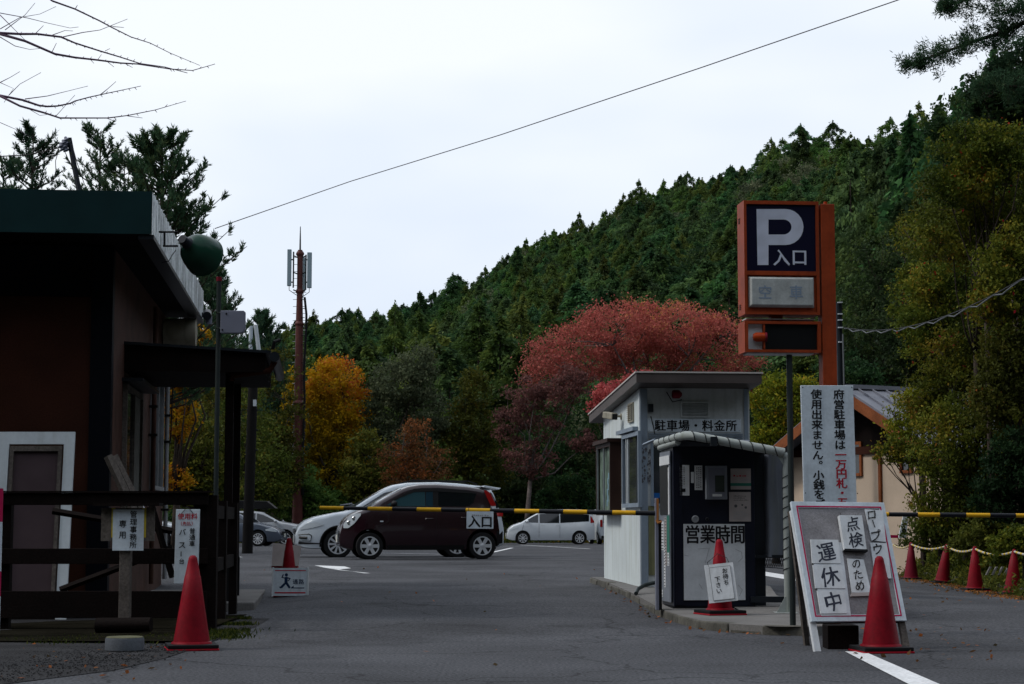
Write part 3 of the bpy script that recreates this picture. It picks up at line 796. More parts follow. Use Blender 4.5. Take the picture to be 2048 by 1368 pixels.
def louvre(fr, u0, v0, u1, v1, n, m):
    f = pframe(fr, u0, v0, u1, v1, .018, .001, .022, m, 'vent', bo)
    x0, y1 = pix(fr, u0, v0); x1, y0 = pix(fr, u1, v1)
    for i in range(n):
        y = y0 + .02 + (y1 - y0 - .04) * (i + .5) / n; s = (y1 - y0 - .04) / n
        MB().hull8([fr.p(x0 + .02, y - s * .35, .018), fr.p(x1 - .02, y - s * .35, .018), fr.p(x1 - .02, y + s * .3, .002), fr.p(x0 + .02, y + s * .3, .002), fr.p(x0 + .02, y - s * .25, .02), fr.p(x1 - .02, y - s * .25, .02), fr.p(x1 - .02, y + s * .4, .004), fr.p(x0 + .02, y + s * .4, .004)]).build('slat', m, f)
louvre(bfr, 1361, 803, 1419, 835, 8, M['boothshaded'])
louvre(blf, 1255, 808, 1265, 843, 8, M['cream'])
pbox(bfr, 1295, 837, 1482, 864, .002, .012, M['signwhite'], 'name_board', bo, label='white name board above the window')
ptext(bfr, '駐車場・料金所', 1308, 839, 1474, 863, M['ink'], bo, h=.014, off=.024)
mb = MB()
for u in (1298, 1340, 1385, 1430, 1478):
    for v in (839.5, 861.5):
        x, y = pix(bfr, u, v); bfr.box(mb, x - .003, x + .003, y - .003, y + .003, .012, .0135)
mb.build('screw', M['ink'], bo)
for i in range(3): pbox(bfr, 1297, 866.5 + i * 4, 1486, 869.5 + i * 4, .002, .016 + .004 * i, M['bluegrey'], 'shutter_slat', bo)
pbox(bfr, 1297, 808, 1307, 824, .001, .04, M['darksteel'], 'junction_box', bo)
p1, p2, p3 = (bfr.p(*pix(bfr, *q), .02) for q in ((1301, 832), (1306, 852), (1309, 868)))
MB().tube([p1, p2, p3], .006, 6).build('cable', M['black'], bo)
wnd = pframe(bfr, 1302, 879, 1489, 1012, .03, .001, .03, M['bluegrey'], 'window', bo)
pbox(bfr, 1304, 881, 1487, 1010, .0008, .008, M['glass'], 'pane', wnd)
pbox(bfr, 1306, 986, 1322, 996, .009, .014, M['bluet'], 'blue_sheet', wnd)
pbox(bfr, 1297, 1012, 1318, 1150, .002, .014, mat('yellowed_panel', (.17, .17, .09), .7, 0, .15, 5, streak=.5), 'panel', bo)
# flaking pillar patches
mb = MB(); rs = random.Random(4)
for i in range(46):
    u = rs.uniform(1283, 1301); v = rs.uniform(893, 965); x, y = pix(bfr, u, v); a = rs.uniform(.005, .016)
    poly = [bfr.p(x + a * math.cos(t) * rs.uniform(.5, 1.2), y + 1.6 * a * math.sin(t) * rs.uniform(.5, 1.2), .021 + i * .00004) for t in [k * PI / 3 for k in range(6)]]
    mb.add(poly, [tuple(range(6))])
mb.build('flaked_paint', M['inkgrey'], bo)
# red rotating lamp under the eave
q = bfr.p(*pix(bfr, 1350, 790), .12)
MB().lathe([(.03, -.06), (.05, -.05), (.05, .03), (.02, .06)], 14, Matrix.Translation(q) @ Matrix.Rotation(R(90), 4, 'Y')).build('warning_lamp', M['conedark'], bo, smooth='auto')
MB().tube([bfr.p(*pix(bfr, 1330, 785), .1), bfr.p(*pix(bfr, 1342, 805), .1), bfr.p(*pix(bfr, 1362, 800), .05)], .006, 6).build('cable', M['black'], bo)
# side window
sw = pframe(blf, 1243, 871, 1277, 1014, .05, .002, .045, M['bluegrey'], 'window', bo)
a0, b1 = pix(blf, 1243, 871); a1, b0 = pix(blf, 1277, 1014)
aw = (a0 + a1) / 2
for (x0, x1, nm, h) in ((a0 + .05, aw, 'pane', .012), (aw + .03, a1 - .05, 'pane', .020)):
    mb = MB(); blf.box(mb, x0, x1, b0 + .05, b1 - .05, .002, h); mb.build(nm, M['glass'], sw)
for x in (a0 + .25, aw, aw - .12): mb = MB(); blf.box(mb, x, x + .03, b0 + .05, b1 - .05, .002, .03); mb.build('mullion', M['whitepaint'], sw)
mb = MB(); blf.box(mb, a0 - .02, a1 + .02, b1 + .002, b1 + .05, .002, .07); mb.build('window_hood', M['bluegrey'], sw)
# little awning plate between booth and machine
mb = MB(); p = at(1287, 890, 22.3); mb.tube([at(1287, 890, 22.4), at(1310, 880, 21.9)], .02, 4); mb.build('bracket', M['bluegrey'], bo)
# security camera
sc_ = thing('booth_camera', 'white box camera on the side wall of the toll booth', 'camera', blf.p(*pix(blf, 1241, 833), .0))
c1 = blf.p(*pix(blf, 1243, 833), .0); c2 = c1 + Vector((-.13, -.05, .01))
MB().tube([c1, c2], .014, 8).build('arm', M['cream'], sc_, smooth='auto')
MB().tube([c1 + blf.N * .002, c1 + blf.N * .014], .04, 14).build('base_plate', M['cream'], sc_, smooth='auto')
Mx = Matrix.Translation(c2 + Vector((-.03, -.02, 0))) @ Matrix.Rotation(R(28), 4, 'Z') @ Matrix.Rotation(R(8), 4, 'X')
MB().box((-.045, -.14, -.045), (.045, .1, .04), Mx).build('housing', M['cream'], sc_, bevel=.012)
MB().box((-.035, -.146, -.038), (.035, -.1405, .03), Mx).build('lens', M['blackgloss'], sc_)
# display case
dcase = thing('display_case', 'brown display case with a map poster on the toll booth side', 'display case', blf.p(*pix(blf, 1243, 1035), 0))
x1, y0 = pix(blf, 1243, 1030); dep = .145; ln = 1.25
y1 = pix(blf, 1243, 884)[1]
for (a, b, c_, d_, h0, h1, nm) in ((x1 - .05, x1, y0, y1, 0.001, dep, 'side_panel'), (x1 - ln, x1 - ln + .05, y0, y1, 0.001, dep, 'side_panel'), (x1 - ln + .05, x1 - .05, y1 - .05, y1, 0.001, dep, 'top_panel'), (x1 - ln + .05, x1 - .05, y0, y0 + .05, 0.001, dep, 'bottom_panel'), (x1 - ln - .04, x1 + .04, y1 + .001, y1 + .05, 0.001, dep + .04, 'case_roof')):
    mb = MB(); blf.box(mb, a, b, c_, d_, h0, h1); mb.build(nm, M['casewood'], dcase)
mb = MB(); blf.box(mb, x1 - ln + .05, x1 - .05, y0 + .05, y1 - .05, .03, .10); po = mb.build('poster', M['poster'], dcase)
mb = MB()
for i, (px, py) in enumerate(((.3, .5), (.36, .42), (.33, .33), (.40, .25), (.36, .15), (.42, .08))):
    H = y1 - y0 - .1; blf.box(mb, x1 - px * ln - .06, x1 - px * ln + .02, y0 + .05 + py * H, y0 + .05 + (py + .1) * H, .1, .103)
mb.build('map_drawing', mat('map_blue', (.18, .3, .36), .7), po)
for k in range(2):
    mb = MB(); blf.box(mb, x1 - ln + .05 + k * .58, x1 - ln + .07 + k * .58, y0 + .05, y1 - .05, .12, .14); mb.build('door_edge', M['steel'], dcase)
# black hose
hs = MB().tube([at(1272, 1187, 21.0), at(1276, 1178, 21.2), at(1290, 1170, 21.4), at(1305, 1166, 21.5), at(1322, 1164, 21.5)], .022, 10).build('black_hose', M['polegreen'], smooth='auto', origin=gnd(1272, 1187))
tag(hs, 'thick grey hose looping over the kerb at the toll booth corner', 'hose')

# ------------------------------------------------------------------ ticket machine
MY = 18.95
m0 = Vector((X(1347, MY), MY, iz(1.6, MY)))
mc = thing('ticket_machine', 'tall dark navy parking ticket machine plastered with notices', 'ticket machine', m0, BR)
mf = Fr(m0, RGT, UP); ml = Fr(m0, -FWD, UP)
H = pix(mf, 1350, 893)[1]; Wm = pix(mf, 1509, 1000)[0]; Dm = .66
MB().box((0, 0, .02), (Wm, Dm, H), None).build('cabinet', M['navy'], mc, local=True, bevel=.008)
MB().box((-.012, -.012, -.01), (Wm + .01, Dm, .019)).build('plinth', M['black'], mc, local=True)
MB().hull8([(-.02, -.03, H + .002), (Wm + .02, -.03, H + .002), (Wm + .02, Dm, H + .002), (-.02, Dm, H + .002), (.06, .02, H + .07), (Wm - .05, .02, H + .07), (Wm - .05, Dm, H + .07), (.06, Dm, H + .07)]).build('cap', M['greyface'], mc, local=True)
mb = MB(); mf.box(mb, .02, .09, .04, H - .02, .0085, .012); mb.build('edge_strip', M['navy'], mc)
mb = MB(); ml.box(mb, -Dm + .02, -.07, .06, H - .04, .009, .02); sf = mb.build('side_door', M['greyface'], mc)
mb = MB(); ml.box(mb, -Dm + .06, -.16, .93, 1.42, .021, .028); mb.build('display_recess', M['blackgloss'], sf)
mb = MB(); ml.box(mb, -Dm + .06, -.06, 1.43, 1.52, .0215, .03); mb.build('white_label', M['paper'], sf)
mb = MB(); ml.box(mb, -.15, -.09, .93, 1.40, .0215, .026); mb.build('white_label', M['paper'], sf)
for i, (a, b, c_, d_, m) in enumerate(((-.62, -.42, .57, .86, 'paper'), (-.38, -.26, .42, .90, 'paperp'), (-.24, -.10, .5, .92, 'greent'), (-.42, -.33, .20, .62, 'paper'), (-.22, -.12, .42, .55, 'paperw'), (-.58, -.48, .10, .17, 'paper'))):
    mb = MB(); ml.box(mb, a, b, c_, d_, .0215, .023 + i * .0004); mb.build('notice', M[m], sf)
    mb = MB()
    for k in range(int((d_ - c_) / .03)): ml.box(mb, a + .02, b - .02, c_ + .012 + k * .03, c_ + .022 + k * .03, .0225 + i * .0004, .0240 + i * .0004)
    if m != 'greent': mb.build('small_print', M['inkgrey'], sf)
def notice(u0, v0, u1, v1, m, name='notice', h=.012): return pbox(mf, u0, v0, u1, v1, .0085, h, M[m], name, mc)
notice(1359, 930, 1379, 991, 'paper'); scribble(mf, 1361, 933, 1370, 972, 2, M['inkgrey'], mc, 1, True, .0135); pbox(mf, 1363, 977, 1371, 984, .012, .0135, M['ink'], 'printed_arrow', mc)
notice(1382, 944, 1388, 966, 'paperw'); notice(1389, 931, 1405, 980, 'paper'); scribble(mf, 1391, 934, 1403, 978, 3, M['inkgrey'], mc, 2, True, .0135)
bx_ = pbox(mf, 1412, 931, 1455, 999, .0085, .07, M['greyface'], 'steel_box', mc, bevel=.006)
pbox(mf, 1417, 936, 1450, 992, .0705, .074, M['boxgrey'], 'box_door', bx_); pbox(mf, 1430, 951, 1449, 984, .0745, .076, M['glass'], 'window', bx_)
pbox(mf, 1425, 988, 1444, 993, .0745, .0765, M['paper'], 'white_label', bx_)
notice(1461, 937, 1502, 979, 'paperp'); ptext(mf, '登録料無料', 1464, 946, 1500, 956, M['redink'], mc, h=.0135) if 0 else scribble(mf, 1464, 948, 1499, 955, 1, M['redink'], mc, 5, False, .0135)
scribble(mf, 1480, 957, 1500, 963, 2, M['inkpale'], mc, 6, False, .0135); pbox(mf, 1461, 966, 1502, 972, .012, .0135, M['greent'], 'printed_band', mc)
notice(1458, 984, 1502, 1043, 'paperp'); scribble(mf, 1466, 990, 1496, 1002, 3, M['inkgrey'], mc, 7, False, .0135); scribble(mf, 1464, 1022, 1498, 1038, 4, M['inkpale'], mc, 8, False, .0135)
mb = MB()
for (u, v, r_) in ((1471, 1012, .016), (1484, 1010, .010), (1491, 1015, .013)):
    x, y = pix(mf, u, v); mb.lathe([(r_, 0), (r_, .001), (r_ * .5, .0015)], 9, Matrix.Translation(mf.p(x, y, .0125)) @ mf.N.to_track_quat('Z', 'Y').to_matrix().to_4x4())
mb.build('printed_figures', M['inkgrey'], mc)
for (u, v, r_, m) in ((1390, 1038, .036, 'steel'), (1414, 1038, .018, 'darksteel')):
    x, y = pix(mf, u, v); MB().lathe([(r_, 0), (r_, .012), (r_ * .7, .016), (r_ * .65, .010)], 20, Matrix.Translation(mf.p(x, y, .0085)) @ mf.N.to_track_quat('Z', 'Y').to_matrix().to_4x4()).build('lock', M[m], mc, smooth='auto')
hb = pbox(mf, 1367, 1048, 1491, 1200, .0085, .016, M['paperw'], 'hours_board', mc, label='white opening hours board, figures worn off')
x0, y1 = pix(mf, 1369, 1050); x1, y0 = pix(mf, 1490, 1087)
st = (x1 - x0) / 4
text(mf, [(c_, x0 + st * (i + .5), (y0 + y1) / 2, (y1 - y0) * 1.05) for i, c_ in enumerate('営業時間')], M['ink'], mc, h=.018, off=.022, sx=.82)
mb = MB()
for pts in (((1396, 1098), (1418, 1096), (1410, 1125)), ((1470, 1098), (1482, 1104), (1484, 1116), (1476, 1124)), ((1398, 1168), (1404, 1178)), ((1476, 1170), (1484, 1180), (1478, 1192)), ((1368, 1110), (1376, 1112))):
    mf.bar(mb, [pix(mf, *q) for q in pts], .004, .016, .0172)
mb.build('worn_figures', M['inkpale'], mc, kind='stuff')

# shelter frame over the machine
sh = thing('machine_shelter', 'white pipe shelter wrapped in black wire over the ticket machine', 'shelter', (X(1573, 18.2), 18.2, iz(2, 18.2)))
A = at(1314, 887, 19.9); B = at(1368, 871, 18.25); C_ = at(1381, 871, 18.12); E_ = at(1568, 905, 18.2); G = Vector((X(1573.5, 18.2), 18.2, iz(2, 18.2)))
tp = [A, B + (A - B).normalized() * .08, B + (C_ - B) * .5 + Vector((0, -.01, .0)), C_ + (E_ - C_).normalized() * .03, E_]
MB().tube(tp, .042, 16).build('top_pipe', M['pipewhite'], sh, smooth='auto')
MB().tube([E_ + Vector((.0, 0, -.02)), E_ + Vector((.035, 0, -.05)), Vector((G.x, G.y, E_.z - .16)), G], .034, 16).build('leg_pipe', M['pipewhite'], sh, smooth='auto')
MB().tube([at(1320, 896, 19.6), at(1356, 884, 18.6)], .03, 12).build('side_pipe', M['pipewhite'], sh, smooth='auto')
MB().prism([at(1552, 908, 18.2), at(1567, 912, 18.2), at(1567, 930, 18.2)], (0, .01, 0)).build('gusset', M['pipewhite'], sh)
gb = iz(2, 18.2)
MB().prism([(G.x - .11, 18.17, gb + .005), (G.x + .05, 18.17, gb + .005), (G.x + .03, 18.17, gb + .15), (G.x - .03, 18.17, gb + .15)], (0, .012, 0)).build('foot_gusset', M['pipewhite'], sh)
MB().box((G.x - .13, 18.08, gb), (G.x + .08, 18.32, gb + .006)).build('base_plate', M['pipewhite'], sh)
# wire wound round the pipes
def helix(a, b, r, turns, w=.004):
    d = b - a; dn = d.normalized(); u_ = dn.cross(Vector((0, 1, .1))).normalized(); v_ = dn.cross(u_); n = int(turns * 9); rs_ = random.Random(3)
    return [a + d * (i / n) + (u_ * math.cos(i / 9 * 2 * PI) + v_ * math.sin(i / 9 * 2 * PI)) * (r + w) + d * (rs_.uniform(-.3, .3) / n) for i in range(n + 1)]
MB().tube(helix(C_, E_, .042, 8), .0045, 5).build('wound_wire', M['black'], sh)
MB().tube(helix(Vector((G.x, G.y, E_.z - .2)), G + Vector((0, 0, .35)), .034, 10), .004, 5).build('wound_wire', M['black'], sh)
MB().tube(helix(A, B, .042, 5), .004, 5).build('wound_wire', M['black'], sh)
q = at(1427, 882, 18.1)
MB().box(tuple(q + Vector((-.03, -.05, -.05))), tuple(q + Vector((.03, .05, .04)))).build('clamp', M['darksteel'], sh)
# canopy sheet and screen
MB().hull8([B + Vector((.05, .06, -.02)), E_ + Vector((-.02, .05, -.02)), E_ + Vector((-.16, 2.0, .06)), B + Vector((-.12, 2.0, .0)), B + Vector((.05, .06, -.0)), E_ + Vector((-.02, .05, -.0)), E_ + Vector((-.16, 2.0, .08)), B + Vector((-.12, 2.0, .02))]).build('canopy_sheet', M['black'], sh)
vs = []; nU, nV = 22, 6
for i in range(nU + 1):
    u = 1508 + (1570 - 1508) * i / nU
    for j in range(nV + 1):
        t = i / nU; yy = 19.3 + .18 * math.cos(t * PI * 2.1) + .04 * math.sin(t * 9 + j)
        vs.append(at(u, 905 + (1114 - 905) * j / nV, yy))
MB().add(vs, [(i*(nV+1)+j, (i+1)*(nV+1)+j, (i+1)*(nV+1)+j+1, i*(nV+1)+j+1) for i in range(nU) for j in range(nV)]).build('vinyl_screen', M['screen'], sh, smooth=True)
MB().box((X(1508, 19.2), 19.2, iz(2, 19.2)), (X(1530, 19.2), 19.28, Z(905, 19.2))).build('rear_post', M['darksteel'], sh)
MB().box((X(1500, 19.0), 19.0, Z(1205, 19.0)), (X(1572, 19.0), 19.08, Z(1193, 19.0))).build('bottom_rail', M['darksteel'], sh)
MB().box((X(1510, 19.15), 19.12, Z(1116, 19.1)), (X(1572, 19.15), 19.17, Z(1110, 19.1))).build('mid_rail', M['darksteel'], sh)
mb = MB()
for i in range(11):
    u = 1531 + i * 3.6
    for k in (0, 1):
        a = at(u, 1116, 19.1 + .004 * k); b = at(u + (3.6 if k else -3.6), 1134, 19.1 + .004 * k); mb.tube([a, b], .003, 4)
mb.tube([at(1528, 1134, 19.1), at(1570, 1137, 19.1)], .005, 5)
mb.build('mesh_strip', M['darksteel'], sh)

# sandwich: barrier machine and arm
by = 18.7
bm_ = thing('barrier_post', 'slim grey barrier post bound with brown tape beside the ticket machine', 'barrier post', (X(1316, by), by, iz(1.5, by)))
MB().box((X(1311, by), by, iz(1.5, by)), (X(1317, by), by + .12, Z(996, by))).build('column', M['boxgrey'], bm_, bevel=.004)
MB().box((X(1317.3, by), by + .01, iz(1.5, by)), (X(1323, by), by + .11, Z(1040, by))).build('dark_panel', M['black'], bm_)
MB().box((X(1313.5, by), by - .012, Z(1043, by)), (X(1317.5, by), by - .002, Z(997, by))).build('tape_strip', M['tape'], bm_)
MB().tube([at(1313, 1040, by - .01), at(1316, 1046, by - .02), at(1323, 1043, by - .01)], .012, 8).build('tape_wrap', M['tape'], bm_)
arm = thing('boom_barrier', 'yellow and black barrier arm closing the left entrance lane', 'barrier arm', at(1312, 1026, by))
a, b = at(1312, 1026.5, by + .05), at(640, 1015.5, by + .9)
segs = 14; us = [1312, 1272, 1225, 1175, 1127, 1079, 1029, 981, 932, 883, 834, 785, 736, 688, 640]
def onarm(u):
    # parameter along the arm seen at pixel u
    lo, hi = 0.0, 1.0
    for _ in range(30):
        m_ = (lo + hi) / 2; p = a.lerp(b, m_); uu = 1024 + p.x * F / (p.y * _ct + (p.z - HC) * _st)
        if uu > u: lo = m_
        else: hi = m_
    return lo
for i in range(14):
    t0, t1 = onarm(us[i]), onarm(us[i + 1])
    MB().tube([a.lerp(b, t0 + .0005), a.lerp(b, t1 - .0005)], [.0245 - .005 * t0, .0245 - .005 * t1], 14).build('stripe', M['yellow'] if i % 2 else M['barblack'], arm, smooth='auto')
es = thing('entrance_sign', 'white entrance sign hanging from the yellow and black arm', 'sign', at(960, 1058, by + .45))
ey = by + .42
fr = Fr((X(933, ey), ey, Z(1057, ey)), (1, .0, -.01), (.01, 0, 1))
mb = MB(); x1, y1 = pix(fr, 987, 1023); fr.box(mb, 0, x1, 0, y1, 0, .006); mb.build('board', M['signwhite'], es)
x, y = pix(fr, 961, 1043)
text(fr, [('入', x - .062, y, .125), ('口', x + .062, y, .125)], M['ink'], es, h=.008, off=.028)
scribble(fr, 942, 1027, 980, 1034, 1, M['inkpale'], es, 9, False, .0075)
mb = MB(); mb.tube([fr.p(.02, y1, .0), fr.p(.02, y1 + .045, .0)], .003, 5); mb.tube([fr.p(x1 - .02, y1, .0), fr.p(x1 - .02, y1 + .045, .0)], .003, 5); mb.build('hook', M['wire'], es)

ar2 = thing('boom_barrier', 'yellow and black barrier arm crossing the right lane before the bank', 'barrier arm', (X(2330, 17.6), 17.6, iz(2, 17.6)))
a, b = at(1700, 1028, 17.6), at(2330, 1034, 17.9)
us2 = [1700, 1735, 1776, 1833, 1877, 1929, 1977, 2028, 2078, 2128, 2178, 2228, 2280, 2330]
for i in range(13):
    f0 = (us2[i] - 1700) / 630; f1 = (us2[i+1] - 1700) / 630
    MB().tube([a.lerp(b, f0 + .0005), a.lerp(b, f1 - .0005)], .021, 14).build('stripe', M['barblack'] if i % 2 == 0 else M['yellow'], ar2, smooth='auto')
MB().box((b.x - .05, b.y - .1, 0), (b.x + .12, b.y + .15, b.z + .15)).build('support_post', M['yellow'], ar2, bevel=.01)

# ------------------------------------------------------------------ cones
def make_cone(label, loc, m='conered', group=None, plate=True, rz=0, h=.7, rb=.135, cat='traffic cone', lean=0):
    t = thing('traffic_cone', label, cat, loc, rz, group)
    z0 = .045
    k = (h - z0)
    prof = [(rb + .018, z0), (rb + .012, z0 + .012), (rb, z0 + .016), (rb * .985, z0 + .03), (rb * .50 + .018, z0 + k * .5), (rb * .245 + .027, z0 + k * .76), (rb * .235 + .0255, z0 + k * .765), (.034, z0 + k * .95), (.030, z0 + k * .975), (.018, z0 + k * .995), (.001, z0 + k)]
    Mx = Matrix.Rotation(lean, 4, 'Y')
    MB().lathe(prof, 36, Mx).build('cone_body', M[m], t, local=True, smooth='auto')
    s = .19
    MB().box((-s, -s, .0), (s, s, .014)).build('red_base', M['conebase'], t, local=True, bevel=.004)
    MB().box((-s + .004, -s + .004, .0145), (s - .004, s - .004, .044)).build('rubber_weight', M['black'], t, local=True, bevel=.006)
    return t
p = gnd(383, 1299); make_cone('bright red traffic cone in front of the fence and stone disc', p, rz=R(14))
p = gnd(1762, 1304); make_cone('tall red traffic cone in front of the cable car notice board', p, rz=R(8))
p = gnd(1440, 1229, IZ); c3 = make_cone('red traffic cone with a please wait card before the ticket machine', (p.x, p.y, iz(2, p.y)), rz=R(18), rb=.115)
p = gnd(577, 1192); make_cone('red traffic cone wearing the walkway sign near the maroon car', p, rz=R(10), rb=.115)
p4 = p
GR = 'red cones along the bank on the right'
cr_ = []
for (u, vb, vt, s_, m, lb, ln) in ((1820, 1160, 1085, .70, 'conedark', 'dark red rope cone nearest the notice board', R(1)), (1882, 1172, 1093, .70, 'conered', 'tilted red rope cone second from the notice board', R(8)), (1947, 1179, 1091, .70, 'conered', 'upright red rope cone third from the notice board', R(1)), (2021, 1188, 1096, .70, 'conered', 'red rope cone closest to the right edge of the photo', R(4))):
    px_m = (vb - vt) / .7; Y = F / px_m; x = X(u, Y)
    t = make_cone(lb, (x, Y, gz(x, Y)), m, GR, rz=R(5), rb=.13, lean=ln)
    t.location.z = Z(vb, Y) if abs(Z(vb, Y) - gz(x, Y)) < .02 else gz(x, Y)
    cr_.append(Vector((x + math.sin(ln) * .66, Y, t.location.z + .66)))
pts = [at(1786, 1089, 36.5)] + cr_ + [at(2120, 1098, 26)]
rp = thing('cone_rope', 'yellow and white striped rope strung between the red cones', 'rope', pts[2])
k = 0
for i in range(len(pts) - 1):
    n = 20; a, b = pts[i], pts[i + 1]
    P = [a.lerp(b, j / n) - UP * (.07 * 4 * (j / n) * (1 - j / n)) for j in range(n + 1)]
    for j in range(n):
        MB().tube([P[j], P[j + 1]], .017, 6, cap=False).build('rope_twist', M['rope_y'] if k % 2 else M['rope_w'], rp); k += 1

# cards on cones
def card(name, label, u0, v0, u1, v1, Y, roll, parent=None, back=.0):
    t = thing(name, label, 'sign', at((u0 + u1) / 2, v1, Y))
    f = Fr(at(u0, v1, Y), (math.cos(roll), 0, math.sin(roll)), (-math.sin(roll), back, math.cos(roll)))
    w = (u1 - u0) / F * Y; h = (v1 - v0) / F * Y
    return t, f, w, h
Yc = c3.location.y - .17
t, f, w, h = card('waiting_card', 'white please wait card tied round the middle cone', 1421, 1130, 1476, 1207, Yc, R(6), back=.22)
mb = MB(); f.box(mb, -.012, w, 0, h, 0, .012); mb.build('card', M['cardwhite'], t)
mb = MB(); f.box(mb, .03, w - .03, .02, h - .03, .0125, .018); mb.build('inner_card', M['cardwhite'], t)
mb = MB(); f.bar(mb, [(.03, .02), (w - .03, .02), (w - .03, h - .03), (.03, h - .03)], .003, .017, .0188, True); mb.build('border', M['inkgrey'], t)
text(f, column('お待ち', w * .66, h * .80, .055, .055) + column('下さい', w * .36, h * .60, .055, .055), M['ink'], t, h=.02, off=.008, brush=.04)
MB().tube([f.p(.03, h - .02, .01), f.p(.02, h + .02, .01), f.p(w * .5, h + .1, -.02), f.p(w - .05, h + .05, .0), f.p(w - .03, h - .02, .01)], .003, 5).build('tie_wire', M['wire'], t)
# walkway sign
Yw = p4.y - .2
t, f, w, h = card('walkway_sign', 'white walkway sign with a striding figure under the far left cone', 546, 1137, 614, 1192, Yw, 0, back=.1)
mb = MB(); f.box(mb, 0, w, 0, h, 0, .02); mb.build('board', M['signwhite'], t)
for (a_, b_) in ((-.012, .004), (w - .004, w + .012)):
    mb = MB(); f.box(mb, a_, b_, -.01, h + .01, -.01, .03); mb.build('white_tube', M['whitepaint'], t)
mb = MB(); f.box(mb, .02, w - .02, h - .035, h - .025, .0205, .022); f.box(mb, .02, w - .02, .03, .045, .0205, .022); mb.build('red_stripe', M['redink'], t)
def fx(u, v): return ((u - 546) / 68 * w, (1192 - v) / 55 * h)
mb = MB()
hd = [fx(572 + 3.3 * math.cos(k * PI / 5), 1150.5 + 3.2 * math.sin(k * PI / 5)) for k in range(10)]
for poly in (hd, [fx(*q) for q in ((568.5, 1155), (574, 1154), (575, 1163), (573, 1167), (568.5, 1167))],
    [fx(*q) for q in ((568, 1166), (574, 1166), (565, 1176), (561, 1177.5), (557, 1173.5), (560, 1174))], [fx(*q) for q in ((569, 1166), (574, 1164), (581, 1175), (578, 1178))],
    [fx(*q) for q in ((569, 1156), (569, 1158), (562, 1156), (565, 1149), (567, 1150), (565, 1155))], [fx(*q) for q in ((574, 1155), (581, 1157), (577, 1163), (575, 1162), (578, 1158.5), (574, 1158))],
    [fx(*q) for q in ((581, 1176.5), (587, 1171.5), (587, 1175.5), (608, 1175.5), (608, 1177.3), (582, 1177.3))]):
    mb.add([f.p(x, y, .0225) for x, y in poly], [tuple(range(len(poly)))])
mb.build('walking_figure', M['inkblue'], t)
x, y = fx(590, 1164); x2, _ = fx(602, 1164)
text(f, [('通', x, y, .065), ('路', x2, y, .065)], M['inkblue'], t, h=.0225, off=.012)
pc = thing('cardboard_sheet', 'pale pinkish sheet propped behind the walkway cone', 'sheet', at(572, 1128, Yw + .7))
MB().hull8([at(543, 1132, Yw + .72), at(597, 1132, Yw + .72), at(597, 1132, Yw + .75), at(543, 1132, Yw + .75), at(546, 1086, Yw + .80), at(603, 1092, Yw + .80), at(603, 1092, Yw + .83), at(546, 1086, Yw + .83)]).build('sheet', M['paperp'], pc)
MB().box(tuple(at(543, 1136, Yw + .75)), tuple(at(597, 1131, Yw + .9))).build('weight', M['conebase'], pc)

# ------------------------------------------------------------------ P sign
PY = 16.0
p0 = at(1490, 628, PY)
ps = thing('parking_sign', 'orange framed navy parking sign box on a square orange post', 'sign', (X(1658, PY + .1), PY + .1, iz(2.6, PY)), BR)
pf = Fr(p0, RGT, UP)
x1, y1 = pix(pf, 1637, 403)
DEP = .26
def frame_box(fr, x0, y0, x1, y1, dep, mm, name, wl, wr, wt, wb, inset=.025):
    mb = MB()
    fr.box(mb, x0, x1, y0, y1, -dep, -inset)
    fr.box(mb, x0, x0 + wl, y0, y1, -inset, 0); fr.box(mb, x1 - wr, x1, y0, y1, -inset, 0)
    fr.box(mb, x0 + wl, x1 - wr, y1 - wt, y1, -inset, 0); fr.box(mb, x0 + wl, x1 - wr, y0, y0 + wb, -inset, 0)
    return mb.build(name, mm, ps)
ub = frame_box(pf, 0, 0, x1, y1, DEP, M['orange'], 'upper_box', .022, .026, .03, .022)
xa, ya = pix(pf, 1496, 539, -.018); xb, yb = pix(pf, 1630, 410, -.018)
mb = MB(); pf.box(mb, .0225, x1 - .0265, y1 - .03 - (yb - ya) - .012, y1 - .031, -.0245, -.016); pn = mb.build('navy_panel', M['pblue'], ps)
xm0, ym1 = pix(pf, 1494, 541); xm1, ym0 = pix(pf, 1634, 551)
mb = MB(); pf.box(mb, .0225, x1 - .0265, ym0, ym1, -.0245, -.002); mb.build('cross_bar', M['orange'], ub)
x0, y1_ = pix(pf, 1497, 552); x1_, y0 = pix(pf, 1630, 616)
mb = MB(); P8 = [pf.p(x0, y0, -.022), pf.p(x1_, y0, -.022), pf.p(x1_, y1_, -.022), pf.p(x0, y1_, -.022), pf.p(x0 + .022, y0 + .02, .022), pf.p(x1_ - .022, y0 + .02, .022), pf.p(x1_ - .022, y1_ - .02, .022), pf.p(x0 + .022, y1_ - .02, .022)]
mb.hull8(P8); lb_ = mb.build('lamp_cover', M['lampbox'], ps, bevel=.006)
x, y = pix(pf, 1529, 585); x2, y2 = pix(pf, 1591, 585)
text(pf, [('空', x, y, .125), ('車', x2, y2, .125)], mat('faded_blue', (.23, .29, .37), .5), lb_, h=.0235, off=.012)
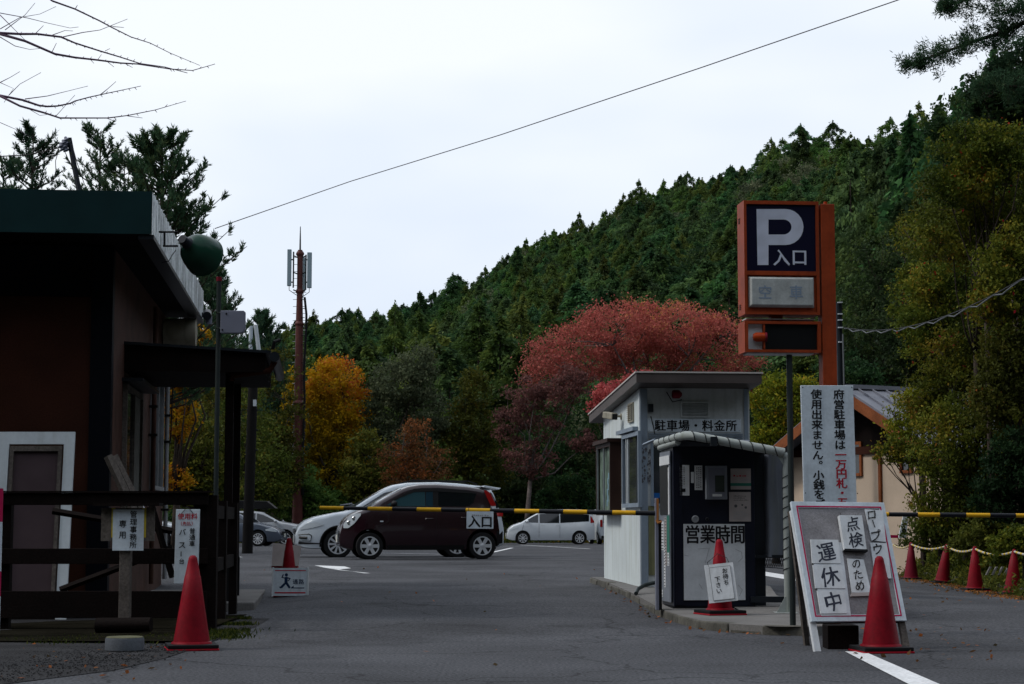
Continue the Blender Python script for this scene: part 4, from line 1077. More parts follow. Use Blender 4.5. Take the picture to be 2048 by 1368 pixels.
# P built from its outline
def P2(u, v): return pix(pf, u, v, -.014)
def arcpts(cu, cv, ru, rv, n=12): return [(cu + ru * math.sin(t), cv - rv * math.cos(t)) for t in [PI * k / n for k in range(n + 1)]]
out = arcpts(1571, 454, 36, 36)   # outer bowl from top to bottom
inn = arcpts(1567, 454, 16, 15)
mb = MB()
def poly2(pts): mb.add([pf.p(*P2(u, v), -.0145) for u, v in pts], [tuple(range(len(pts)))])
poly2([(1513, 418), (1537, 418), (1537, 530), (1515, 530)])
o_ = [(1537, 418)] + out + [(1537, 490)]; i_ = [(1537, 439)] + inn + [(1537, 469)]
vs = [pf.p(*P2(u, v), -.0145) for u, v in o_] + [pf.p(*P2(u, v), -.0145) for u, v in i_]; n = len(o_)
mb.add(vs, [(i, i + 1, n + i + 1, n + i) for i in range(n - 1)])
mb.build('letter', M['pwhite'], ps)
x, y = P2(1563, 515); x2, y2 = P2(1599, 514)
text(pf, [('入', x, y, .15), ('口', x2, y2, .15)], M['pwhite'], ps, h=-.0145, off=.018)
for v in (432, 606):
    for k in range(3):
        c = pf.p(0, pix(pf, 1490, v + k * 4)[1], -DEP + .04); mb = MB().tube([c, c + FWD * -.07 + Vector((-.006, 0, .0))], .004, 5); mb.build('clip', M['darksteel'], ub)
# lower box
pq = at(1490, 704, PY); lf = Fr(pq, RGT, UP); x1, y1 = pix(lf, 1642, 643)
mb = MB(); lf.box(mb, 0, x1, 0, y1, -DEP, -.06); t_ = .03
for (a, b, c_, d_) in ((0, t_, 0, y1), (x1 - t_, x1, 0, y1), (t_, x1 - t_, y1 - t_ * .8, y1), (t_, x1 - t_, 0, t_ * .8), (.162, .175, t_, y1 - t_)): lf.box(mb, a, b, c_, d_, -.06, 0)
lo = mb.build('lower_box', M['orange'], ps)
mb = MB(); lf.box(mb, t_, .162, t_ * .8, y1 - t_ * .8, -.0595, -.05); mb.build('white_backing', M['cardwhite'], lo)
mb = MB(); lf.box(mb, .175, x1 - t_, t_ * .8, y1 - t_ * .8, -.0595, -.03); mb.build('dark_display', M['blackgloss'], lo)
x, y = pix(lf, 1517, 674)
am = thing('warning_light', 'amber rotating beacon lying in the lower orange sign box', 'beacon', lf.p(x, y, -.04))
MB().lathe([(.045, -.07), (.05, -.03), (.05, .02), (.035, .055), (.0, .06)], 20, Matrix.Translation(lf.p(x, y, -.01)) @ Matrix.Rotation(R(-90), 4, 'Y') @ Matrix.Scale(.8, 4)).build('lens', M['amber'], am, smooth='auto')
MB().lathe([(.05, -.09), (.05, -.072)], 20, Matrix.Translation(lf.p(x, y, -.01)) @ Matrix.Rotation(R(-90), 4, 'Y') @ Matrix.Scale(.8, 4)).build('base', M['conedark'], am, smooth='auto')
mb = MB(); pf.box(mb, .02, .62, -.038, -.03, -.2, -.05); lf.box(mb, .03, .6, -.012, -.002, -.2, -.03); mb.build('pale_edge_strip', M['cardwhite'], ps)
mb = MB(); pf.box(mb, .25, .35, -.06, -.002, -.2, -.1); mb.build('joint', M['orange'], ps)
# post
xp0 = pix(pf, 1644, 600)[0]; xp1 = pix(pf, 1672, 600)[0]
zt = Z(405, PY); zb = iz(2.6, PY)
q0 = pf.p(xp0, 0, -.02); 
mb = MB(); pf2 = Fr((p0.x, p0.y, zb), RGT, UP); pf2.box(mb, xp0, xp1, 0, zt - zb, -.14, -.0); mb.build('post', M['orange'], ps, bevel=.004)
mb = MB(); pf2.box(mb, x1 - .01, xp0, Z(690, PY) - zb, Z(665, PY) - zb, -.1, -.04); pf2.box(mb, x1 - .03, xp0, Z(440, PY) - zb, Z(415, PY) - zb, -.1, -.04); mb.build('mounting_bracket', M['orange'], ps)
c = pf2.p((xp0 + xp1) / 2, zt - zb, -.07)
MB().tube([c, c + Vector((0, 0, .03))], .016, 8).build('eye_bolt', M['amber'], ps)
# steel support pole under the boxes
gpz = iz(2.4, 16.05); xq = X(1585.5, 16.05)
sp_ = MB().tube([(xq, 16.12, gpz), (xq + .0, 16.12, Z(710, 16.12) - .0)], .0255, 18).build('support_pole', M['polegreen'], smooth='auto', origin=(xq, 16.12, gpz))
tag(sp_, 'slim dark grey pole standing under the orange parking sign', 'pole')

# tall white notice
NY = 15.75
ns = thing('note_sign', 'tall white banknote notice with black and red writing', 'sign', (X(1662, NY), NY, 0))
nf = Fr(at(1615, 1130, NY), (1, .06, .004), (-.012, 0.01, 1))
x1, y1 = pix(nf, 1709, 770)
x0 = pix(nf, 1604, 770)[0]
mb = MB(); nf.box(mb, x0, x1, -.32, y1, -.02, 0); mb.build('board', M['signwhite'], ns, bevel=.003)
def ncol(s, u0, v0, step_v, size_px, du, m, off=.022):
    items = []
    for i, ch in enumerate(s):
        x, y = pix(nf, u0 + du * i, v0 + step_v * i); sz = size_px / F * NY
        if ch == '。': items.append((ch, x + sz * .62, y + sz * .55, sz))
        else: items.append((ch, x, y, sz))
    text(nf, items, m, ns, h=.003, off=off, sx=1.12)
ncol('府営駐車場は', 1680, 788, 20.2, 20.5, .35, M['ink'])
ncol('一万円札・五', 1683, 909, 19.0, 21, .6, M['redink'])
ncol('使用出来ません。', 1635, 788, 20.3, 20.5, .35, M['ink'])
ncol('小銭をご用意', 1638.5, 950, 19.2, 20.5, .4, M['ink'])
mb = MB()
for (u, v) in ((1608, 775), (1706, 774), (1716, 986), (1612, 986)):
    x, y = pix(nf, u, v); nf.box(mb, x - .004, x + .004, y - .004, y + .004, 0, .002)
mb.build('screw', M['black'], ns)

# ------------------------------------------------------------------ A-frame notice board
AY = 14.15
af = thing('ropeway_notice_board', 'large white A-frame board with pink border and black characters on cards', 'notice board', (X(1720, AY), AY + .1, 0))
psi = R(17)
Nn = Vector((math.sin(psi), -math.cos(psi), 0))
Uu = Vector((math.cos(psi), math.sin(psi), 0)); tau = R(20)
Vv = (UP * math.cos(tau) - Nn * math.sin(tau)).normalized()
bl = at(1623, 1243, AY)
ff = Fr(bl, (Uu + UP * -.008).normalized(), Vv)
Wb = pix(ff, 1814, 1245)[0]; Hb = pix(ff, 1591, 1003)[1]
mb = MB(); ff.box(mb, .05, Wb - .05, .05, Hb - .05, -.02, -.004); mb.build('backboard', M['signgrey'], af)
for (a, b, c_, d_) in ((0, .05, 0, Hb), (Wb - .05, Wb, 0, Hb), (.05, Wb - .05, 0, .05), (.05, Wb - .05, Hb - .05, Hb)):
    mb = MB(); ff.box(mb, a, b, c_, d_, -.024, .004); mb.build('frame_board', M['signwhite'], af, bevel=.002)
mb = MB(); i_ = .04; ff.bar(mb, [(i_, i_), (Wb - i_, i_), (Wb - i_, Hb - i_), (i_, Hb - i_)], .011, .003, .0055, True); mb.build('pink_border', M['crimson'], af)
# legs
for (a, h1) in ((-.004, Hb), (Wb - .045, .1)):
    pass
for a in (.0, Wb - .05):
    top = ff.p(a, Hb - .06, -.027); bot = ff.p(a, 0, -.027); dirn = (bot - top).normalized()
    k = (bot.z - .0) / -dirn.z; ft = bot + dirn * k
    P = [ff.U * 0, ff.U * .05]; N2 = ff.N * -.03
    MB().hull8([ft + Vector((0, 0, .003)), ft + ff.U * .05 + Vector((0, 0, .003)), ft + ff.U * .05 + N2 + Vector((0, 0, .003)), ft + N2 + Vector((0, 0, .003)), top, top + ff.U * .05, top + ff.U * .05 + N2, top + N2]).build('leg', M['oldwood'] if a else M['cardwhite'], af)
    t2 = top + N2 * 1.1; f2 = Vector((t2.x + .15, t2.y - Nn.y * .28, .003))
    MB().hull8([f2, f2 + ff.U * .04, f2 + ff.U * .04 - Nn * .03, f2 - Nn * .03, t2, t2 + ff.U * .04, t2 + ff.U * .04 - Nn * .03, t2 - Nn * .03]).build('rear_leg', M['oldwood'], af)
mb = MB(); ff.box(mb, .05, Wb - .05, .0, .04, -.06, -.028); mb.build('cross_rail', M['darkwood'], af)
# cards
def cardp(quad, th, m='cardwhite', nm='card'):
    P = [ff.p(*pix(ff, u, v), .002) for u, v in quad]
    return MB().hull8(P + [p + ff.N * th for p in P]).build(nm, M[m], af)
cardp([(1642, 1232), (1701, 1231), (1683, 1085), (1621, 1079)], .006)
cardp([(1640, 1228), (1693, 1227), (1688, 1182), (1633, 1182)], .012); cardp([(1630, 1177), (1690, 1177), (1682, 1131), (1625, 1131)], .012); cardp([(1624, 1127), (1681, 1127), (1676, 1080), (1621, 1080)], .012)
cardp([(1686, 1101), (1730, 1101), (1721, 1033), (1676, 1033)], .035)
cardp([(1687, 1104), (1732, 1105), (1731, 1101), (1686, 1100)], .038, 'black', 'card_tray')
cardp([(1703, 1185), (1742, 1185), (1727, 1119), (1694, 1117)], .008); cardp([(1700, 1193), (1744, 1191), (1743, 1184), (1702, 1186)], .010, 'paperp', 'torn_strip')
cardp([(1743, 1080), (1772, 1083), (1766, 1020), (1730, 1018)], .006); cardp([(1750, 1157), (1782, 1156), (1773, 1086), (1740, 1085)], .010)
def ach(s, lst, m=M['ink'], off=.018, sl=.1, h=.014, br=.09):
    it = []
    for ch, (u, v, px) in zip(s, lst):
        x, y = pix(ff, u, v); it.append((ch, x, y, px / F * AY) if ch != 'ー' else (ch, x, y, px / F * AY, PI / 2))
    text(ff, it, m, af, h=h, off=off, brush=br)
ach('運休中', ((1652, 1105, 42), (1659, 1154, 43), (1665, 1204, 42)), mat('brush_ink', (.035, .04, .06), .7), .016)
ach('点検', ((1702, 1050, 32), (1708, 1082, 33)), mat('brush_ink_b', (.03, .035, .05), .7), .008, h=.039)
ach('のため', ((1712, 1127, 22), (1715, 1149, 23), (1719, 1171, 24)), M['ink'], .008)
ach('ロープウェ', ((1743, 1029, 24), (1747, 1048, 20), (1751, 1071, 26), (1754, 1098, 26), (1757, 1122, 20)), M['ink'], .010)
mb = MB()
for (u, v) in ((1681, 1026), (1711, 1029)):
    q = ff.p(*pix(ff, u, v), .01); mb.tube([q, q + Vector((.006, -.01, -.04))], .0025, 5)
mb.build('hook', M['wire'], af)
blk = MB().box((X(1652, 14.35), 14.35, 0), (X(1714, 14.35), 14.6, Z(1251, 14.35))).build('sign_weight_block', M['darkwood'], origin=(X(1683, 14.4), 14.4, 0), bevel=.006)
tag(blk, 'dark wooden block weighing down the notice board from behind', 'block')
# ------------------------------------------------------------------ cars
def smooth_prof(pts, xs, s=.05):
    """polyline z(x) softened"""
    px = [p[0] for p in pts]; pz = [p[1] for p in pts]
    d = np.linspace(px[0], px[-1], 800); z = np.interp(d, px, pz)
    k = max(1, int(s / (d[1] - d[0]))); ker = np.hanning(2 * k + 3); ker /= ker.sum()
    zz = np.convolve(np.pad(z, k + 1, 'edge'), ker, 'valid')
    return np.interp(xs, d, zz)

class Car:
    def __init__(s, L, Wd, top, belt, clear, wheels, wr, body, glassm, tint, label, loc, yaw, name='parked_car', grp=None, front_taper=.22, rear_taper=.10, spokes=7, tumble=.30, cat='car'):
        s.L = L; s.hw = Wd / 2; s.top = top; s.belt = belt; s.clear = clear; s.wh = wheels; s.wr = wr; s.ft = front_taper; s.rt = rear_taper; s.tb = tumble
        s.t = thing(name, label, cat, loc, yaw, grp); s.body = body; s.g = glassm; s.tint = tint
        xs = list(np.linspace(-L/2 + .012, L/2 - .012, 70))
        for xw in wheels:
            Ra = wr + .055
            xs += [xw + Ra * math.cos(a) for a in np.linspace(0, PI, 19)] + [xw - Ra - .004, xw + Ra + .004]
        xs = sorted(set(round(x, 4) for x in xs)); s.xs = np.array(xs)
        s.make(spokes)
    def ztop(s, x): return float(smooth_prof(s.top, np.array([x]))[0])
    def zbot(s, x):
        z = s.clear
        de = min(x + s.L/2, s.L/2 - x)
        if de < .35: z += .10 * (1 - de / .35) ** 2
        for xw in s.wh:
            Ra = s.wr + .055; d = abs(x - xw)
            if d < Ra: z = max(z, s.wr + math.sqrt(Ra * Ra - d * d))
        return z
    def W(s, x, z):
        dx = s.L/2 - x; w = s.hw
        if dx < .75: w *= 1 - s.ft * (1 - max(dx, 0) / .75) ** 2.2
        dr = x + s.L/2
        if dr < .6: w *= 1 - s.rt * (1 - max(dr, 0) / .6) ** 2.2
        b = s.belt
        if z > b: w -= (z - b) * s.tb + .012
        elif z > b - .06: w -= .012 * (z - b + .06) / .06
        w -= .05 * max(0, (.55 - z) / .4) ** 1.5
        w -= .018 * ((z - .6) / .3) ** 2 if z < b else .018 * ((b - .6) / .3) ** 2
        return max(w, .1)
    def ring(s, x):
        zt = s.zt_c[x]; zb = s.zbot(x); r = min(.10, (zt - zb) * .25)
        zs = zt - r
        pts = [(0, zb)]
        pts.append((s.W(x, zb) - .03, zb))
        n = 9
        for i in range(n):
            z = zb + .02 + (zs - zb - .02) * i / (n - 1); pts.append((s.W(x, z), z))
        w = s.W(x, zs)
        for a in (22, 45, 68, 88):
            pts.append((w - r * 1.1 * (1 - math.cos(R(a))), zs + r * math.sin(R(a)) * .8))
        wi = w - r * 1.1
        for k in (.66, .33, 0): pts.append((wi * k, zt - r * .2 + r * .2 * (1 - k * k)))
        return pts
    def make(s, spokes):
        zt = smooth_prof(s.top, s.xs); s.zt_c = {float(x): float(z) for x, z in zip(s.xs, zt)}
        rings = [s.ring(float(x)) for x in s.xs]; m = len(rings[0])
        vs = []; fs = []
        for x, rg in zip(s.xs, rings):
            for (y, z) in rg: vs.append((x, -y, z))
            for (y, z) in rg[1:-1][::-1]: vs.append((x, y, z))
        k = 2 * m - 2
        for i in range(len(rings) - 1):
            for j in range(k): fs.append((i*k+j, i*k+(j+1) % k, (i+1)*k+(j+1) % k, (i+1)*k+j))
        fs.append(tuple(reversed(range(k)))); fs.append(tuple(range((len(rings)-1)*k, len(rings)*k)))
        b = MB().add(vs, fs).build('body', s.body, s.t, local=True, smooth='auto'); s.b = b
        for xw in s.wh:
            MB().box((xw - s.wr - .04, -s.hw + .26, s.clear + .01), (xw + s.wr + .04, s.hw - .26, s.wr * 2 + .04)).build('wheel_well', M['black'], s.t, local=True)
            for sd in (-1, 1):
                y = sd * (s.hw - .115)
                Mx = Matrix.Translation((xw, y, s.wr)) @ Matrix.Rotation(R(90) * -sd, 4, 'X')
                r = s.wr
                ty = MB().lathe([(r * .6, -.09), (r * .94, -.095), (r, -.07), (r, .07), (r * .95, .092), (r * .72, .098), (r * .68, .085)], 36, Mx).build('wheel', M['tyre'], s.t, local=True, smooth='auto')
                MB().lathe([(r * .7, .086), (r * .66, .088), (r * .64, .05), (.02, .04)], 36, Mx, cap=False).build('rim_barrel', M['blackgloss'], ty, local=True, smooth='auto')
                mb = MB(); mb.lathe([(r * .705, .087), (r * .70, .097), (r * .645, .099), (r * .62, .085)], 36, Mx, cap=False)
                mb.lathe([(.058, .05), (.058, .085), (.045, .094), (.0, .096)], 20, Mx, cap=False)
                for q in range(spokes):
                    a = 2 * PI * q / spokes; Mq = Mx @ Matrix.Rotation(a, 4, 'Z')
                    w0, w1 = (.022, .036) if spokes > 6 else (.045, .05)
                    mb.hull8([Mq @ Vector(p) for p in ((.03, -w0, .06), (r * .66, -w1, .06), (r * .66, w1, .06), (.03, w0, .06), (.03, -w0 * .7, .088), (r * .66, -w1 * .7, .092), (r * .66, w1 * .7, .092), (.03, w0 * .7, .088))])
                mb.build('rim', M['rim'], ty, local=True, smooth='auto')
    def patch(s, lo, up, m, name, n=16, off=.006, rows=5, parent=None, sides=(-1, 1), th=.004):
        x0, x1 = lo[0][0], lo[-1][0]; xs = np.linspace(x0, x1, n)
        zl = np.interp(xs, [p[0] for p in lo], [p[1] for p in lo]); zu = np.interp(xs, [p[0] for p in up], [p[1] for p in up])
        out = []
        for sd in sides:
            vs = []
            for x, a, b in zip(xs, zl, zu):
                for j in range(rows):
                    z = a + (b - a) * j / (rows - 1); vs.append((x, sd * (s.W(x, z) + off), z))
            fs = [(i*rows+j, (i+1)*rows+j, (i+1)*rows+j+1, i*rows+j+1) for i in range(n-1) for j in range(rows-1)]
            out.append(MB().add(vs, fs).build(name, m, parent or s.t, local=True, smooth=True))
        return out
    def toppatch(s, x0, x1, m, name, edge=.06, off=.006, n=10):
        xs = np.linspace(x0, x1, n); vs = []
        zt = smooth_prof(s.top, xs)
        for x, z in zip(xs, zt):
            r = min(.10, (z - s.zbot(x)) * .25); wi = s.W(x, z - r) - r * 1.1 - edge + .05
            for k in (-1, -.66, -.33, 0, .33, .66, 1): vs.append((x, wi * k, z - r * .2 * k * k + off))
        fs = [(i*7+j, (i+1)*7+j, (i+1)*7+j+1, i*7+j+1) for i in range(n-1) for j in range(6)]
        return MB().add(vs, fs).build(name, m, s.t, local=True, smooth=True)
    def seam(s, pts, w=.006):
        for sd in (-1, 1):
            mb = MB()
            for (a, b) in zip(pts[:-1], pts[1:]):
                P = []
                for t in np.linspace(0, 1, 6):
                    x = a[0] + (b[0] - a[0]) * t; z = a[1] + (b[1] - a[1]) * t; P.append(Vector((x, sd * (s.W(x, z) + .0005), z)))
                mb.tube(P, w / 2, 4)
            mb.build('door_seam', M['black'], s.b, local=True)
    def handle(s, x, z, m=None):
        for sd in (-1, 1):
            y = s.W(x, z); MB().tube([(x - .07, sd * (y + .004), z), (x - .05, sd * (y + .022), z), (x + .05, sd * (y + .022), z), (x + .07, sd * (y + .004), z)], .009, 6).build('door_handle', m or s.body, s.t, local=True, smooth='auto')
    def mirror(s, x, z, m=None):
        for sd in (-1, 1):
            y = s.W(x, z); Mx = Matrix.Translation((x, sd * (y + .11), z + .02)) @ Matrix.Diagonal((.07, .10, .065, 1))
            MB().lathe([(math.sin(t), -math.cos(t)) for t in np.linspace(.01, PI - .01, 9)], 14, Mx, cap=False).build('mirror', m or s.body, s.t, local=True, smooth=True)
    def rear(s, zl0, zl1):
        """tail lamps and plate"""
        x = -s.L/2
        MB().box((x - .012, -.165, .62), (x - .002, .165, .78)).build('number_plate', M['plate'], s.t, local=True)
    def front(s, zp, zg0, zg1):
        x = s.L/2; w = s.W(x - .02, zg0)
        MB().box((x - .010, -w * .75, zg0), (x + .004, w * .75, zg1)).build('grille', M['blackgloss'], s.t, local=True)
        for i in range(3): MB().box((x + .005, -w * .7, zg0 + (zg1 - zg0) * (i + .3) / 3), (x + .012, w * .7, zg0 + (zg1 - zg0) * (i + .5) / 3)).build('grille_bar', M['chrome'], s.t, local=True)
        MB().box((x + .013, -.165, zp), (x + .02, .165, zp + .16)).build('number_plate', M['plate'], s.t, local=True)
    def visor(s, lo, up): pass

def zg(x, y): return gz(x, y)
# maroon hatchback, nose to the left (local +x points to world -x)
maroon = paint('maroon_paint', (.014, .0025, .006), .25)
cx, cy = X(831, 40.3), 40.9
c = Car(3.40, 1.475, [(-1.70, .50), (-1.69, .70), (-1.65, .98), (-1.60, 1.14), (-1.52, 1.36), (-1.44, 1.475), (-1.30, 1.515), (-1.01, 1.558), (-.35, 1.604), (.0, 1.597), (.25, 1.555), (.39, 1.505), (.75, 1.31), (1.12, 1.095), (1.20, 1.06), (1.32, 1.015), (1.46, .955), (1.57, .87), (1.65, .77), (1.69, .66), (1.70, .50)], 1.10, .20, (-1.31, 1.08), .285, maroon, M['carglass'], 1,
    'dark maroon hatchback parked side-on behind the barrier arm', (cx, cy, zg(cx, cy)), PI + R(10), spokes=6, rear_taper=.16, front_taper=.38, tumble=.16)
mint = glassmat('blue_tinted_glass', (.025, .065, .080), .03)
c.patch([(-.09, 1.115), (.445, 1.115), (.72, 1.14)], [(-.09, 1.425), (.12, 1.42), (.34, 1.35), (.72, 1.15)], mint, 'side_window')
c.patch([(-.256, 1.115), (-.105, 1.115)], [(-.256, 1.43), (-.105, 1.425)], glassmat('darker_blue_glass', (.012, .035, .055), .03), 'side_window', 4)
c.patch([(-1.18, 1.36), (-1.12, 1.20), (-1.02, 1.125), (-.95, 1.115), (-.375, 1.115)], [(-1.18, 1.375), (-1.12, 1.40), (-1.02, 1.41), (-.95, 1.415), (-.375, 1.43)], M['cartint'], 'side_window', 22)
c.patch([(-1.20, 1.385), (-.3, 1.435), (.14, 1.42), (.62, 1.22)], [(-1.20, 1.40), (-.95, 1.465), (-.3, 1.50), (.14, 1.49), (.62, 1.25)], M['trim'], 'rain_visor', off=.016, rows=3)
c.patch([(-.37, 1.115), (-.262, 1.115)], [(-.37, 1.44), (-.262, 1.44)], M['trim'], 'pillar_trim', 3, off=.005)
wsg = glassmat('windscreen_glass', (.07, .10, .12), .04)
c.toppatch(.40, 1.15, wsg, 'windscreen', .06)
c.seam([(1.00, .62), (.90, .70), (.69, .80), (.69, 1.10)]); c.seam([(-.32, .30), (-.325, 1.11)]); c.seam([(-.98, .60), (-1.02, .80), (-1.10, 1.12)]); c.seam([(-.95, .30), (.75, .30)])
c.handle(-.17, .86); c.handle(-.93, .88); c.mirror(.58, 1.15, M['trim'])
c.patch([(1.27, .93), (1.40, .76), (1.52, .66), (1.62, .66)], [(1.27, .975), (1.40, .96), (1.52, .89), (1.62, .74)], M['lens'], 'headlight', off=.012, n=14)
for sd in (-1, 1):
    for (x, z, r) in ((1.40, .86, .05), (1.50, .77, .052)):
        MB().lathe([(r, 0), (r * .9, .006), (r * .55, .001), (.0, .004)], 16, Matrix.Translation((x, sd * (c.W(x, z) + .015), z)) @ Matrix.Rotation(R(90) * -sd, 4, 'X')).build('reflector', M['chrome'], c.t, local=True, smooth='auto')
c.patch([(-1.615, 1.13), (-1.50, 1.13), (-1.42, 1.30), (-1.36, 1.44)], [(-1.615, 1.15), (-1.50, 1.40), (-1.42, 1.455), (-1.36, 1.46)], M['taillens'], 'taillight', off=.010, n=10)
c.patch([(-1.615, 1.06), (-1.50, 1.06)], [(-1.615, 1.125), (-1.50, 1.125)], M['rim'], 'reverse_lamp', off=.009, n=5)
c.patch([(.80, .79), (.87, .79)], [(.80, .815), (.87, .815)], M['lens'], 'side_marker', off=.012, n=3)
c.patch([(-.92, .205), (.72, .205)], [(-.92, .29), (.72, .29)], M['trim'], 'sill_trim', off=.004, rows=3)
c.patch([(-1.68, .32), (-1.63, .30)], [(-1.68, .60), (-1.63, .60)], M['trim'], 'bumper_corner', off=.004, n=4)
c.front(.36, .50, .60); c.rear(0, 0)
MB().hull8([(-1.56, -.50, 1.47), (-1.30, -.54, 1.52), (-1.30, .54, 1.52), (-1.56, .50, 1.47), (-1.58, -.48, 1.49), (-1.30, -.54, 1.545), (-1.30, .54, 1.545), (-1.58, .48, 1.49)]).build('roof_spoiler', c.body, c.t, local=True, bevel=.006)

# white sports wagon behind
white = paint('white_paint', (.60, .66, .72), .22)
cx, cy = X(792, 44), 44.6
c = Car(4.80, 1.78, [(-2.40, .55), (-2.38, .85), (-2.32, 1.12), (-2.22, 1.36), (-2.14, 1.61), (-1.95, 1.67), (-1.4, 1.73), (-.9, 1.76), (-.2, 1.745), (.15, 1.69), (.38, 1.60), (.8, 1.36), (1.15, 1.13), (1.25, 1.085), (1.60, 1.03), (1.97, .955), (2.20, .86), (2.33, .75), (2.40, .60), (2.40, .48)], 1.03, .22, (-1.30, 1.44), .33, white, M['carglass'], 0,
    'white sporty wagon parked behind the maroon car', (cx, cy, zg(cx, cy) - .02), PI + R(9), spokes=10, front_taper=.34)
c.patch([(-.1, 1.08), (.95, 1.10)], [(-.1, 1.60), (.38, 1.50), (.95, 1.14)], M['carglass'], 'side_window'); c.patch([(-1.0, 1.06), (-.17, 1.06)], [(-1.0, 1.57), (-.17, 1.55)], M['cartint'], 'side_window'); c.patch([(-2.0, 1.14), (-1.07, 1.06)], [(-2.0, 1.44), (-1.07, 1.56)], M['cartint'], 'side_window')
c.toppatch(.36, 1.20, wsg, 'windscreen', .06)
c.patch([(1.76, .76), (2.05, .69), (2.30, .65)], [(1.76, .775), (1.94, .83), (2.16, .785), (2.30, .69)], M['lens'], 'headlight', off=.014)
for sd in (-1, 1):
    mb = MB(); P = []
    for (x, z) in ((2.33, .54), (2.10, .56), (2.04, .52), (2.06, .40), (2.32, .40)): P.append(Vector((x, sd * (c.W(x, z) + .008), z)))
    mb.tube(P, .009, 6); mb.tube([Vector((2.14, sd * (c.W(2.14, .47) + .008), .47)), Vector((2.31, sd * (c.W(2.31, .48) + .008), .48))], .03, 6); mb.build('fog_lamp_surround', M['blackgloss'], c.t, local=True)
for sd in (-1, 1): MB().tube([(-.1, sd * .58, 1.74), (-.3, sd * .58, 1.79), (-1.6, sd * .58, 1.77), (-1.8, sd * .58, 1.70)], .016, 6).build('roof_rail', M['trim'], c.t, local=True, smooth='auto')
MB().hull8([(-2.30, -.60, 1.58), (-1.95, -.64, 1.62), (-1.95, .64, 1.62), (-2.30, .60, 1.58), (-2.36, -.58, 1.615), (-1.95, -.64, 1.675), (-1.95, .64, 1.675), (-2.36, .58, 1.615)]).build('roof_spoiler', c.body, c.t, local=True, bevel=.01)
c.patch([(-2.37, .96), (-2.10, .97)], [(-2.37, 1.10), (-2.10, 1.06)], M['taillens'], 'taillight', off=.012, n=6)
c.patch([(-2.28, 1.16), (-2.08, 1.14)], [(-2.28, 1.20), (-2.12, 1.50), (-2.08, 1.52)], M['cartint'], 'side_window', off=.010, n=6)
c.patch([(-2.36, .34), (-1.75, .28)], [(-2.36, .62), (-2.05, .34), (-1.75, .30)], M['trim'], 'bumper_trim', off=.010, n=8)
c.patch([(1.85, .33), (2.33, .33)], [(1.85, .35), (2.33, .38)], M['trim'], 'bumper_trim', off=.010, n=8)
for sd in (-1, 1):
    for xw in c.wh:
        Ra = c.wr + .075; MB().tube([Vector((xw + Ra * math.cos(q), sd * (c.W(xw + Ra * math.cos(q), c.wr + Ra * math.sin(q)) + .002), c.wr + Ra * math.sin(q))) for q in np.linspace(-.15, PI + .15, 20)], .022, 6).build('arch_trim', M['trim'], c.t, local=True, smooth='auto')
c.seam([(.98, .36), (1.0, .7), (.86, 1.05)]); c.seam([(-.13, .34), (-.13, 1.05)]); c.mirror(.72, 1.12); c.handle(.05, .93)
c.front(.36, .56, .68)

# white minivan, far
white2 = paint('pearl_white_paint', (.58, .62, .66), .25)
MV = [(-2.13, .60), (-2.12, 1.05), (-2.05, 1.40), (-1.90, 1.64), (-1.5, 1.70), (-.4, 1.71), (.4, 1.66), (.95, 1.38), (1.45, 1.08), (1.85, .94), (2.05, .78), (2.12, .60), (2.13, .45)]
cx, cy = X(1100, 92.5), 93.0
c = Car(4.27, 1.70, MV, 1.02, .20, (-1.38, 1.36), .31, white2, M['carglass'], 0, 'white minivan parked side-on far across the car park', (cx, cy, zg(cx, cy)), PI + R(3), spokes=8, tumble=.2)
c.patch([(.62, 1.05), (1.28, 1.08)], [(.62, 1.46), (.85, 1.36), (1.28, 1.10)], M['carglass'], 'side_window'); c.patch([(-.4, 1.04), (.55, 1.04)], [(-.4, 1.52), (.55, 1.47)], M['cartint'], 'side_window'); c.patch([(-1.85, 1.12), (-.45, 1.04)], [(-1.85, 1.44), (-.45, 1.52)], M['cartint'], 'side_window')
c.patch([(-2.10, 1.06), (-1.92, 1.04)], [(-2.10, 1.12), (-1.96, 1.36), (-1.92, 1.37)], M['taillens'], 'taillight', off=.012, n=5)
c.patch([(1.60, .80), (2.02, .66)], [(1.60, .90), (1.85, .86), (2.02, .72)], M['lens'], 'headlight', off=.012)
c.toppatch(.55, 1.48, M['carglass'], 'windscreen', .1); c.mirror(1.15, 1.1); c.seam([(.58, .34), (.58, 1.04)], .012); c.seam([(-.43, .34), (-.43, 1.04)], .012); c.seam([(1.45, .5), (1.3, 1.05)], .012); c.handle(.42, .95); c.handle(-.3, .95); c.front(.4, .58, .68)
# second white van seen from the rear beside the booth
cx, cy = X(1222, 93.5), 95.0
c = Car(3.4, 1.66, [(-1.70, .5), (-1.69, 1.1), (-1.64, 1.6), (-1.5, 1.72), (.6, 1.74), (1.1, 1.3), (1.3, 1.02), (1.66, .9), (1.70, .5)], 1.02, .2, (-1.2, 1.25), .28, white2, M['carglass'], 0, 'white boxy van seen from behind, partly hidden by the toll booth', (cx, cy, zg(cx, cy)), R(97), spokes=6, tumble=.12)
MB().box((-1.712, -.60, 1.05), (-1.70, .60, 1.5)).build('rear_window', M['carglass'], c.t, local=True)
for sd in (-1, 1): MB().box((-1.715, sd * .70 - .06, .85), (-1.69, sd * .70 + .06, 1.2)).build('taillight', M['taillens'], c.t, local=True)
MB().box((-1.715, -.7, .30), (-1.70, .7, .42)).build('bumper_trim', M['trim'], c.t, local=True); c.rear(0, 0)

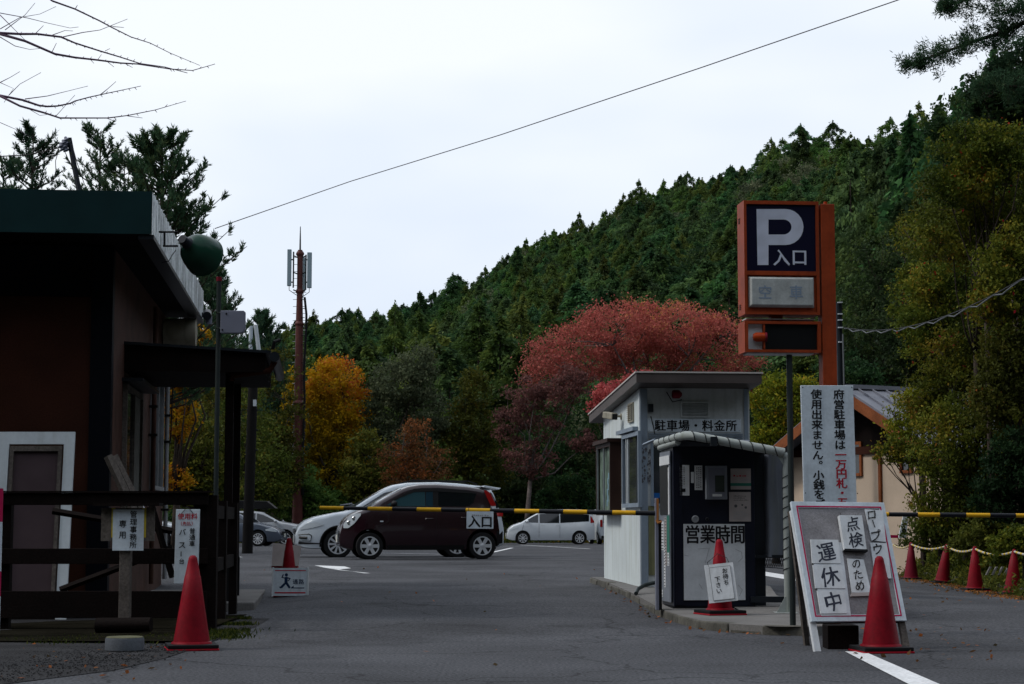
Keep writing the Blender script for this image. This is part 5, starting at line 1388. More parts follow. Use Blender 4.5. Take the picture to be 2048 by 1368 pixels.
# grey sedan, nose right
grey = paint('blue_grey_paint', (.075, .092, .125), .25)
SD = [(-2.27, .6), (-2.25, .95), (-2.1, 1.06), (-1.6, 1.12), (-1.05, 1.40), (-.5, 1.48), (.1, 1.47), (.5, 1.38), (1.08, 1.02), (1.2, .98), (1.85, .84), (2.15, .68), (2.25, .5), (2.27, .4)]
cx, cy = X(458, 80), 80.8
c = Car(4.54, 1.78, SD, .96, .19, (-1.32, 1.32), .32, grey, M['carglass'], 0, 'blue grey sedan beyond the porch posts on the left', (cx, cy, zg(cx, cy)), R(-5), spokes=10)
c.patch([(-.0, .98), (.85, .99)], [(-.0, 1.36), (.3, 1.32), (.85, 1.02)], M['carglass'], 'side_window'); c.patch([(-1.25, 1.05), (-.08, .98)], [(-1.25, 1.12), (-.8, 1.34), (-.08, 1.37)], M['carglass'], 'side_window')
c.patch([(1.65, .66), (2.1, .60)], [(1.65, .72), (1.9, .78), (2.1, .66)], M['lens'], 'headlight', off=.012); c.toppatch(.45, 1.1, M['carglass'], 'windscreen', .1); c.mirror(.85, 1.0); c.seam([(-.04, .34), (-.04, .98)], .012); c.handle(-.2, .86); c.front(.38, .5, .62)
# silver wagon with roof box
silver = paint('silver_paint', (.30, .32, .35), .28)
WG = [(-2.35, .6), (-2.33, 1.0), (-2.2, 1.3), (-2.0, 1.47), (-1.2, 1.53), (-.2, 1.54), (.35, 1.48), (1.05, 1.10), (1.2, 1.04), (1.9, .92), (2.2, .72), (2.35, .5)]
cx, cy = X(512, 84), 84.6
c = Car(4.7, 1.78, WG, 1.0, .2, (-1.35, 1.38), .33, silver, M['carglass'], 0, 'silver wagon carrying a black roof box behind the grey sedan', (cx, cy, zg(cx, cy)), R(-3), spokes=5)
c.patch([(.1, 1.02), (.95, 1.04)], [(.1, 1.42), (.4, 1.34), (.95, 1.08)], M['cartint'], 'side_window'); c.patch([(-.9, 1.02), (.03, 1.02)], [(-.9, 1.44), (.03, 1.42)], M['cartint'], 'side_window'); c.patch([(-2.0, 1.06), (-.98, 1.02)], [(-2.0, 1.3), (-.98, 1.43)], M['cartint'], 'side_window')
c.patch([(1.7, .74), (2.15, .66)], [(1.7, .82), (1.95, .86), (2.15, .74)], M['lens'], 'headlight', off=.012); c.toppatch(.4, 1.1, M['carglass'], 'windscreen', .1); c.mirror(.95, 1.05); c.front(.4, .58, .7)
rbx = MB(); rbx.hull8([(-1.35, -.38, 1.62), (.85, -.3, 1.64), (.85, .3, 1.64), (-1.35, .38, 1.62), (-1.28, -.34, 2.0), (.45, -.28, 1.96), (.45, .28, 1.96), (-1.28, .34, 2.0)])
bxo = rbx.build('roof_box', M['blackgloss'], c.t, local=True, bevel=.02)
for x in (-.9, .3): MB().box((x - .03, -.62, 1.56), (x + .03, .62, 1.61)).build('roof_bar', M['trim'], c.t, local=True)
# white car whose nose shows left of the fee board
cx, cy = X(268, 78), 78.5
c = Car(4.3, 1.75, SD[:1] + [(-2.12, .95), (-1.9, 1.3), (-1.6, 1.5), (-.4, 1.56), (.3, 1.5), (.9, 1.15), (1.2, 1.03), (1.85, .9), (2.1, .7), (2.15, .5)], 1.0, .2, (-1.28, 1.3), .32, white2, M['carglass'], 0, 'white car whose bonnet shows between office wall and fee board', (cx, cy, zg(cx, cy)), R(-4), spokes=8)
c.patch([(0, 1.02), (.85, 1.04)], [(0, 1.42), (.3, 1.36), (.85, 1.08)], M['carglass'], 'side_window'); c.patch([(1.6, .72), (2.0, .62)], [(1.6, .8), (1.85, .84), (2.0, .7)], M['lens'], 'headlight', off=.012); c.toppatch(.35, 1.15, M['carglass'], 'windscreen', .1); c.front(.4, .55, .66)
# dark tall van behind the white wagon
dark = paint('dark_blue_paint', (.02, .03, .045), .25)
cx, cy = X(776, 96), 97
c = Car(4.6, 1.75, [(-2.3, .6), (-2.28, 1.3), (-2.2, 1.8), (-2.05, 2.0), (.5, 2.04), (1.1, 1.96), (1.5, 1.6), (1.85, 1.2), (2.2, 1.05), (2.3, .6)], 1.25, .22, (-1.4, 1.45), .33, dark, M['carglass'], 0, 'dark blue tall van peeking over the white wagon bonnet', (cx, cy, zg(cx, cy)), R(6), spokes=6, tumble=.12, front_taper=.2)
c.patch([(.9, 1.32), (1.6, 1.34)], [(.9, 1.85), (1.15, 1.82), (1.6, 1.40)], mint, 'side_window'); c.patch([(-2.05, 1.32), (.8, 1.32)], [(-2.05, 1.78), (.8, 1.84)], mint, 'side_window'); c.toppatch(1.08, 1.84, M['carglass'], 'windscreen', .1)
MB().hull8([(-2.5, -.7, 1.92), (-1.9, -.7, 1.98), (-1.9, .7, 1.98), (-2.5, .7, 1.92), (-2.5, -.7, 1.97), (-1.9, -.7, 2.06), (-1.9, .7, 2.06), (-2.5, .7, 1.97)]).build('roof_spoiler', silver, c.t, local=True)
MB().hull8([(-1.3, -.6, 2.14), (-.9, -.6, 2.14), (-.9, .6, 2.14), (-1.3, .6, 2.14), (-1.25, -.6, 2.24), (-.9, -.6, 2.24), (-.9, .6, 2.24), (-1.25, .6, 2.24)]).build('roof_carrier', silver, c.t, local=True)
for y in (-.5, .5): MB().box((-1.15, y - .02, 2.0), (-1.05, y + .02, 2.15)).build('carrier_foot', M['trim'], c.t, local=True)

# ------------------------------------------------------------------ timber house on the right
hA = R(-60)                                   # ridge runs 60 degrees right of the view
r_ = Vector((math.sin(R(60)), math.cos(R(60)), 0)); g_ = Vector((math.cos(R(60)), -math.sin(R(60)), 0))
Cn = Vector((X(1900, 42), 42, 0)); gzh = -.25
hs = thing('timber_house', 'beige plaster house with orange timber gable and grey roof', 'house', (Cn.x, Cn.y, gzh), 0)
w_ = 2.9; ez = 2.55; az = 4.0; Lh = 9
def hp(a, b, z): return Cn - g_ * a + r_ * b + Vector((0, 0, z))       # a along gable leftwards, b into the depth
MB().prism([hp(0, 0, gzh), hp(2*w_, 0, gzh), hp(2*w_, 0, ez - .02), hp(w_, 0, az - .12), hp(0, 0, ez - .02)], r_ * Lh).build('wall', M['houseplaster'], hs)
gf = Fr(hp(2*w_, 0, 0), g_, UP)      # gable face frame, N towards -r
def gbox(x0, x1, y0, y1, h0, h1, m, nm, p=None):
    mb = MB(); gf.box(mb, x0, x1, y0, y1, h0, h1); return mb.build(nm, m, p or hs)
gbox(0, .12, gzh, ez, .002, .05, M['housewood'], 'timber_post'); gbox(2*w_ - .12, 2*w_, gzh, ez, .002, .05, M['housewood'], 'timber_post')
gbox(.12, 2*w_ - .12, ez - .02, ez + .16, .002, .06, M['redwood'], 'tie_beam')
xx = pix(gf, 1762, 950)[0]; gbox(xx - .04, xx + .04, gzh, ez - .021, .002, .055, M['housewood'], 'timber_post')
mb = MB(); mb.add([gf.p(.1, ez + .16, .004), gf.p(2*w_ - .1, ez + .16, .004), gf.p(w_, az - .15, .004)], [(0, 1, 2)]); mb.build('gable_shade_panel', M['darkwood'], hs)  # dark triangle painting in the shaded recess under the roof overhang
for (u0, u1, v0, v1) in ((1703, 1726, 884, 952), (1801, 1826, 888, 946)):
    x0, y1 = pix(gf, u0, v0); x1, y0 = pix(gf, u1, v1)
    f = MB(); gf.box(f, x0, x0 + .07, y0, y1, .002, .05); gf.box(f, x1 - .07, x1, y0, y1, .002, .05); gf.box(f, x0 + .07, x1 - .07, y0, y0 + .07, .002, .06); gf.box(f, x0 + .07, x1 - .07, y1 - .07, y1, .002, .05)
    fo = f.build('window', M['housewood'], hs); mb = MB(); gf.box(mb, x0 + .07, x1 - .07, y0 + .07, y1 - .07, .002, .012); mb.build('pane', M['glass'], fo)
ov, so = .6, .55
rf_ = []
for s_ in (0, 1):
    e = (-so, ez - so * .5) if s_ == 0 else (2*w_ + so, ez - so * .5)
    P = [hp(e[0], -ov, e[1]), hp(e[0], Lh, e[1]), hp(w_, Lh, az), hp(w_, -ov, az)]
    ro = MB().hull8(P + [p + Vector((0, 0, .07)) for p in P]).build('roof', M['houseroof'], hs)
    for i in range(22):
        b = -ov + .02 + i * .42
        if b > Lh: break
        a, c_ = hp(e[0], b, e[1] + .073), hp(w_, b, az + .073)
        MB().hull8([a, a + r_ * .03, c_ + r_ * .03, c_, a + UP * .045, a + r_ * .03 + UP * .045, c_ + r_ * .03 + UP * .045, c_ + UP * .045]).build('roof_seam', M['houseroof'], ro)
    P = [hp(e[0], -ov - .03, e[1] - .20), hp(e[0], -ov - .002, e[1] - .20), hp(w_, -ov - .002, az - .20), hp(w_, -ov - .03, az - .20)]
    MB().hull8(P + [p + Vector((0, 0, .27)) for p in P]).build('bargeboard', M['housewood'], hs)
MB().hull8([hp(w_ - .1, -ov - .03, az + .06), hp(w_ + .1, -ov - .03, az + .06), hp(w_ + .1, Lh, az + .06), hp(w_ - .1, Lh, az + .06), hp(w_ - .06, -ov - .03, az + .16), hp(w_ + .06, -ov - .03, az + .16), hp(w_ + .06, Lh, az + .16), hp(w_ - .06, Lh, az + .16)]).build('ridge_cap', M['houseroof'], hs)
# white bent post with reflector beside the bank
wq = thing('white_marker_board', 'small white slanted board with dark round mark behind the notice board', 'board', (X(1806, 38), 38, gz(X(1806, 38), 38)))
MB().prism([at(1797, 1076, 38), at(1812, 1076, 38), at(1817, 1034, 38), at(1807, 1030, 38)], (0, .05, 0)).build('board', M['whitepaint'], wq)
MB().lathe([(.045, 0), (.04, .01)], 12, Matrix.Translation(at(1808, 1061, 37.99)) @ Matrix.Rotation(R(90), 4, 'X')).build('dark_mark', M['black'], wq)
MB().box(tuple(at(1780, 1076, 38.2)), tuple(at(1800, 1070, 38.4))).build('red_white_base', M['crimson'], wq)

# ------------------------------------------------------------------ cell tower, poles, cables
TY = 100.0
tb_ = Vector((X(594.5, TY), TY, gz(0, TY)))
tw = thing('cell_tower', 'tall brown steel phone mast with grey antenna panels', 'phone mast', tb_)
def tz(v): return Z(v, TY)
MB().lathe([(.30, tb_.z), (.27, tz(1000)), (.27, tz(972))], 16, Matrix.Translation((tb_.x, tb_.y, 0))).build('base_section', M['towerbrown'], tw, smooth='auto')
MB().lathe([(.265, tz(971)), (.235, tz(810)), (.20, tz(655)), (.155, tz(585)), (.15, tz(505)), (.12, tz(500))], 16, Matrix.Translation((tb_.x, tb_.y, 0))).build('shaft', M['towerbrown'], tw, smooth='auto')
for v, r_2 in ((968, .36), (806, .31), (648, .25), (583, .22), (508, .22)):
    MB().lathe([(r_2 * .7, tz(v + 5)), (r_2, tz(v + 1)), (r_2, tz(v - 1)), (r_2 * .75, tz(v - 5))], 16, Matrix.Translation((tb_.x, tb_.y, 0))).build('flange', M['towerbrown'], tw, smooth='auto')
MB().tube([(tb_.x, TY, tz(505)), (tb_.x, TY, tz(480)), (tb_.x, TY, tz(453))], [.05, .04, .02], 8).build('lightning_rod', M['polegreen'], tw)
for (du, w2, v0, v1) in ((-20.5, 8, 500, 573), (20, 9, 506, 577), (4, 7, 512, 580)):
    x0 = tb_.x + du / F * TY; yy = TY + (-.2 if abs(du) > 10 else .75)
    MB().box((x0 - w2 / 2 / F * TY, yy - .1, tz(v1)), (x0 + w2 / 2 / F * TY, yy + .1, tz(v0))).build('antenna_panel', M['antenna'], tw, bevel=.02)
    xs_ = tb_.x + du * .62 / F * TY
    MB().tube([(xs_, yy + .1, tz(v1 + 3)), (xs_, yy + .1, tz(v0 + 4))], .04, 8).build('panel_pole', M['polegreen'], tw)
    for v in (512, 545, 580):
        MB().tube([(tb_.x, TY, tz(v + 5)), (xs_, yy + .1, tz(v))], .035, 6).build('bracket', M['polegreen'], tw)
    for v in (520, 565): MB().tube([(xs_, yy + .1, tz(v)), (x0, yy, tz(v))], .04, 6).build('bracket', M['polegreen'], tw)
    MB().tube([(x0, yy, tz(v1)), (x0 - .0, yy, tz(v1 + 8)), (tb_.x + du * .35 / F * TY, yy + .05, tz(v1 + 17)), (tb_.x, TY, tz(v1 + 20))], .02, 6).build('cable', M['polegreen'], tw)
cb = [(9, 595), (13, 630), (12.5, 660), (9, 740), (11, 800), (8.5, 900), (9, 990)]
MB().tube([(tb_.x + (a + 1) / F * TY, TY - .2, tz(v)) for a, v in cb], .045, 6).build('cable_run', M['black'], tw)
MB().tube([(tb_.x + (a + 3) / F * TY, TY - .15, tz(v)) for a, v in cb], .03, 6).build('cable_run', M['darksteel'], tw)
for v in range(600, 990, 18):
    MB().tube([(tb_.x, TY - .1, tz(v)), (tb_.x + 11 / F * TY, TY - .2, tz(v))], .02, 5).build('cable_clip', M['black'], tw)
for v in range(515, 960, 14):
    MB().tube([(tb_.x - .35, TY, tz(v)), (tb_.x + .35, TY, tz(v))], .014, 4).build('climbing_rung', M['steel'], tw)
for p in [o for o in bpy.data.objects if o.name.startswith('climbing_rung')][::1]: pass

UY = 52.0
up_ = thing('utility_pole', 'dark utility pole with white cable guards behind the porch', 'utility pole', (X(496, UY), UY, gz(-7, UY)))
MB().tube([(X(495, UY), UY, -.1), (X(503, UY), UY, Z(752, UY)), (X(504, UY), UY, Z(700, UY))], [.15, .13, .12], 12).build('shaft', M['concpole'], up_, smooth='auto')
MB().tube([at(501, 705, UY - .2), at(502, 652, UY - .2)], .055, 10).build('cable_guard', M['signwhite'], up_, smooth='auto')
MB().tube([at(518, 706, UY - .2), at(511, 650, UY - .2)], .06, 10).build('cable_guard', M['whitepaint'], up_, smooth='auto')
MB().box(tuple(at(506, 812, UY - .35)), tuple(at(513, 800, UY - .2))).build('white_label', M['whitepaint'], up_)
for v in (770, 820, 860, 900): MB().tube([(X(490, UY), UY, Z(v, UY)), (X(514, UY), UY, Z(v, UY))], .02, 5).build('climbing_step', M['darksteel'], up_)
cab = MB().tube([at(430, 457, 60), at(700, 363, 47), at(1000, 270, 38), at(1400, 136, 30), at(1796, 0, 24), at(1900, -40, 22.5)], [.014, .010, .009, .008, .007, .007], 6).build('overhead_cable', M['wire'], smooth=True, origin=at(1000, 270, 38))
tag(cab, 'long thin black cable rising across the white sky', 'cable')
P = []
for i in range(31):
    t = i / 30; P.append(at(1688, 655, 44).lerp(at(2080, 536, 28), t) - UP * (.75 * 4 * t * (1 - t) * .5) )
cb2 = thing('twisted_cable', 'pale twisted service cable sagging before the bushes on the right', 'cable', P[0])
MB().tube(P, .013, 6).build('messenger_wire', M['black'], cb2)
MB().tube([p + Vector((0, 0, -.03 + .035 * math.sin(i * 2.1))) for i, p in enumerate(P)], .012, 6).build('white_sheath', M['wiregrey'], cb2)
sp2 = thing('service_pole', 'thin dark service pole with white insulators behind the orange post', 'pole', (X(1688, 44), 44, -.2))
MB().tube([(X(1688, 44), 44, -.2), (X(1684.5, 44), 44, Z(604, 44))], .075, 10).build('shaft', M['darksteel'], sp2, smooth='auto')
MB().tube([(X(1695, 43.8), 43.8, -.2), (X(1692, 43.8), 43.8, Z(668, 43.8))], .02, 6).build('conduit', M['wiregrey'], sp2)
for v in (605, 628, 640, 655, 684): MB().box((X(1681, 44), 43.85, Z(v + 2, 44)), (X(1690, 44), 43.92, Z(v, 44))).build('insulator', M['cardwhite'], sp2)
# ------------------------------------------------------------------ foliage
def leaf_mesh(C, A, B, L, Wd, tone, name, m):
    """one small rhombus per leaf"""
    n = len(C)
    A = A / (np.linalg.norm(A, axis=1, keepdims=True) + 1e-9)
    B = B - A * (A * B).sum(1, keepdims=True); B = B / (np.linalg.norm(B, axis=1, keepdims=True) + 1e-9)
    L = np.broadcast_to(L, (n,))[:, None]; Wd = np.broadcast_to(Wd, (n,))[:, None]
    V = np.stack([C - A * L * .5, C - B * Wd * .5 - A * L * .05, C + A * L * .5, C + B * Wd * .5 - A * L * .05], 1).reshape(-1, 3)
    me = bpy.data.meshes.new(name)
    me.vertices.add(4 * n); me.vertices.foreach_set('co', V.astype(np.float32).ravel())
    me.loops.add(4 * n); me.loops.foreach_set('vertex_index', np.arange(4 * n, dtype=np.int32))
    me.polygons.add(n); me.polygons.foreach_set('loop_start', np.arange(0, 4 * n, 4, dtype=np.int32))
    at_ = me.attributes.new('tone', 'FLOAT', 'FACE'); at_.data.foreach_set('value', np.clip(tone, 0, 1).astype(np.float32))
    me.materials.append(m); me.update(calc_edges=True)
    return me
def mobj(name, me, parent):
    o = bpy.data.objects.new(name, me); COL.objects.link(o); setp(o, parent); return o
def rdir(r, n):
    v = r.normal(size=(n, 3)); return v / np.linalg.norm(v, axis=1, keepdims=True)

LM = dict(
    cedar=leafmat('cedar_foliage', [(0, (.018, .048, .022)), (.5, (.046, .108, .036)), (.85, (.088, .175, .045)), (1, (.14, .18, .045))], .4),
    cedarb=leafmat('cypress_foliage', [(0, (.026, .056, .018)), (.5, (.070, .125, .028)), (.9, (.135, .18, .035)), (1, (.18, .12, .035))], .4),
    fresh=leafmat('fresh_green_leaves', [(0, (.024, .058, .016)), (.5, (.060, .125, .028)), (.9, (.11, .18, .038)), (1, (.18, .15, .035))], .35),
    pine=leafmat('pine_needles', [(0, (.018, .045, .030)), (.6, (.045, .095, .052)), (1, (.10, .14, .05))], .2),
    olive=leafmat('olive_leaves', [(0, (.024, .038, .008)), (.5, (.070, .092, .016)), (.85, (.14, .14, .022)), (1, (.28, .14, .02))], .3),
    dark=leafmat('dark_leaves', [(0, (.010, .024, .010)), (.6, (.026, .056, .020)), (1, (.060, .090, .022))], .3),
    greygreen=leafmat('grey_green_leaves', [(0, (.030, .042, .026)), (.6, (.085, .105, .055)), (1, (.17, .18, .10))], .15),
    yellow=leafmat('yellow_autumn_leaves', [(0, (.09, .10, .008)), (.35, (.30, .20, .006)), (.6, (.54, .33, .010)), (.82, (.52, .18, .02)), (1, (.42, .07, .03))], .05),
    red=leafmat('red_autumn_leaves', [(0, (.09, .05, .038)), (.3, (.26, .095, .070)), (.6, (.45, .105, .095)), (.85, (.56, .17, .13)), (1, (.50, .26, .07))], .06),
    pink=leafmat('dull_pink_leaves', [(0, (.06, .03, .028)), (.6, (.16, .07, .065)), (1, (.27, .11, .10))], .08),
    brown=leafmat('brown_leaves', [(0, (.06, .05, .025)), (.5, (.17, .085, .03)), (1, (.42, .15, .035))], .1),
    vine=leafmat('vine_leaves', [(0, (.026, .040, .008)), (.4, (.075, .105, .014)), (.65, (.16, .17, .020)), (.85, (.26, .20, .022)), (.95, (.26, .11, .025)), (1, (.32, .02, .015))], .15),
    lime=leafmat('yellow_green_leaves', [(0, (.06, .09, .010)), (.5, (.19, .22, .018)), (.85, (.36, .26, .020)), (1, (.42, .14, .02))], .1),
    grass=leafmat('grass_and_moss', [(0, (.008, .016, .004)), (.6, (.026, .045, .007)), (1, (.08, .09, .016))], .1),
)

def conifer_mesh(h, r, seed, n=6500, mm='cedar', base=.04, s=.36, nb=120, blunt=1.5):
    """a crown of separate drooping sprays, uneven all round"""
    g = np.random.default_rng(seed)
    tb = base + (1 - base) * g.random(nb) ** .9; az = g.random(nb) * 2 * PI
    ph = g.uniform(0, 6.28, 3); lump = 1 + .22 * np.sin(az * 2 + ph[0] + tb * 5) + .15 * np.sin(az * 3 + ph[1] - tb * 9)
    Rb = (r * (1 - tb ** blunt) ** .8 * g.uniform(.55, 1.12, nb) + .18) * lump
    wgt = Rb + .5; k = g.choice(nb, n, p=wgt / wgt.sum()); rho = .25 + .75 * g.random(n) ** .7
    spread = .10 + .16 * Rb[k] / r
    a = az[k] + g.normal(0, 1, n) * spread; rr = Rb[k] * rho
    z = tb[k] * h + (.18 * rho - .32 * rho ** 2) * Rb[k] + g.normal(0, .13, n) - np.abs(g.normal(0, .16, n)) * rho
    C = np.stack([rr * np.cos(a), rr * np.sin(a), z], 1) + g.normal(0, .08, (n, 3))
    top = int(n * .005); q_ = g.random(top) ** .7; C[:top] = np.stack([g.normal(0, .22, top) * q_, g.normal(0, .22, top) * q_, h * (1.05 - .10 * q_)], 1)
    out = np.stack([np.cos(a), np.sin(a), np.full(n, -.35)], 1)
    A = out + rdir(g, n) * .6; B = rdir(g, n)
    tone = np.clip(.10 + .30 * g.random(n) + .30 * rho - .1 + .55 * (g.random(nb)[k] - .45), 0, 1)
    sz = s * g.uniform(.6, 1.3, n)
    return leaf_mesh(C, A, B, sz, sz * .45, tone, 'foliage', LM[mm])
def trunk_mesh(h, r, m):
    o = MB().tube([(0, 0, -.5), (0, 0, h * .5), (0, 0, h * .96)], [r, r * .6, .02], 8)
    me = bpy.data.meshes.new('trunk'); me.from_pydata(o.v, [], o.f); me.materials.append(m); return me

def broad(name, label, cat, base, lobes, mm, n, s, seed, trunk_r=.2, group=None, bark='bark', nclus=None, dens=1.0, tonef=None, hollow=.55, leafdir=-.2, forks=None):
    """lobes: (cx, cy, cz, rx, ry, rz) relative to base. Leaf clusters sit in the shell of the lobes, boughs reach for them."""
    g = np.random.default_rng(seed)
    t = thing(name, label, cat, base, 0, group)
    nc = nclus or max(30, n // 90)
    lob = np.array(lobes, float); vol = (lob[:, 3] * lob[:, 4] * lob[:, 5]) ** .67; li = g.choice(len(lob), nc, p=vol / vol.sum())
    d = rdir(g, nc); rad = hollow + (1 - hollow) * g.random(nc) ** .6
    cc = lob[li, :3] + d * lob[li, 3:6] * rad[:, None]
    cc = cc[cc[:, 2] > .25]; nc = len(cc)
    k = g.integers(0, nc, n); cs = (np.mean(lob[:, 3:6]) * .16) * g.uniform(.6, 1.4, nc)
    C = cc[k] + g.normal(0, 1, (n, 3)) * cs[k][:, None] * np.array([1, 1, .7])
    A = rdir(g, n) + np.array([0, 0, leafdir]); B = rdir(g, n)
    ct = g.random(nc)
    tone = .45 * ct[k] + .45 * g.random(n) + .05
    if tonef is not None: tone = tonef(C, tone, g)
    sz = s * g.uniform(.6, 1.3, n)
    mobj('foliage', leaf_mesh(C, A, B, sz, sz * .55, tone, 'foliage', LM[mm]), t)
    # boughs
    mb = MB(); ctr = cc.mean(0); zb = float(np.percentile(cc[:, 2], 8)) * .75
    fork = Vector((ctr[0] * .3, ctr[1] * .3, max(.6, min(zb, ctr[2] * .6))))
    mb.tube([(0, 0, -.3), (fork.x * .5, fork.y * .5, fork.z * .5), tuple(fork)], [trunk_r * 1.25, trunk_r, trunk_r * .8], 9)
    sel = g.permutation(nc)[:min(nc, 90)]; nm = 9
    mains = []
    for i in range(nm):
        c = Vector(cc[sel[i]]); mid = fork.lerp(c, .5) + Vector(g.normal(0, .12, 3)) * (c - fork).length * .6 + Vector((0, 0, .05 * (c - fork).length))
        P = [fork, fork.lerp(mid, .5) + Vector(g.normal(0, .04, 3)) * (c - fork).length, mid, c]
        mb.tube(P, [trunk_r * .5, trunk_r * .36, trunk_r * .22, .012], 6); mains.append(P)
    for i in sel[nm:]:
        c = Vector(cc[i]); bestd = 1e9
        for P in mains:
            for j in range(len(P) - 1):
                for q in (.3, .8):
                    s0 = P[j].lerp(P[j + 1], q); dd = (s0 - c).length + (0 if s0.z < c.z else 1.5 * (s0.z - c.z))
                    if dd < bestd: bestd = dd; st = s0
        mid = st.lerp(c, .5) + Vector(g.normal(0, .1, 3)) * bestd * .5
        mb.tube([st, mid, c], [trunk_r * .13, trunk_r * .08, .006], 4, cap=False)
    mb.build('trunk', M[bark], t, local=True, smooth=True)
    return t

def pine(name, label, base, h, r, seed, group, nb=75, ntw=9, nn=26, nl=.14, nw=.028, base_t=.25, lean=(0, 0), parts=True):
    g = np.random.default_rng(seed)
    t = thing(name, label, 'pine tree', base, 0, group)
    mb = MB(); mb.tube([(0, 0, -.4), (lean[0] * .4, lean[1] * .4, h * .5), (lean[0], lean[1], h)], [.16, .11, .012], 8)
    Cs = []; Ds = []
    for i in range(nb):
        tt = base_t + (1 - base_t) * (i + g.random()) / nb; a = g.random() * 2 * PI
        Ln = r * (1 - tt) ** .6 * g.uniform(.45, 1.15) + .25
        p0 = Vector((lean[0] * tt, lean[1] * tt, h * tt)); dr = Vector((math.cos(a), math.sin(a), .1 + .5 * tt))
        P = [p0, p0 + dr * Ln * .5, p0 + dr * Ln + Vector((0, 0, .22 * Ln))]
        mb.tube(P, [.035 * (1 - tt) + .012, .018, .006], 5, cap=False)
        for j in range(ntw):
            q = .3 + .7 * (j + g.random()) / ntw; c = P[0].lerp(P[1], q * 2) if q < .5 else P[1].lerp(P[2], q * 2 - 1)
            off = Vector(g.normal(0, .22, 3)) * Ln * .5 * (1.25 - q); off.z = abs(off.z) * .7
            tip = c + off
            Cs.append(tip); Ds.append((off.normalized() if off.length > .02 else dr) * .6 + Vector((0, 0, .8)) + dr * .4)
            if off.length > .1: mb.tube([c, tip], [.007, .004], 3, cap=False)
    Cs = np.array(Cs); Ds = np.array(Ds); Ds /= np.linalg.norm(Ds, axis=1, keepdims=True)
    k = np.repeat(np.arange(len(Cs)), nn); n = len(k)
    A = Ds[k] + rdir(g, n) * .75; A /= np.linalg.norm(A, axis=1, keepdims=True)
    ln = nl * g.uniform(.6, 1.2, n); shift = g.uniform(-.6, .6, n)[:, None] * nl
    C = Cs[k] + A * ln[:, None] * .5 - Ds[k] * nl * .3 + Ds[k] * shift
    tone = .15 + .45 * g.random(len(Cs))[k] + .35 * g.random(n)
    mobj('foliage', leaf_mesh(C, A, rdir(g, n), ln, nw, tone, 'foliage', LM['pine']), t)
    mb.build('trunk', M['bark'], t, local=True)
    return t

# ------------------------------------------------------------------ terrain
RU = [-900, 300, 480, 560, 650, 760, 830, 930, 1040, 1140, 1220, 1330, 1480, 1600, 1750, 1900, 2000, 2200, 2800, 3600]
RV = [760, 740, 715, 690, 655, 645, 628, 580, 520, 478, 440, 388, 348, 290, 285, 250, 185, 90, -50, -50]
DU = [-900, 600, 900, 1200, 1500, 1750, 1950, 2150, 2500, 3600]
DR = [430, 430, 430, 430, 400, 340, 260, 190, 140, 120]
DB = [112, 116, 118, 118, 112, 84, 66, 56, 50, 46]
TH = 10.5
def hill(u, Y):
    Dr = float(np.interp(u, DU, DR)); Db = float(np.interp(u, DU, DB)); vr = float(np.interp(u, RU, RV))
    zr = at(u, vr, Dr).z - TH * .8
    q = (Y - Db) / (Dr - Db)
    zb = -.3 if u > 1550 else -.12
    if q <= 0: return zb
    if q <= 1: return zb + (zr - zb) * q ** 1.12
    return zr - (zr - zb) * .35 * (q - 1) ** 1.3
us = np.linspace(-900, 3600, 91); vs = []; nY = 40
for u in us:
    Db = float(np.interp(u, DU, DB)); Dr = float(np.interp(u, DU, DR))
    for j in range(nY):
        q = (j / (nY - 1)) ** 1.3 * 1.5
        Y = Db + (Dr - Db) * q - (.0 if j else 3); x = (u - 1024) / F * Y
        z = hill(u, Y); z += (noise.noise(Vector((x * .03, Y * .03, 0))) * 3.0 * min(1, q * 6)) if j else -.3
        vs.append((x, Y, z))
MB().add(vs, [(i*nY+j, (i+1)*nY+j, (i+1)*nY+j+1, i*nY+j+1) for i in range(90) for j in range(nY-1)]).build('wooded_hillside', M['soil'], smooth=True, kind='structure')
# far ground sheet and unseen slopes added behind, raised to block sky light
MB().box((-700, -700, -2.2), (700, 1000, -2.0)).build('valley_floor', M['soil'], kind='structure')
vs = []; nA = 60; rr_ = [(26, .0), (40, 6), (70, 26), (120, 75), (200, 125), (300, 145)]
for i in range(nA + 1):
    a = R(150) + R(240) * i / nA       # from the left, round behind, to the right
    for (rd, z) in rr_:
        k = sm(R(150), R(205), a) * (1 - sm(R(350), R(388), a)); k = max(.12, k)
        sx = rd * math.cos(a) * 1.2; sy = rd * math.sin(a) - 2
        vs.append((sx, sy, z * k * (1 + .15 * math.sin(a * 9) + .2 * noise.noise(Vector((sx * .05, sy * .05, 3)))) - .4))
k_ = len(rr_)
MB().add(vs, [(i*k_+j, (i+1)*k_+j, (i+1)*k_+j+1, i*k_+j+1) for i in range(nA) for j in range(k_-1)]).build('unseen_blocking_slope', mat('dark_blocking_slope', (.014, .022, .010), .95, 0, .5, .2, .4, 2), smooth=True, kind='structure')

# ------------------------------------------------------------------ hillside conifers
protos = []
for i in range(7):
    h = 9.6 + (i * 5 % 7) * .3; r = 2.7 + .3 * (i * 3 % 5)
    protos.append((conifer_mesh(h, r, 100 + i, 10500, 'cedar' if i in (0, 1, 3) else 'cedarb' if i < 6 else 'fresh', nb=(110, 80, 140, 95, 120, 75, 100)[i], blunt=(1.9, 3.0, 2.2, 3.6, 2.0, 2.6, 3.2)[i]), trunk_mesh(h, .18, M['bark']), h))
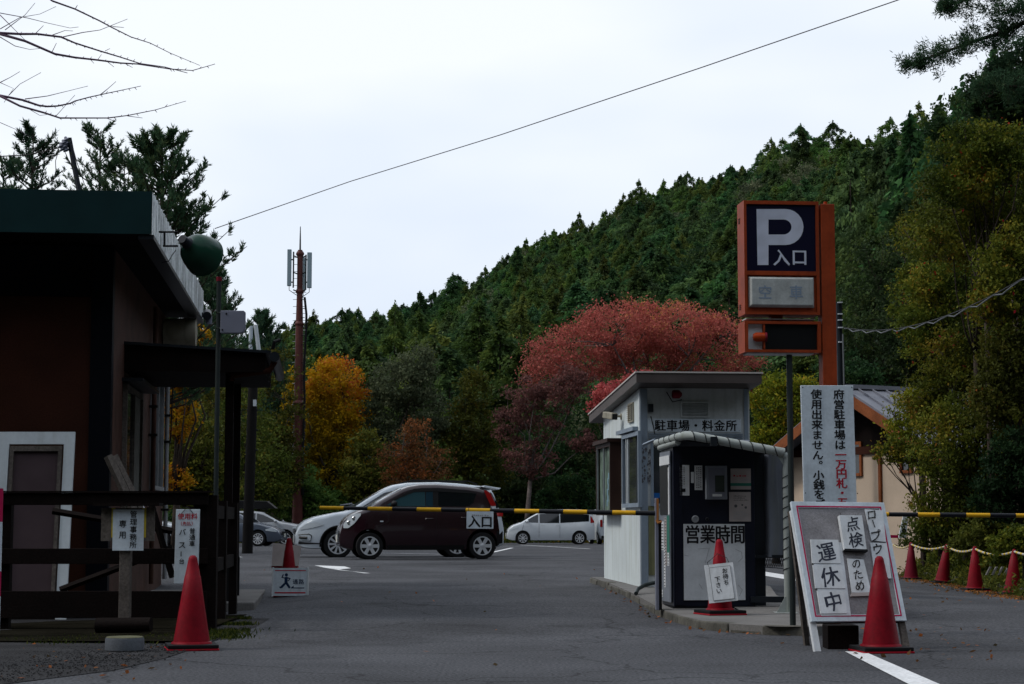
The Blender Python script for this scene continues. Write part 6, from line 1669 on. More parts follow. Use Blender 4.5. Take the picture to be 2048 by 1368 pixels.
# two rounded broadleaf crowns for the mixed wood
def blob_mesh(seed, mm, r=3.0, h=8.5, n=5200, s=.36):
    g = np.random.default_rng(seed); nc = 60
    d = rdir(g, nc); cc = np.array([0, 0, h * .56]) + d * np.array([r, r, h * .42]) * (.5 + .5 * g.random(nc) ** .6)[:, None]
    k = g.integers(0, nc, n); C = cc[k] + g.normal(0, .5, (n, 3)) * np.array([1, 1, .7]); ct = g.random(nc)
    sz = s * g.uniform(.6, 1.3, n)
    return leaf_mesh(C, rdir(g, n), rdir(g, n), sz, sz * .6, .45 * ct[k] + .5 * g.random(n), 'foliage', LM[mm])
bprotos = [(blob_mesh(7, 'fresh'), trunk_mesh(6, .16, M['bark']), 8.5), (blob_mesh(8, 'dark'), trunk_mesh(6, .16, M['bark']), 8.5), (blob_mesh(9, 'brown', 2.4, 7), trunk_mesh(5, .12, M['bark']), 7), (blob_mesh(10, 'greygreen'), trunk_mesh(6, .16, M['bark']), 8.5)]
g = np.random.default_rng(77)
cell = {}; spots = []
def try_spot(x, Y, dmin):
    key = (int(x // 6), int(Y // 6))
    for i in (-1, 0, 1):
        for j in (-1, 0, 1):
            for (a, b) in cell.get((key[0] + i, key[1] + j), ()):
                if (a - x) ** 2 + (b - Y) ** 2 < dmin ** 2: return False
    cell.setdefault(key, []).append((x, Y)); return True
for _ in range(60000):
    Y = math.sqrt(g.uniform(60 ** 2, 440 ** 2)); u = g.uniform(330, 2160)
    Db = float(np.interp(u, DU, DB)); Dr = float(np.interp(u, DU, DR))
    if Y < Db + 10 or Y > Dr + 12: continue
    x = (u - 1024) / F * Y
    if not try_spot(x, Y, 3.5 if Y > 170 else 3.9): continue
    spots.append((Y, u, x))
spots.sort()
NI = 285
GRP = 'conifers packed on the hillside'
first = {}
def plant(pr, x, Y, z, s, rz, name, label, cat, grp, wid=1.0):
    me, tr, h = pr
    o = bpy.data.objects.new(name, None); COL.objects.link(o); o.location = (x, Y, z); o.rotation_euler = (0, 0, rz); o.scale = (s * wid, s * wid, s)
    o['label'] = label; o['category'] = cat
    if grp: o['group'] = grp
    for nm, m_ in (('foliage', me), ('trunk', tr)):
        c = bpy.data.objects.new(nm, m_); COL.objects.link(c); c.parent = o
    return o
rest = []
for i, (Y, u, x) in enumerate(spots):
    z = hill(u, Y) + noise.noise(Vector((x * .03, Y * .03, 0))) * 2.0 - .6
    s = g.uniform(.74, 1.22) * (1.0 if Y > 160 else .9); rz = g.uniform(0, 6.28)
    kind = noise.noise(Vector((x * .025 + 9, Y * .02, 5)))
    pi = int(g.integers(0, 4)) if kind < .12 else int(g.integers(4, 7))
    if g.random() < .03: s *= 1.18
    bro = (kind > .10 and g.random() < .4) or g.random() < .10 or (Y < 150 and u < 1500 and g.random() < .35)
    if i < NI:
        if bro:
            j = int(g.choice([0, 1, 1, 3])); plant(bprotos[j], x, Y, z, s, rz, 'broadleaf_tree', 'rounded broadleaf tree mixed among the dark hillside conifers', 'tree', 'rounded trees on the hillside')
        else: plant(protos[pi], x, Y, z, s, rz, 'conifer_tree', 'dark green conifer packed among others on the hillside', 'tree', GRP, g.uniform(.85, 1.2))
    else: rest.append((x, Y, z, s, rz, (4 + 3) if False else (pi if not bro else 7 + int(g.choice([0, 1, 3]))))) 
print('hill spots', len(spots), 'rest', len(rest))
# the rest of the wood: one object that instances the same crowns
def gn_forest(name, rows, meshes, label):
    me = bpy.data.meshes.new(name); me.from_pydata([r_[:3] for r_ in rows], [], [])
    for nm, idx, ty in (('scl', 3, 'FLOAT'), ('rot', 4, 'FLOAT'), ('pick', 5, 'INT')):
        a = me.attributes.new(nm, ty, 'POINT'); a.data.foreach_set('value', [r_[idx] for r_ in rows])
    o = bpy.data.objects.new(name, me); COL.objects.link(o); o['kind'] = 'stuff'; o['label'] = label
    ng = bpy.data.node_groups.new(name, 'GeometryNodeTree')
    ng.interface.new_socket('Geometry', in_out='INPUT', socket_type='NodeSocketGeometry'); ng.interface.new_socket('Geometry', in_out='OUTPUT', socket_type='NodeSocketGeometry')
    gi = ng.nodes.new('NodeGroupInput'); go = ng.nodes.new('NodeGroupOutput'); jn = ng.nodes.new('GeometryNodeJoinGeometry')
    na = lambda t, n_: None
    def attr(n_, ty):
        q = ng.nodes.new('GeometryNodeInputNamedAttribute'); q.data_type = ty; q.inputs[0].default_value = n_; return q.outputs[0]
    sc_a, ro_a, pk = attr('scl', 'FLOAT'), attr('rot', 'FLOAT'), attr('pick', 'INT')
    cx_ = ng.nodes.new('ShaderNodeCombineXYZ'); ng.links.new(ro_a, cx_.inputs[2])
    for i, src in enumerate(meshes):
        cmp_ = ng.nodes.new('FunctionNodeCompare'); cmp_.data_type = 'INT'; cmp_.operation = 'EQUAL'; ng.links.new(pk, cmp_.inputs[2]); cmp_.inputs[3].default_value = i
        oi = ng.nodes.new('GeometryNodeObjectInfo'); oi.inputs['Object'].default_value = src; oi.inputs['As Instance'].default_value = True
        ip = ng.nodes.new('GeometryNodeInstanceOnPoints')
        ng.links.new(gi.outputs[0], ip.inputs['Points']); ng.links.new(cmp_.outputs[0], ip.inputs['Selection']); ng.links.new(oi.outputs['Geometry'], ip.inputs['Instance'])
        ng.links.new(cx_.outputs[0], ip.inputs['Rotation']); ng.links.new(sc_a, ip.inputs['Scale']); ng.links.new(ip.outputs[0], jn.inputs[0])
    ng.links.new(jn.outputs[0], go.inputs[0])
    md = o.modifiers.new('forest', 'NODES'); md.node_group = ng
    return o
srcs = []
allp = protos + [bprotos[0], bprotos[1], bprotos[2], bprotos[3]]
for me, tr, h in allp:
    f = [o for o in bpy.data.objects if o.type == 'MESH' and o.data == me]
    srcs.append(f[0] if f else None)
fb = [s for s in srcs if s][0]
srcs = [s or fb for s in srcs]
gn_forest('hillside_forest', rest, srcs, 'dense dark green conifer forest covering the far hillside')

# trees standing out on the skyline
for (u, v, Y, sc, lb) in ((840, 588, 300, 1.25, 'lone pointed conifer standing above the skyline left of centre'), (1034, 497, 360, 1.15, 'slender conifer above the skyline over the middle of the hill'),
    (1602, 262, 330, 1.6, 'tall broad conifer rising above the ridge over the parking sign'), (790, 632, 170, .85, 'brown green conifer in front of the skyline above the grey leafed tree')):
    p = at(u, v, Y); hh = protos[0][2] * sc
    o = plant(protos[0] if Y != 170 else protos[5], p.x, Y, p.z - hh, sc, 1.0, 'skyline_conifer', lb, 'tree', None, .8)

# ------------------------------------------------------------------ edge of the wood behind the cars
def place(u, Y): return (X(u, Y), Y, gz(X(u, Y), Y) - .05)
def px2m(p, Y): return p / F * Y
def crown(u0, u1, v0, v1, Y, parts=None):
    """lobes for a crown seen between those pixels"""
    b = place((u0 + u1) / 2, Y); rx = px2m(u1 - u0, Y) / 2; zt = Z(v0, Y) - b[2]; zb = Z(v1, Y) - b[2]
    return b, rx, zt, zb
# big red tree
Y = 112
b = place(1300, Y)
def L_(u, v, ru, rv, dy=0, ry=None): return (X(u, Y) - b[0], dy, Z(v, Y) - b[2], px2m(ru, Y), ry or px2m(ru, Y) * .8, px2m(rv, Y))
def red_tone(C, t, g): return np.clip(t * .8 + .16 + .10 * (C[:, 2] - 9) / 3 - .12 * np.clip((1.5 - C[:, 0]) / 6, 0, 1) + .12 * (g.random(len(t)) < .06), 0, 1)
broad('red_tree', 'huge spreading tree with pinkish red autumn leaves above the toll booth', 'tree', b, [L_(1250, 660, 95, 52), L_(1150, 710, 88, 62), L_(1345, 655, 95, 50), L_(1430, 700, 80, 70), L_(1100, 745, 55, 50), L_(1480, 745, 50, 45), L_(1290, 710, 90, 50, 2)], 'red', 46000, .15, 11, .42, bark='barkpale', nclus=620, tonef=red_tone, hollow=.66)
Y = 106; b = place(1050, Y)
broad('pink_tree', 'thin tree with dull pink leaves left of the red tree', 'tree', b, [L_(1050, 790, 42, 38), L_(1020, 850, 42, 38), L_(1090, 850, 40, 45), L_(1060, 920, 60, 35), L_(1160, 880, 40, 25), L_(1110, 790, 50, 35), L_(1150, 760, 45, 30)], 'pink', 9500, .17, 12, .14, bark='barkpale', nclus=200, hollow=.3)
Y = 70; b = place(1235, Y)
broad('maple_tree', 'small scarlet maple showing behind the toll booth roof', 'tree', b, [L_(1235, 790, 48, 28), L_(1290, 765, 40, 22), L_(1205, 815, 26, 24)], 'red', 5500, .12, 13, .12, nclus=240, tonef=lambda C, t, g: np.clip(t * .5 + .40, 0, 1))
# yellow orange tree
Y = 108; b = place(655, Y)
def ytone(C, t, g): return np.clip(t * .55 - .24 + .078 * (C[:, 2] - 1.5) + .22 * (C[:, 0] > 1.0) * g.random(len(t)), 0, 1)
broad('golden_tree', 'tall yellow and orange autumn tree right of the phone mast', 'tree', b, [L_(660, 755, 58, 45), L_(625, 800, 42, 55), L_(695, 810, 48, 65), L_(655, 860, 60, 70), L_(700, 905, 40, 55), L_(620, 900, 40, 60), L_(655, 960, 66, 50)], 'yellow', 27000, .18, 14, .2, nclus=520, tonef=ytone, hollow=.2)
Y = 104; b = place(588, Y)
broad('small_gold_tree', 'narrow bright yellow tree directly left of the phone mast', 'tree', b, [L_(583, 800, 22, 35), L_(586, 760, 14, 24), L_(592, 850, 20, 35)], 'yellow', 3800, .18, 15, .1, nclus=70, tonef=lambda C, t, g: np.clip(t * .35 + .28, 0, 1))
# grey green and brown ones
Y = 108; b = place(800, Y)
broad('grey_green_tree', 'broad grey green tree right of the golden tree', 'tree', b, [L_(800, 770, 62, 50), L_(770, 840, 45, 60), L_(850, 830, 45, 60), L_(830, 730, 40, 35), L_(800, 900, 60, 60)], 'greygreen', 20000, .19, 16, .2, nclus=420)
Y = 102; b = place(835, Y)
broad('russet_tree', 'thin half bare russet tree above the white wagon roof', 'tree', b, [L_(835, 870, 42, 35), L_(850, 930, 52, 50), L_(800, 930, 45, 50), L_(830, 975, 70, 35)], 'brown', 6500, .15, 17, .12, bark='barkpale', nclus=200, hollow=.2)
Y = 109; b = place(925, Y)
broad('bushy_cypress', 'bushy dark green tree left of the pink tree', 'tree', b, [L_(935, 860, 50, 60), L_(905, 920, 55, 60), L_(960, 930, 55, 55), L_(945, 790, 35, 50), L_(930, 990, 70, 30)], 'olive', 15000, .2, 18, .18, nclus=320)
for i, (u, v, Yt, sc, k, lb) in enumerate(((1000, 640, 135, 1.0, 4, 'yellow green conifer between the pink tree and the skyline'), (900, 700, 130, .95, 1, 'dark conifer above the bushy tree'), (735, 700, 128, .9, 2, 'dark conifer behind the golden tree right edge'), (1040, 705, 122, .9, 6, 'green conifer overlapping the red tree left edge'), (870, 655, 150, 1.0, 5, 'olive brown conifer midway up the slope'), (960, 610, 165, 1.05, 4, 'yellowish conifer left of the red tree top'), (680, 690, 140, .85, 0, 'dark conifer just above the golden tree'), (560, 700, 130, .8, 3, 'dark conifer behind the phone mast'))):
    p = at(u, v, Yt); zb = hill(u, Yt); hh = p.z - zb
    plant(protos[k], p.x, Yt, zb, hh / protos[k][2], i * .8, 'edge_conifer', lb, 'tree', None, .95)
# dark understorey along the foot of the hill
Y = 110
ui = 0
und = [(470, 820, 70, 130, 'olive', 70), (420, 850, 60, 120, 'olive', 62), (545, 830, 60, 140, 'olive', 98), (520, 920, 60, 90, 'olive', 95), (360, 900, 55, 100, 'olive', 92), (600, 975, 60, 50, 'fresh', 101), (735, 930, 55, 80, 'olive', 104), (1030, 960, 70, 70, 'dark', 112), (1110, 900, 70, 110, 'dark', 116), (1190, 930, 70, 100, 'dark', 116), (1150, 990, 70, 50, 'dark', 108), (1270, 900, 70, 90, 'dark', 116), (885, 990, 55, 45, 'fresh', 107), (760, 1000, 60, 40, 'olive', 106), (660, 1010, 55, 30, 'fresh', 104), (1400, 880, 90, 120, 'dark', 118), (1560, 880, 90, 120, 'dark', 112)]
names = ['behind the left porch post', 'seen under the porch canopy', 'left of the golden tree', 'low behind the utility pole', 'low beside the office drainpipe', 'at the foot of the phone mast', 'at the right foot of the golden tree', 'below the pink tree', 'in the dark hollow under the red tree', 'beside the display case', 'above the white minivan', 'behind the toll booth roof', 'above the maroon car roof', 'above the white wagon bonnet', 'above the silver wagon', 'hidden behind the toll booth', 'behind the parking sign pole']
for (u, v, ru, rv, mm, Yu), nm in zip(und, names):
    Y = Yu; b = place(u, Y)
    broad('understorey_tree', ('dark' if mm == 'dark' else 'olive green') + ' leafy tree ' + nm, 'tree', b, [L_(u, v, ru, rv), L_(u - ru * .4, v + rv * .5, ru * .7, rv * .6), L_(u + ru * .4, v + rv * .5, ru * .7, rv * .6), L_(u, min(1030, v + rv * .9), ru * .9, rv * .4)], mm, 7500, .002 * Yu, 300 + ui, .1, nclus=130, hollow=.3); ui += 1
Y = 54; b = place(350, Y)
broad('orange_maple', 'orange autumn tree seen between the office roof and porch canopy', 'tree', b, [L_(375, 690, 55, 36), L_(350, 740, 42, 45), L_(345, 830, 40, 55), L_(350, 960, 30, 30)], 'yellow', 12000, .11, 21, .12, nclus=260, tonef=lambda C, t, g: np.clip(t * .35 + .52 - .3 * (g.random(len(t)) < .25), 0, 1))
Y = 57; b = place(400, Y)
broad('green_maple', 'leafy green tree below the orange leaves by the drainpipe', 'tree', b, [L_(385, 900, 55, 90), L_(350, 950, 50, 60), L_(420, 960, 40, 60)], 'olive', 10000, .13, 22, .12, nclus=240)
# yellow green tree right of the booth
Y = 52; b = place(1550, Y)
broad('lime_tree', 'yellow green leafy tree between toll booth and parking sign pole', 'tree', b, [L_(1545, 800, 55, 55), L_(1590, 790, 45, 50), L_(1535, 870, 45, 50), L_(1610, 860, 50, 60), L_(1580, 950, 60, 80)], 'lime', 19000, .095, 23, .1, nclus=380, hollow=.3)

# shrubs along the far edge of the lot
g = np.random.default_rng(9)
pts = [(g.uniform(-22, 8), g.uniform(99, 104)) for _ in range(1)]
n = 26000; x = g.uniform(-24, 12, n); y = g.uniform(99, 106, n); hmax = .5 + .5 * np.sin(x * .9) ** 2 + .3 * np.sin(x * 2.3)
C = np.stack([x, y, -.12 + g.random(n) * np.clip(hmax, .2, 2) * 1.0], 1)
o = bpy.data.objects.new('verge_undergrowth', leaf_mesh(C, rdir(g, n), rdir(g, n), .2, .11, g.random(n), 'verge_undergrowth', LM['olive'])); COL.objects.link(o); o['kind'] = 'stuff'; o['label'] = 'low green undergrowth along the far edge of the car park'

# ------------------------------------------------------------------ pines on the left
PG = 'pines behind the office roof'
pine('pine_tree', 'thin pine at the left edge above the office roof', place(48, 50)[:2] + (0,), Z(266, 50), 2.3, 31, PG, nb=95, nn=20, base_t=.4)
pine('pine_tree', 'sparse pine right of the roof mast', place(185, 54)[:2] + (0,), Z(262, 54), 2.6, 32, PG, nb=85, nn=18, base_t=.35)
pine('pine_tree', 'big dense pine beside the corrugated roof edge', place(312, 44)[:2] + (0,), Z(284, 44), 2.75, 33, PG, nb=180, ntw=11, nn=22, base_t=.35)
pine('pine_tree', 'pine behind the bell floodlight and grey box', place(415, 100)[:2] + (-.2,), Z(540, 100), 4.2, 34, PG, nb=150, nl=.3, nw=.05, base_t=.25)
pine('pine_tree', 'small pine right of the grey box', place(520, 106)[:2] + (-.2,), Z(625, 106), 3.3, 35, PG, nb=130, nl=.3, nw=.05, base_t=.2)
pine('pine_tree', 'dark pine low between roof mast and big pine', place(235, 50)[:2] + (0,), Z(330, 50), 2.6, 36, PG, nb=75, nn=18, base_t=.35)
pine('pine_tree', 'dark pine low at the left edge', place(-10, 52)[:2] + (0,), Z(330, 52), 2.6, 37, PG, nb=70, nn=18, base_t=.35)

# bare branches reaching in at the top left
ct = thing('cherry_tree', 'bare thin twigs reaching into the white sky at top left', 'tree', (X(-620, 12.5), 12.5, 0))
BY = 12.5
def bp(u, v, dy=0): return at(u, v, BY + dy)
tr = [(X(-620, BY), BY, -.1), (X(-600, BY), BY, 1.6), (X(-560, BY), BY, 2.9), (X(-500, BY), BY, 4.4)]
MB().tube(tr, [.14, .12, .09, .05], 10).build('trunk', M['bark'], ct, smooth='auto')
fork = Vector(tr[2]); fork2 = Vector(tr[3])
sc4 = 500 / 2048
B_ = [([(-120, 60), (0, 66), (40, 68), (75, 68), (122, 74), (150, 86), (200, 102), (240, 114), (280, 127), (330, 134), (375, 146)], 2.2),
      ([(0, 68), (50, 82), (110, 108), (150, 115), (195, 120), (240, 126), (275, 128), (340, 138), (385, 141), (430, 128)], 1.9),
      ([(60, -30), (105, 2), (150, 18), (200, 42), (222, 54), (262, 74), (300, 86), (340, 106), (400, 131)], 1.5),
      ([(-160, 170), (0, 191), (45, 200), (78, 211), (95, 213), (115, 212), (140, 207), (150, 202), (180, 194), (212, 187), (245, 180), (282, 172)], 2.2),
      ([(0, 192), (40, 212), (90, 226), (120, 236), (150, 236), (215, 236), (255, 231), (310, 220), (372, 202)], 1.6),
      ([(-40, 15), (0, 26), (55, 36), (95, 46), (140, 56), (157, 54)], .7), ([(0, 58), (40, 35), (80, 28), (112, 13)], .6), ([(10, 60), (50, 30), (70, 6)], .6),
      ([(0, 30), (30, 60), (55, 85)], .7), ([(125, 74), (165, 65), (200, 60), (245, 42), (255, 38)], .7), ([(105, 70), (130, 61), (146, 62)], .6),
      ([(0, 74), (30, 92), (60, 99), (80, 97)], .7), ([(50, 198), (95, 192), (140, 181), (176, 172)], .7), ([(18, 190), (40, 168), (82, 145)], .6), ([(0, 165), (20, 155), (40, 143)], .6), ([(0, 165), (27, 177), (8, 205)], .5),
      ([(200, 190), (215, 178), (232, 163)], .7), ([(58, 218), (80, 231), (95, 229)], .5), ([(112, 232), (130, 212), (150, 190)], .4), ([(215, 237), (231, 243)], .5), ([(255, 232), (285, 236)], .5),
      ([(-60, 235), (0, 245), (30, 258), (67, 276)], .9), ([(104, 104), (113, 86)], .5), ([(180, 118), (188, 127)], .5), ([(213, 122), (228, 134)], .5), ([(248, 126), (265, 135)], .5), ([(70, 68), (87, 51)], .5), ([(225, 53), (248, 55)], .5), ([(150, 18), (155, 10)], .4), ([(210, 102), (220, 97)], .4), ([(195, 120), (203, 109)], .4)]
r_s = random.Random(8)
for i, (pl_, w) in enumerate(B_):
    dy = r_s.uniform(-.5, .5) if i in (2, 3, 4) else 0
    P = [bp(u, v, dy) for u, v in pl_]
    if i in (0,): P = [fork2, fork2.lerp(P[0], .5)] + P
    if i in (2,): P = [fork2] + P
    if i in (3, 21): P = [fork, fork.lerp(P[0], .5)] + P
    n = len(P); MB().tube(P, [max(.0016, w * .0052 * (1 - .8 * k / (n - 1))) for k in range(n)], 6).build('branch' if w > 1 else 'twig', M['twig'], ct, smooth=True)
mb = MB()
for (pl_, w) in B_[:5]:
    for k in range(2, len(pl_) - 1):
        for q in (0, .33, .66):
            u = pl_[k][0] + (pl_[k+1][0] - pl_[k][0]) * q; v = pl_[k][1] + (pl_[k+1][1] - pl_[k][1]) * q
            l = r_s.uniform(2, 6); s_ = r_s.choice((-1, 1)); mb.tube([bp(u, v), bp(u + l * .8, v + s_ * l)], [.003, .0012], 4)
mb.build('buds', M['twig'], ct, kind='stuff')

# ------------------------------------------------------------------ bank on the right
def bank_z(x, y):
    # rises to the right of a foot line running away from the camera
    fx_ = float(np.interp(y, [20, 26, 29, 32, 36, 42, 60], [6.9, 7.6, 7.6, 7.85, 7.75, 8.6, 12]))
    d = x - fx_
    return gz(min(x, fx_), y) - .05 + (0 if d < 0 else (.55 * min(d, .9) + max(0, d - .9) * 1.55))
xs = np.linspace(0, 14, 36); ys = np.linspace(20, 60, 50); vs = []
for y in ys:
    fx_ = float(np.interp(y, [20, 26, 29, 32, 36, 42, 60], [6.9, 7.6, 7.6, 7.85, 7.75, 8.6, 12]))
    for x in xs:
        X_ = fx_ - .1 + x; vs.append((X_, y, bank_z(X_, y) + .12 * noise.noise(Vector((X_, y, 2))) * min(1, x)))
nx = len(xs)
MB().add(vs, [(j*nx+i, j*nx+i+1, (j+1)*nx+i+1, (j+1)*nx+i) for j in range(len(ys)-1) for i in range(nx-1)]).build('earth_bank', M['soil'], smooth=True, kind='structure')
# low stone kerb wall at the foot
kw = thing('low_retaining_wall', 'low weathered concrete kerb wall behind the red cones', 'wall', (7.7, 31, gz(7.7, 31)))
yy = 26.5
while yy < 40:
    def fxx(y): return float(np.interp(y, [20, 26, 29, 32, 36, 42, 60], [6.9, 7.6, 7.6, 7.85, 7.75, 8.6, 12])) + .02
    a = Vector((fxx(yy), yy, 0)); b = Vector((fxx(yy + .95), yy + .95, 0)); h = .13
    MB().hull8([(a.x, a.y, gz(a.x, a.y) - .1), (a.x + .2, a.y, gz(a.x, a.y) - .1), (b.x + .2, b.y, gz(b.x, b.y) - .1), (b.x, b.y, gz(b.x, b.y) - .1), (a.x, a.y, gz(a.x, a.y) + h), (a.x + .2, a.y, gz(a.x, a.y) + h), (b.x + .2, b.y, gz(b.x, b.y) + h), (b.x, b.y, gz(b.x, b.y) + h)]).build('kerb_block', M['kerb'], kw, bevel=.015)
    yy += 1.0
for k, u in enumerate((1984, 1996, 2008, 2020, 1972)):
    p = at(u, 1150, 30.5); MB().hull8([p, p + Vector((.03, 0, 0)), p + Vector((.03, .06, 0)), p + Vector((0, .06, 0)), p + Vector((.07, 0, .13)), p + Vector((.10, 0, .13)), p + Vector((.10, .06, .13)), p + Vector((.07, .06, .13))]).build('pale_slat', M['concrete'], kw)
# shrubs and vines on it, each a plant of its own
sh_ = [
 (1985, 330, 120, 90, 'vine', 34, 'tall yellow green vine covered bush at the upper right'), (1960, 450, 120, 100, 'vine', 35, 'yellow green shrub under the twisted cable'),
 (2060, 560, 110, 120, 'vine', 33, 'leafy shrub cut by the right edge halfway up'), (1900, 620, 110, 110, 'vine', 38, 'mixed green shrub reaching left towards the orange post'),
 (1935, 760, 125, 110, 'vine', 36, 'olive vine thicket right of the house roof'), (1845, 830, 75, 60, 'lime', 39, 'orange tinged spray of leaves hanging before the house roof'),
 (1960, 880, 130, 100, 'vine', 35, 'tangled brown green thicket beside the house wall'), (2040, 760, 100, 120, 'olive', 33, 'dark shrub at the right edge above the barrier arm'),
 (1930, 1000, 110, 70, 'vine', 35, 'low bush behind the right barrier arm'), (2040, 960, 90, 110, 'dark', 32, 'dark green bush at the right edge near the arm'),
 (1880, 1060, 80, 40, 'olive', 37, 'weedy green clump behind the second red cone'), (1990, 1070, 90, 45, 'olive', 33, 'weedy clump behind the last two red cones'),
 (2080, 420, 110, 140, 'vine', 36, 'shrub against the upper right edge'), (1890, 540, 80, 70, 'vine', 40, 'shrub leaf spray left of the cable middle'), (1850, 700, 60, 60, 'dark', 42, 'dark bush directly above the house ridge'), (2050, 1090, 70, 40, 'vine', 29.5, 'weeds behind the rightmost red cone')]
for i, (u, v, ru, rv, mm, Yu, lb) in enumerate(sh_):
    Y = Yu; x0 = X(u, Y); bz = max(gz(x0, Y), bank_z(x0, Y)); bz = min(bz, Z(v + rv * .6, Y)); b = (x0, Y, bz)
    lob = [L_(u, v, ru, rv, 0, px2m(ru, Y) * .7), L_(u - ru * .5, v + rv * .35, ru * .6, rv * .6), L_(u + ru * .4, v - rv * .3, ru * .6, rv * .6), L_(u - ru * .2, v - rv * .5, ru * .5, rv * .5)]
    broad('shrub', lb, 'shrub', b, lob, mm, int(6500 * (ru * rv / 9000 + .45)), .072, 500 + i, .05, nclus=210, hollow=.1, leafdir=-.5, tonef=lambda C, t, g: np.clip(t * .72 + .24 * np.sin(C[:, 0] * 3.1 + C[:, 2] * 1.7) * np.cos(C[:, 2] * 2.3) + .04 + .35 * (g.random(len(t)) < .03), 0, 1))
for i, (u, v, ru, rv, Yu, lb) in enumerate(((1835, 470, 55, 60, 41, 'loose yellow green spray high on the bank left of the big vine bush'), (1810, 610, 40, 50, 42, 'thin leafy spray beside the twisted cable'), (1790, 900, 45, 30, 38, 'drooping twigs with small leaves before the beige house wall'))):
    Y = Yu; x0 = X(u + 60, Y); b = (x0, Y, min(max(gz(x0, Y), bank_z(x0, Y)), Z(v + rv, Y)))
    broad('shrub', lb, 'shrub', b, [L_(u, v, ru, rv), L_(u + 50, v + 20, ru, rv)], 'vine', 2200, .07, 560 + i, .04, nclus=80, hollow=.1, leafdir=-.6)
# ground cover and hanging vines over the bank face
n = 95000; y = g.uniform(26.5, 46, n); fx_ = np.interp(y, [20, 26, 29, 32, 36, 42, 60], [6.9, 7.6, 7.6, 7.85, 7.75, 8.6, 12]); d = g.random(n) ** .8 * 5.5 + .18
x = fx_ + d; z = np.array([bank_z(a, b_) for a, b_ in zip(x, y)]) + np.abs(g.normal(0, .16, n)) * np.clip(d, .3, 2)
cl = np.sin(x * 2.1 + y) * np.cos(y * 1.7 - z) * .25
o = bpy.data.objects.new('bank_vines', leaf_mesh(np.stack([x - .12, y, z], 1), rdir(g, n) + np.array([0, 0, -.5]), rdir(g, n), .09 * g.uniform(.6, 1.3, n), .05, np.clip(.15 + .5 * g.random(n) + cl, 0, .93), 'bank_vines', LM['vine'])); COL.objects.link(o); o['kind'] = 'stuff'; o['label'] = 'vines and weeds covering the earth bank'
n = 9000; y = g.uniform(26, 40, n); fx_ = np.interp(y, [20, 26, 29, 32, 36, 42, 60], [6.9, 7.6, 7.6, 7.85, 7.75, 8.6, 12]); x = fx_ + g.normal(.06, .13, n); keep = np.sin(y * 3.1) + g.normal(0, .6, n) > -.5
x, y = x[keep], y[keep]; n = len(x); C = np.stack([x, y, np.array([gz(a, b_) for a, b_ in zip(x, y)]) + np.abs(g.normal(0, .11, n))], 1)
o = bpy.data.objects.new('kerb_weeds', leaf_mesh(C, rdir(g, n) + np.array([0, 0, .6]), rdir(g, n), .09, .03, g.random(n) * .8, 'kerb_weeds', LM['olive'])); COL.objects.link(o); o['kind'] = 'stuff'; o['label'] = 'weeds growing over the low kerb wall'
# dark trees above the bank
for (u, v, ru, rv, mm, Yu, lb) in ((1960, 250, 90, 70, 'dark', 62, 'dark tree above the vine bushes under the pine bough'), (2040, 180, 80, 90, 'dark', 58, 'dark tree top at the right edge below the pine'), (1900, 420, 80, 90, 'olive', 66, 'dark tree behind the tall vine bush'), (1790, 560, 90, 110, 'dark', 74, 'dark conifer like tree right of the orange post'), (1760, 690, 90, 80, 'dark', 68, 'black green tree behind the service pole'), (1700, 760, 80, 60, 'dark', 64, 'dark tree just above the house roof'), (1850, 640, 80, 90, 'dark', 60, 'shadowy tree behind the bushes right of the service pole')):
    Y = Yu; b = (X(u, Y), Y, min(hill(u, Y), Z(v + rv, Y)) - .2)
    broad('bank_tree', lb, 'tree', b, [L_(u, v, ru, rv), L_(u - ru * .5, v + rv * .5, ru * .6, rv * .6), L_(u + ru * .5, v + rv * .4, ru * .6, rv * .6), L_(u, v + rv, ru * .8, rv * .5)], mm, 9500, .15, 700 + int(u), .12, nclus=190, hollow=.2)
for i, (u, v, Yt, k, lb) in enumerate(((1820, 250, 120, 0, 'tall conifer on the skyline right of the parking sign'), (1880, 225, 110, 2, 'conifer rising left of the pine bough tip'), (1760, 300, 130, 1, 'conifer behind and right of the sign top'), (1700, 330, 140, 3, 'conifer directly above the orange post'), (1740, 430, 100, 5, 'mid green conifer right of the orange post'), (1810, 400, 90, 1, 'large dark conifer beside the vine bushes'), (1925, 190, 95, 3, 'dark conifer top near the right pine bough'), (1990, 130, 85, 0, 'dark conifer under the pine branches at upper right'))):
    p = at(u, v, Yt); zb = hill(u, Yt) - .5; hh = p.z - zb
    plant(protos[k], p.x, Yt, zb, max(.7, hh / protos[k][2]), i * 1.3, 'slope_conifer', lb, 'tree', None, max(.6, min(1.1, 9 / hh)))

# pine bough top right
pt_ = thing('overhanging_pine', 'dark pine with long boughs reaching in at the top right', 'pine tree', (X(2330, 30), 30, bank_z(X(2330, 30), 30)))
PYY = 30
tk = [Vector((X(2330, PYY), PYY, bank_z(X(2330, 30), 30) - .2)), at(2310, 500, PYY), at(2280, 100, PYY), at(2240, -200, PYY)]
MB().tube(tk, [.22, .18, .14, .08], 10).build('trunk', M['bark'], pt_, smooth='auto')
boughs = [([(2285, 10), (2150, 20), (2048, 45), (1995, 68), (1950, 82), (1900, 100), (1850, 118), (1812, 136)], 1.0), ([(2280, -120), (2150, -60), (2040, -20), (1960, -5), (1905, 5), (1886, 20)], .8), ([(2290, 120), (2150, 130), (2060, 125), (2010, 120), (1985, 145)], .8),
          ([(2290, 200), (2150, 190), (2050, 175), (1990, 170), (1965, 165)], .8), ([(2280, 60), (2180, 60), (2090, 80), (2030, 95)], .7), ([(2280, -60), (2150, -20), (2060, 20), (2000, 20)], .7)]
g = np.random.default_rng(4); Cs = []; mb = MB()
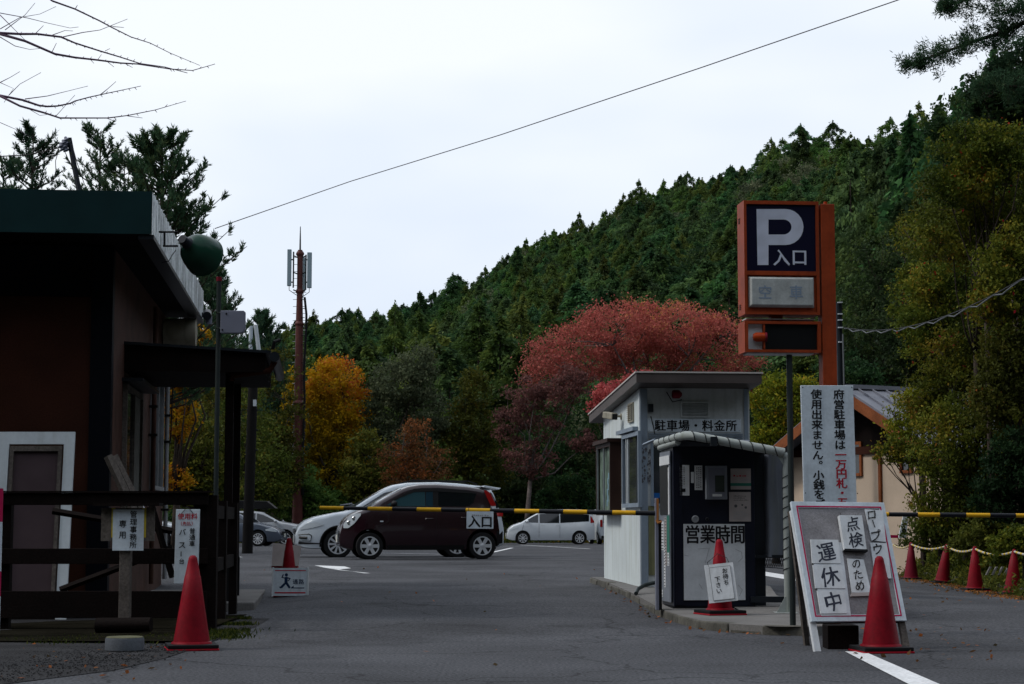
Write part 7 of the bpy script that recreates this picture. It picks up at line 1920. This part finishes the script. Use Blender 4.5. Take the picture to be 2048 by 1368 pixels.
for pl_, w in boughs:
    dy = g.uniform(-.6, .6); P = [at(u, v, PYY + dy * min(1, i / 3)) for i, (u, v) in enumerate(pl_)]
    mb.tube(P, [.05 * w * (1 - .85 * k / (len(P) - 1)) + .004 for k in range(len(P))], 6)
    for i in range(1, len(P) - 1):
        for _ in range(24):
            c = P[i].lerp(P[i + 1], g.random()); f = 1 - .6 * i / len(P); off = Vector((g.normal(0, .22), g.normal(0, .32), g.normal(-.02, .15))) * f
            if i == len(P) - 2: off *= .7
            Cs.append(c + off)
            if off.length > .1: mb.tube([c, c + off], [.006, .003], 3, cap=False)
mb.build('bough', M['bark'], pt_, smooth=True)
Cs = np.array(Cs); k = np.repeat(np.arange(len(Cs)), 50); n = len(k)
A = rdir(g, n) + np.array([-.35, 0, .25]); A /= np.linalg.norm(A, axis=1, keepdims=True); ln = .095 * g.uniform(.6, 1.2, n)
C = Cs[k] + g.normal(0, .045, (n, 3)) + A * ln[:, None] * .5 - np.array(pt_.location)[None, :]
mobj('foliage', leaf_mesh(C, A, rdir(g, n), ln, .016, .1 + .4 * g.random(len(Cs))[k] + .3 * g.random(n), 'foliage', LM['pine']), pt_)

# ------------------------------------------------------------------ grass, moss, fallen leaves
g = np.random.default_rng(15)
def tuft_field(name, cs, n, h, spread, mm, label, dz=0, flat=0):
    cs = np.array(cs, float); k = g.integers(0, len(cs), n)
    x = cs[k, 0] + g.normal(0, spread, n) * cs[k, 2]; y = cs[k, 1] + g.normal(0, spread, n) * cs[k, 2]
    z = np.array([gz(a, b_) for a, b_ in zip(x, y)]); ln = h * g.uniform(.4, 1.2, n)
    A = rdir(g, n) * (.6 + flat) + np.array([0, 0, 1 - flat]); A[:, 2] = np.abs(A[:, 2]); A /= np.linalg.norm(A, axis=1, keepdims=True)
    C = np.stack([x, y, z + dz], 1) + A * ln[:, None] * .45
    o = bpy.data.objects.new(name, leaf_mesh(C, A, rdir(g, n), ln, ln * .3, g.random(n), name, LM[mm])); COL.objects.link(o); o['kind'] = 'stuff'; o['label'] = label
    return o
tuft_field('roadside_grass', [(X(u, Y_), Y_, s_) for u, Y_, s_ in ((310, 15.2, 1), (270, 15.4, .8), (200, 15.5, 1), (160, 15.2, .9), (120, 15, .8), (60, 15.2, .8), (420, 16.0, .9), (450, 16.4, .8), (470, 17.5, .6), (440, 15.6, .8), (330, 15.6, .9), (480, 18.5, .4))], 5200, .045, .16, 'grass', 'low grass and moss at the foot of the wooden fence')
lf = []
while len(lf) < 420:
    r_1 = g.random()
    if r_1 < .25: x, y = g.uniform(-4.5, -2.2), g.uniform(11.5, 16)
    elif r_1 < .5: x, y = g.uniform(2, 4.2) , g.uniform(13, 17)
    elif r_1 < .7: x, y = g.uniform(4, 8.5), g.uniform(19, 30)
    elif r_1 < .85:
        i = int(g.integers(0, 8)); a = Vector(ISL[i]); b_ = Vector(ISL[i+1]); q = a.lerp(b_, g.random()); x, y = q.x - abs(g.normal(0, .07)) - .05, q.y - .03
    else: x, y = g.uniform(-5, 4), g.uniform(12, 45)
    if 1.0 < x < 3.2 and 16 < y < 26.5 and r_1 > .85: continue
    lf.append((x, y, gz(x, y) + .006))
C = np.array(lf); n = len(C); A = rdir(g, n); A[:, 2] *= .25; B = rdir(g, n); B[:, 2] *= .25
o = bpy.data.objects.new('fallen_leaves', leaf_mesh(C + np.array([0, 0, .006]), A, B, g.uniform(.02, .06, n), g.uniform(.012, .04, n), g.random(n), 'fallen_leaves', LM['brown'])); COL.objects.link(o); o['kind'] = 'stuff'; o['label'] = 'scattered dry leaves on the asphalt'
n = 2600; y = g.uniform(24, 38, n); x = np.interp(y, [20, 26, 29, 32, 36, 42, 60], [6.9, 7.6, 7.6, 7.85, 7.75, 8.6, 12]) - np.abs(g.normal(0, .35, n)) - .02
C = np.stack([x, y, np.array([gz(a, b_) for a, b_ in zip(x, y)]) + .012], 1); A = rdir(g, n); A[:, 2] *= .3; B = rdir(g, n); B[:, 2] *= .3
o = bpy.data.objects.new('leaf_litter', leaf_mesh(C, A, B, g.uniform(.03, .07, n), .035, g.random(n), 'leaf_litter', LM['brown'])); COL.objects.link(o); o['kind'] = 'stuff'; o['label'] = 'brown leaf litter at the foot of the bank'
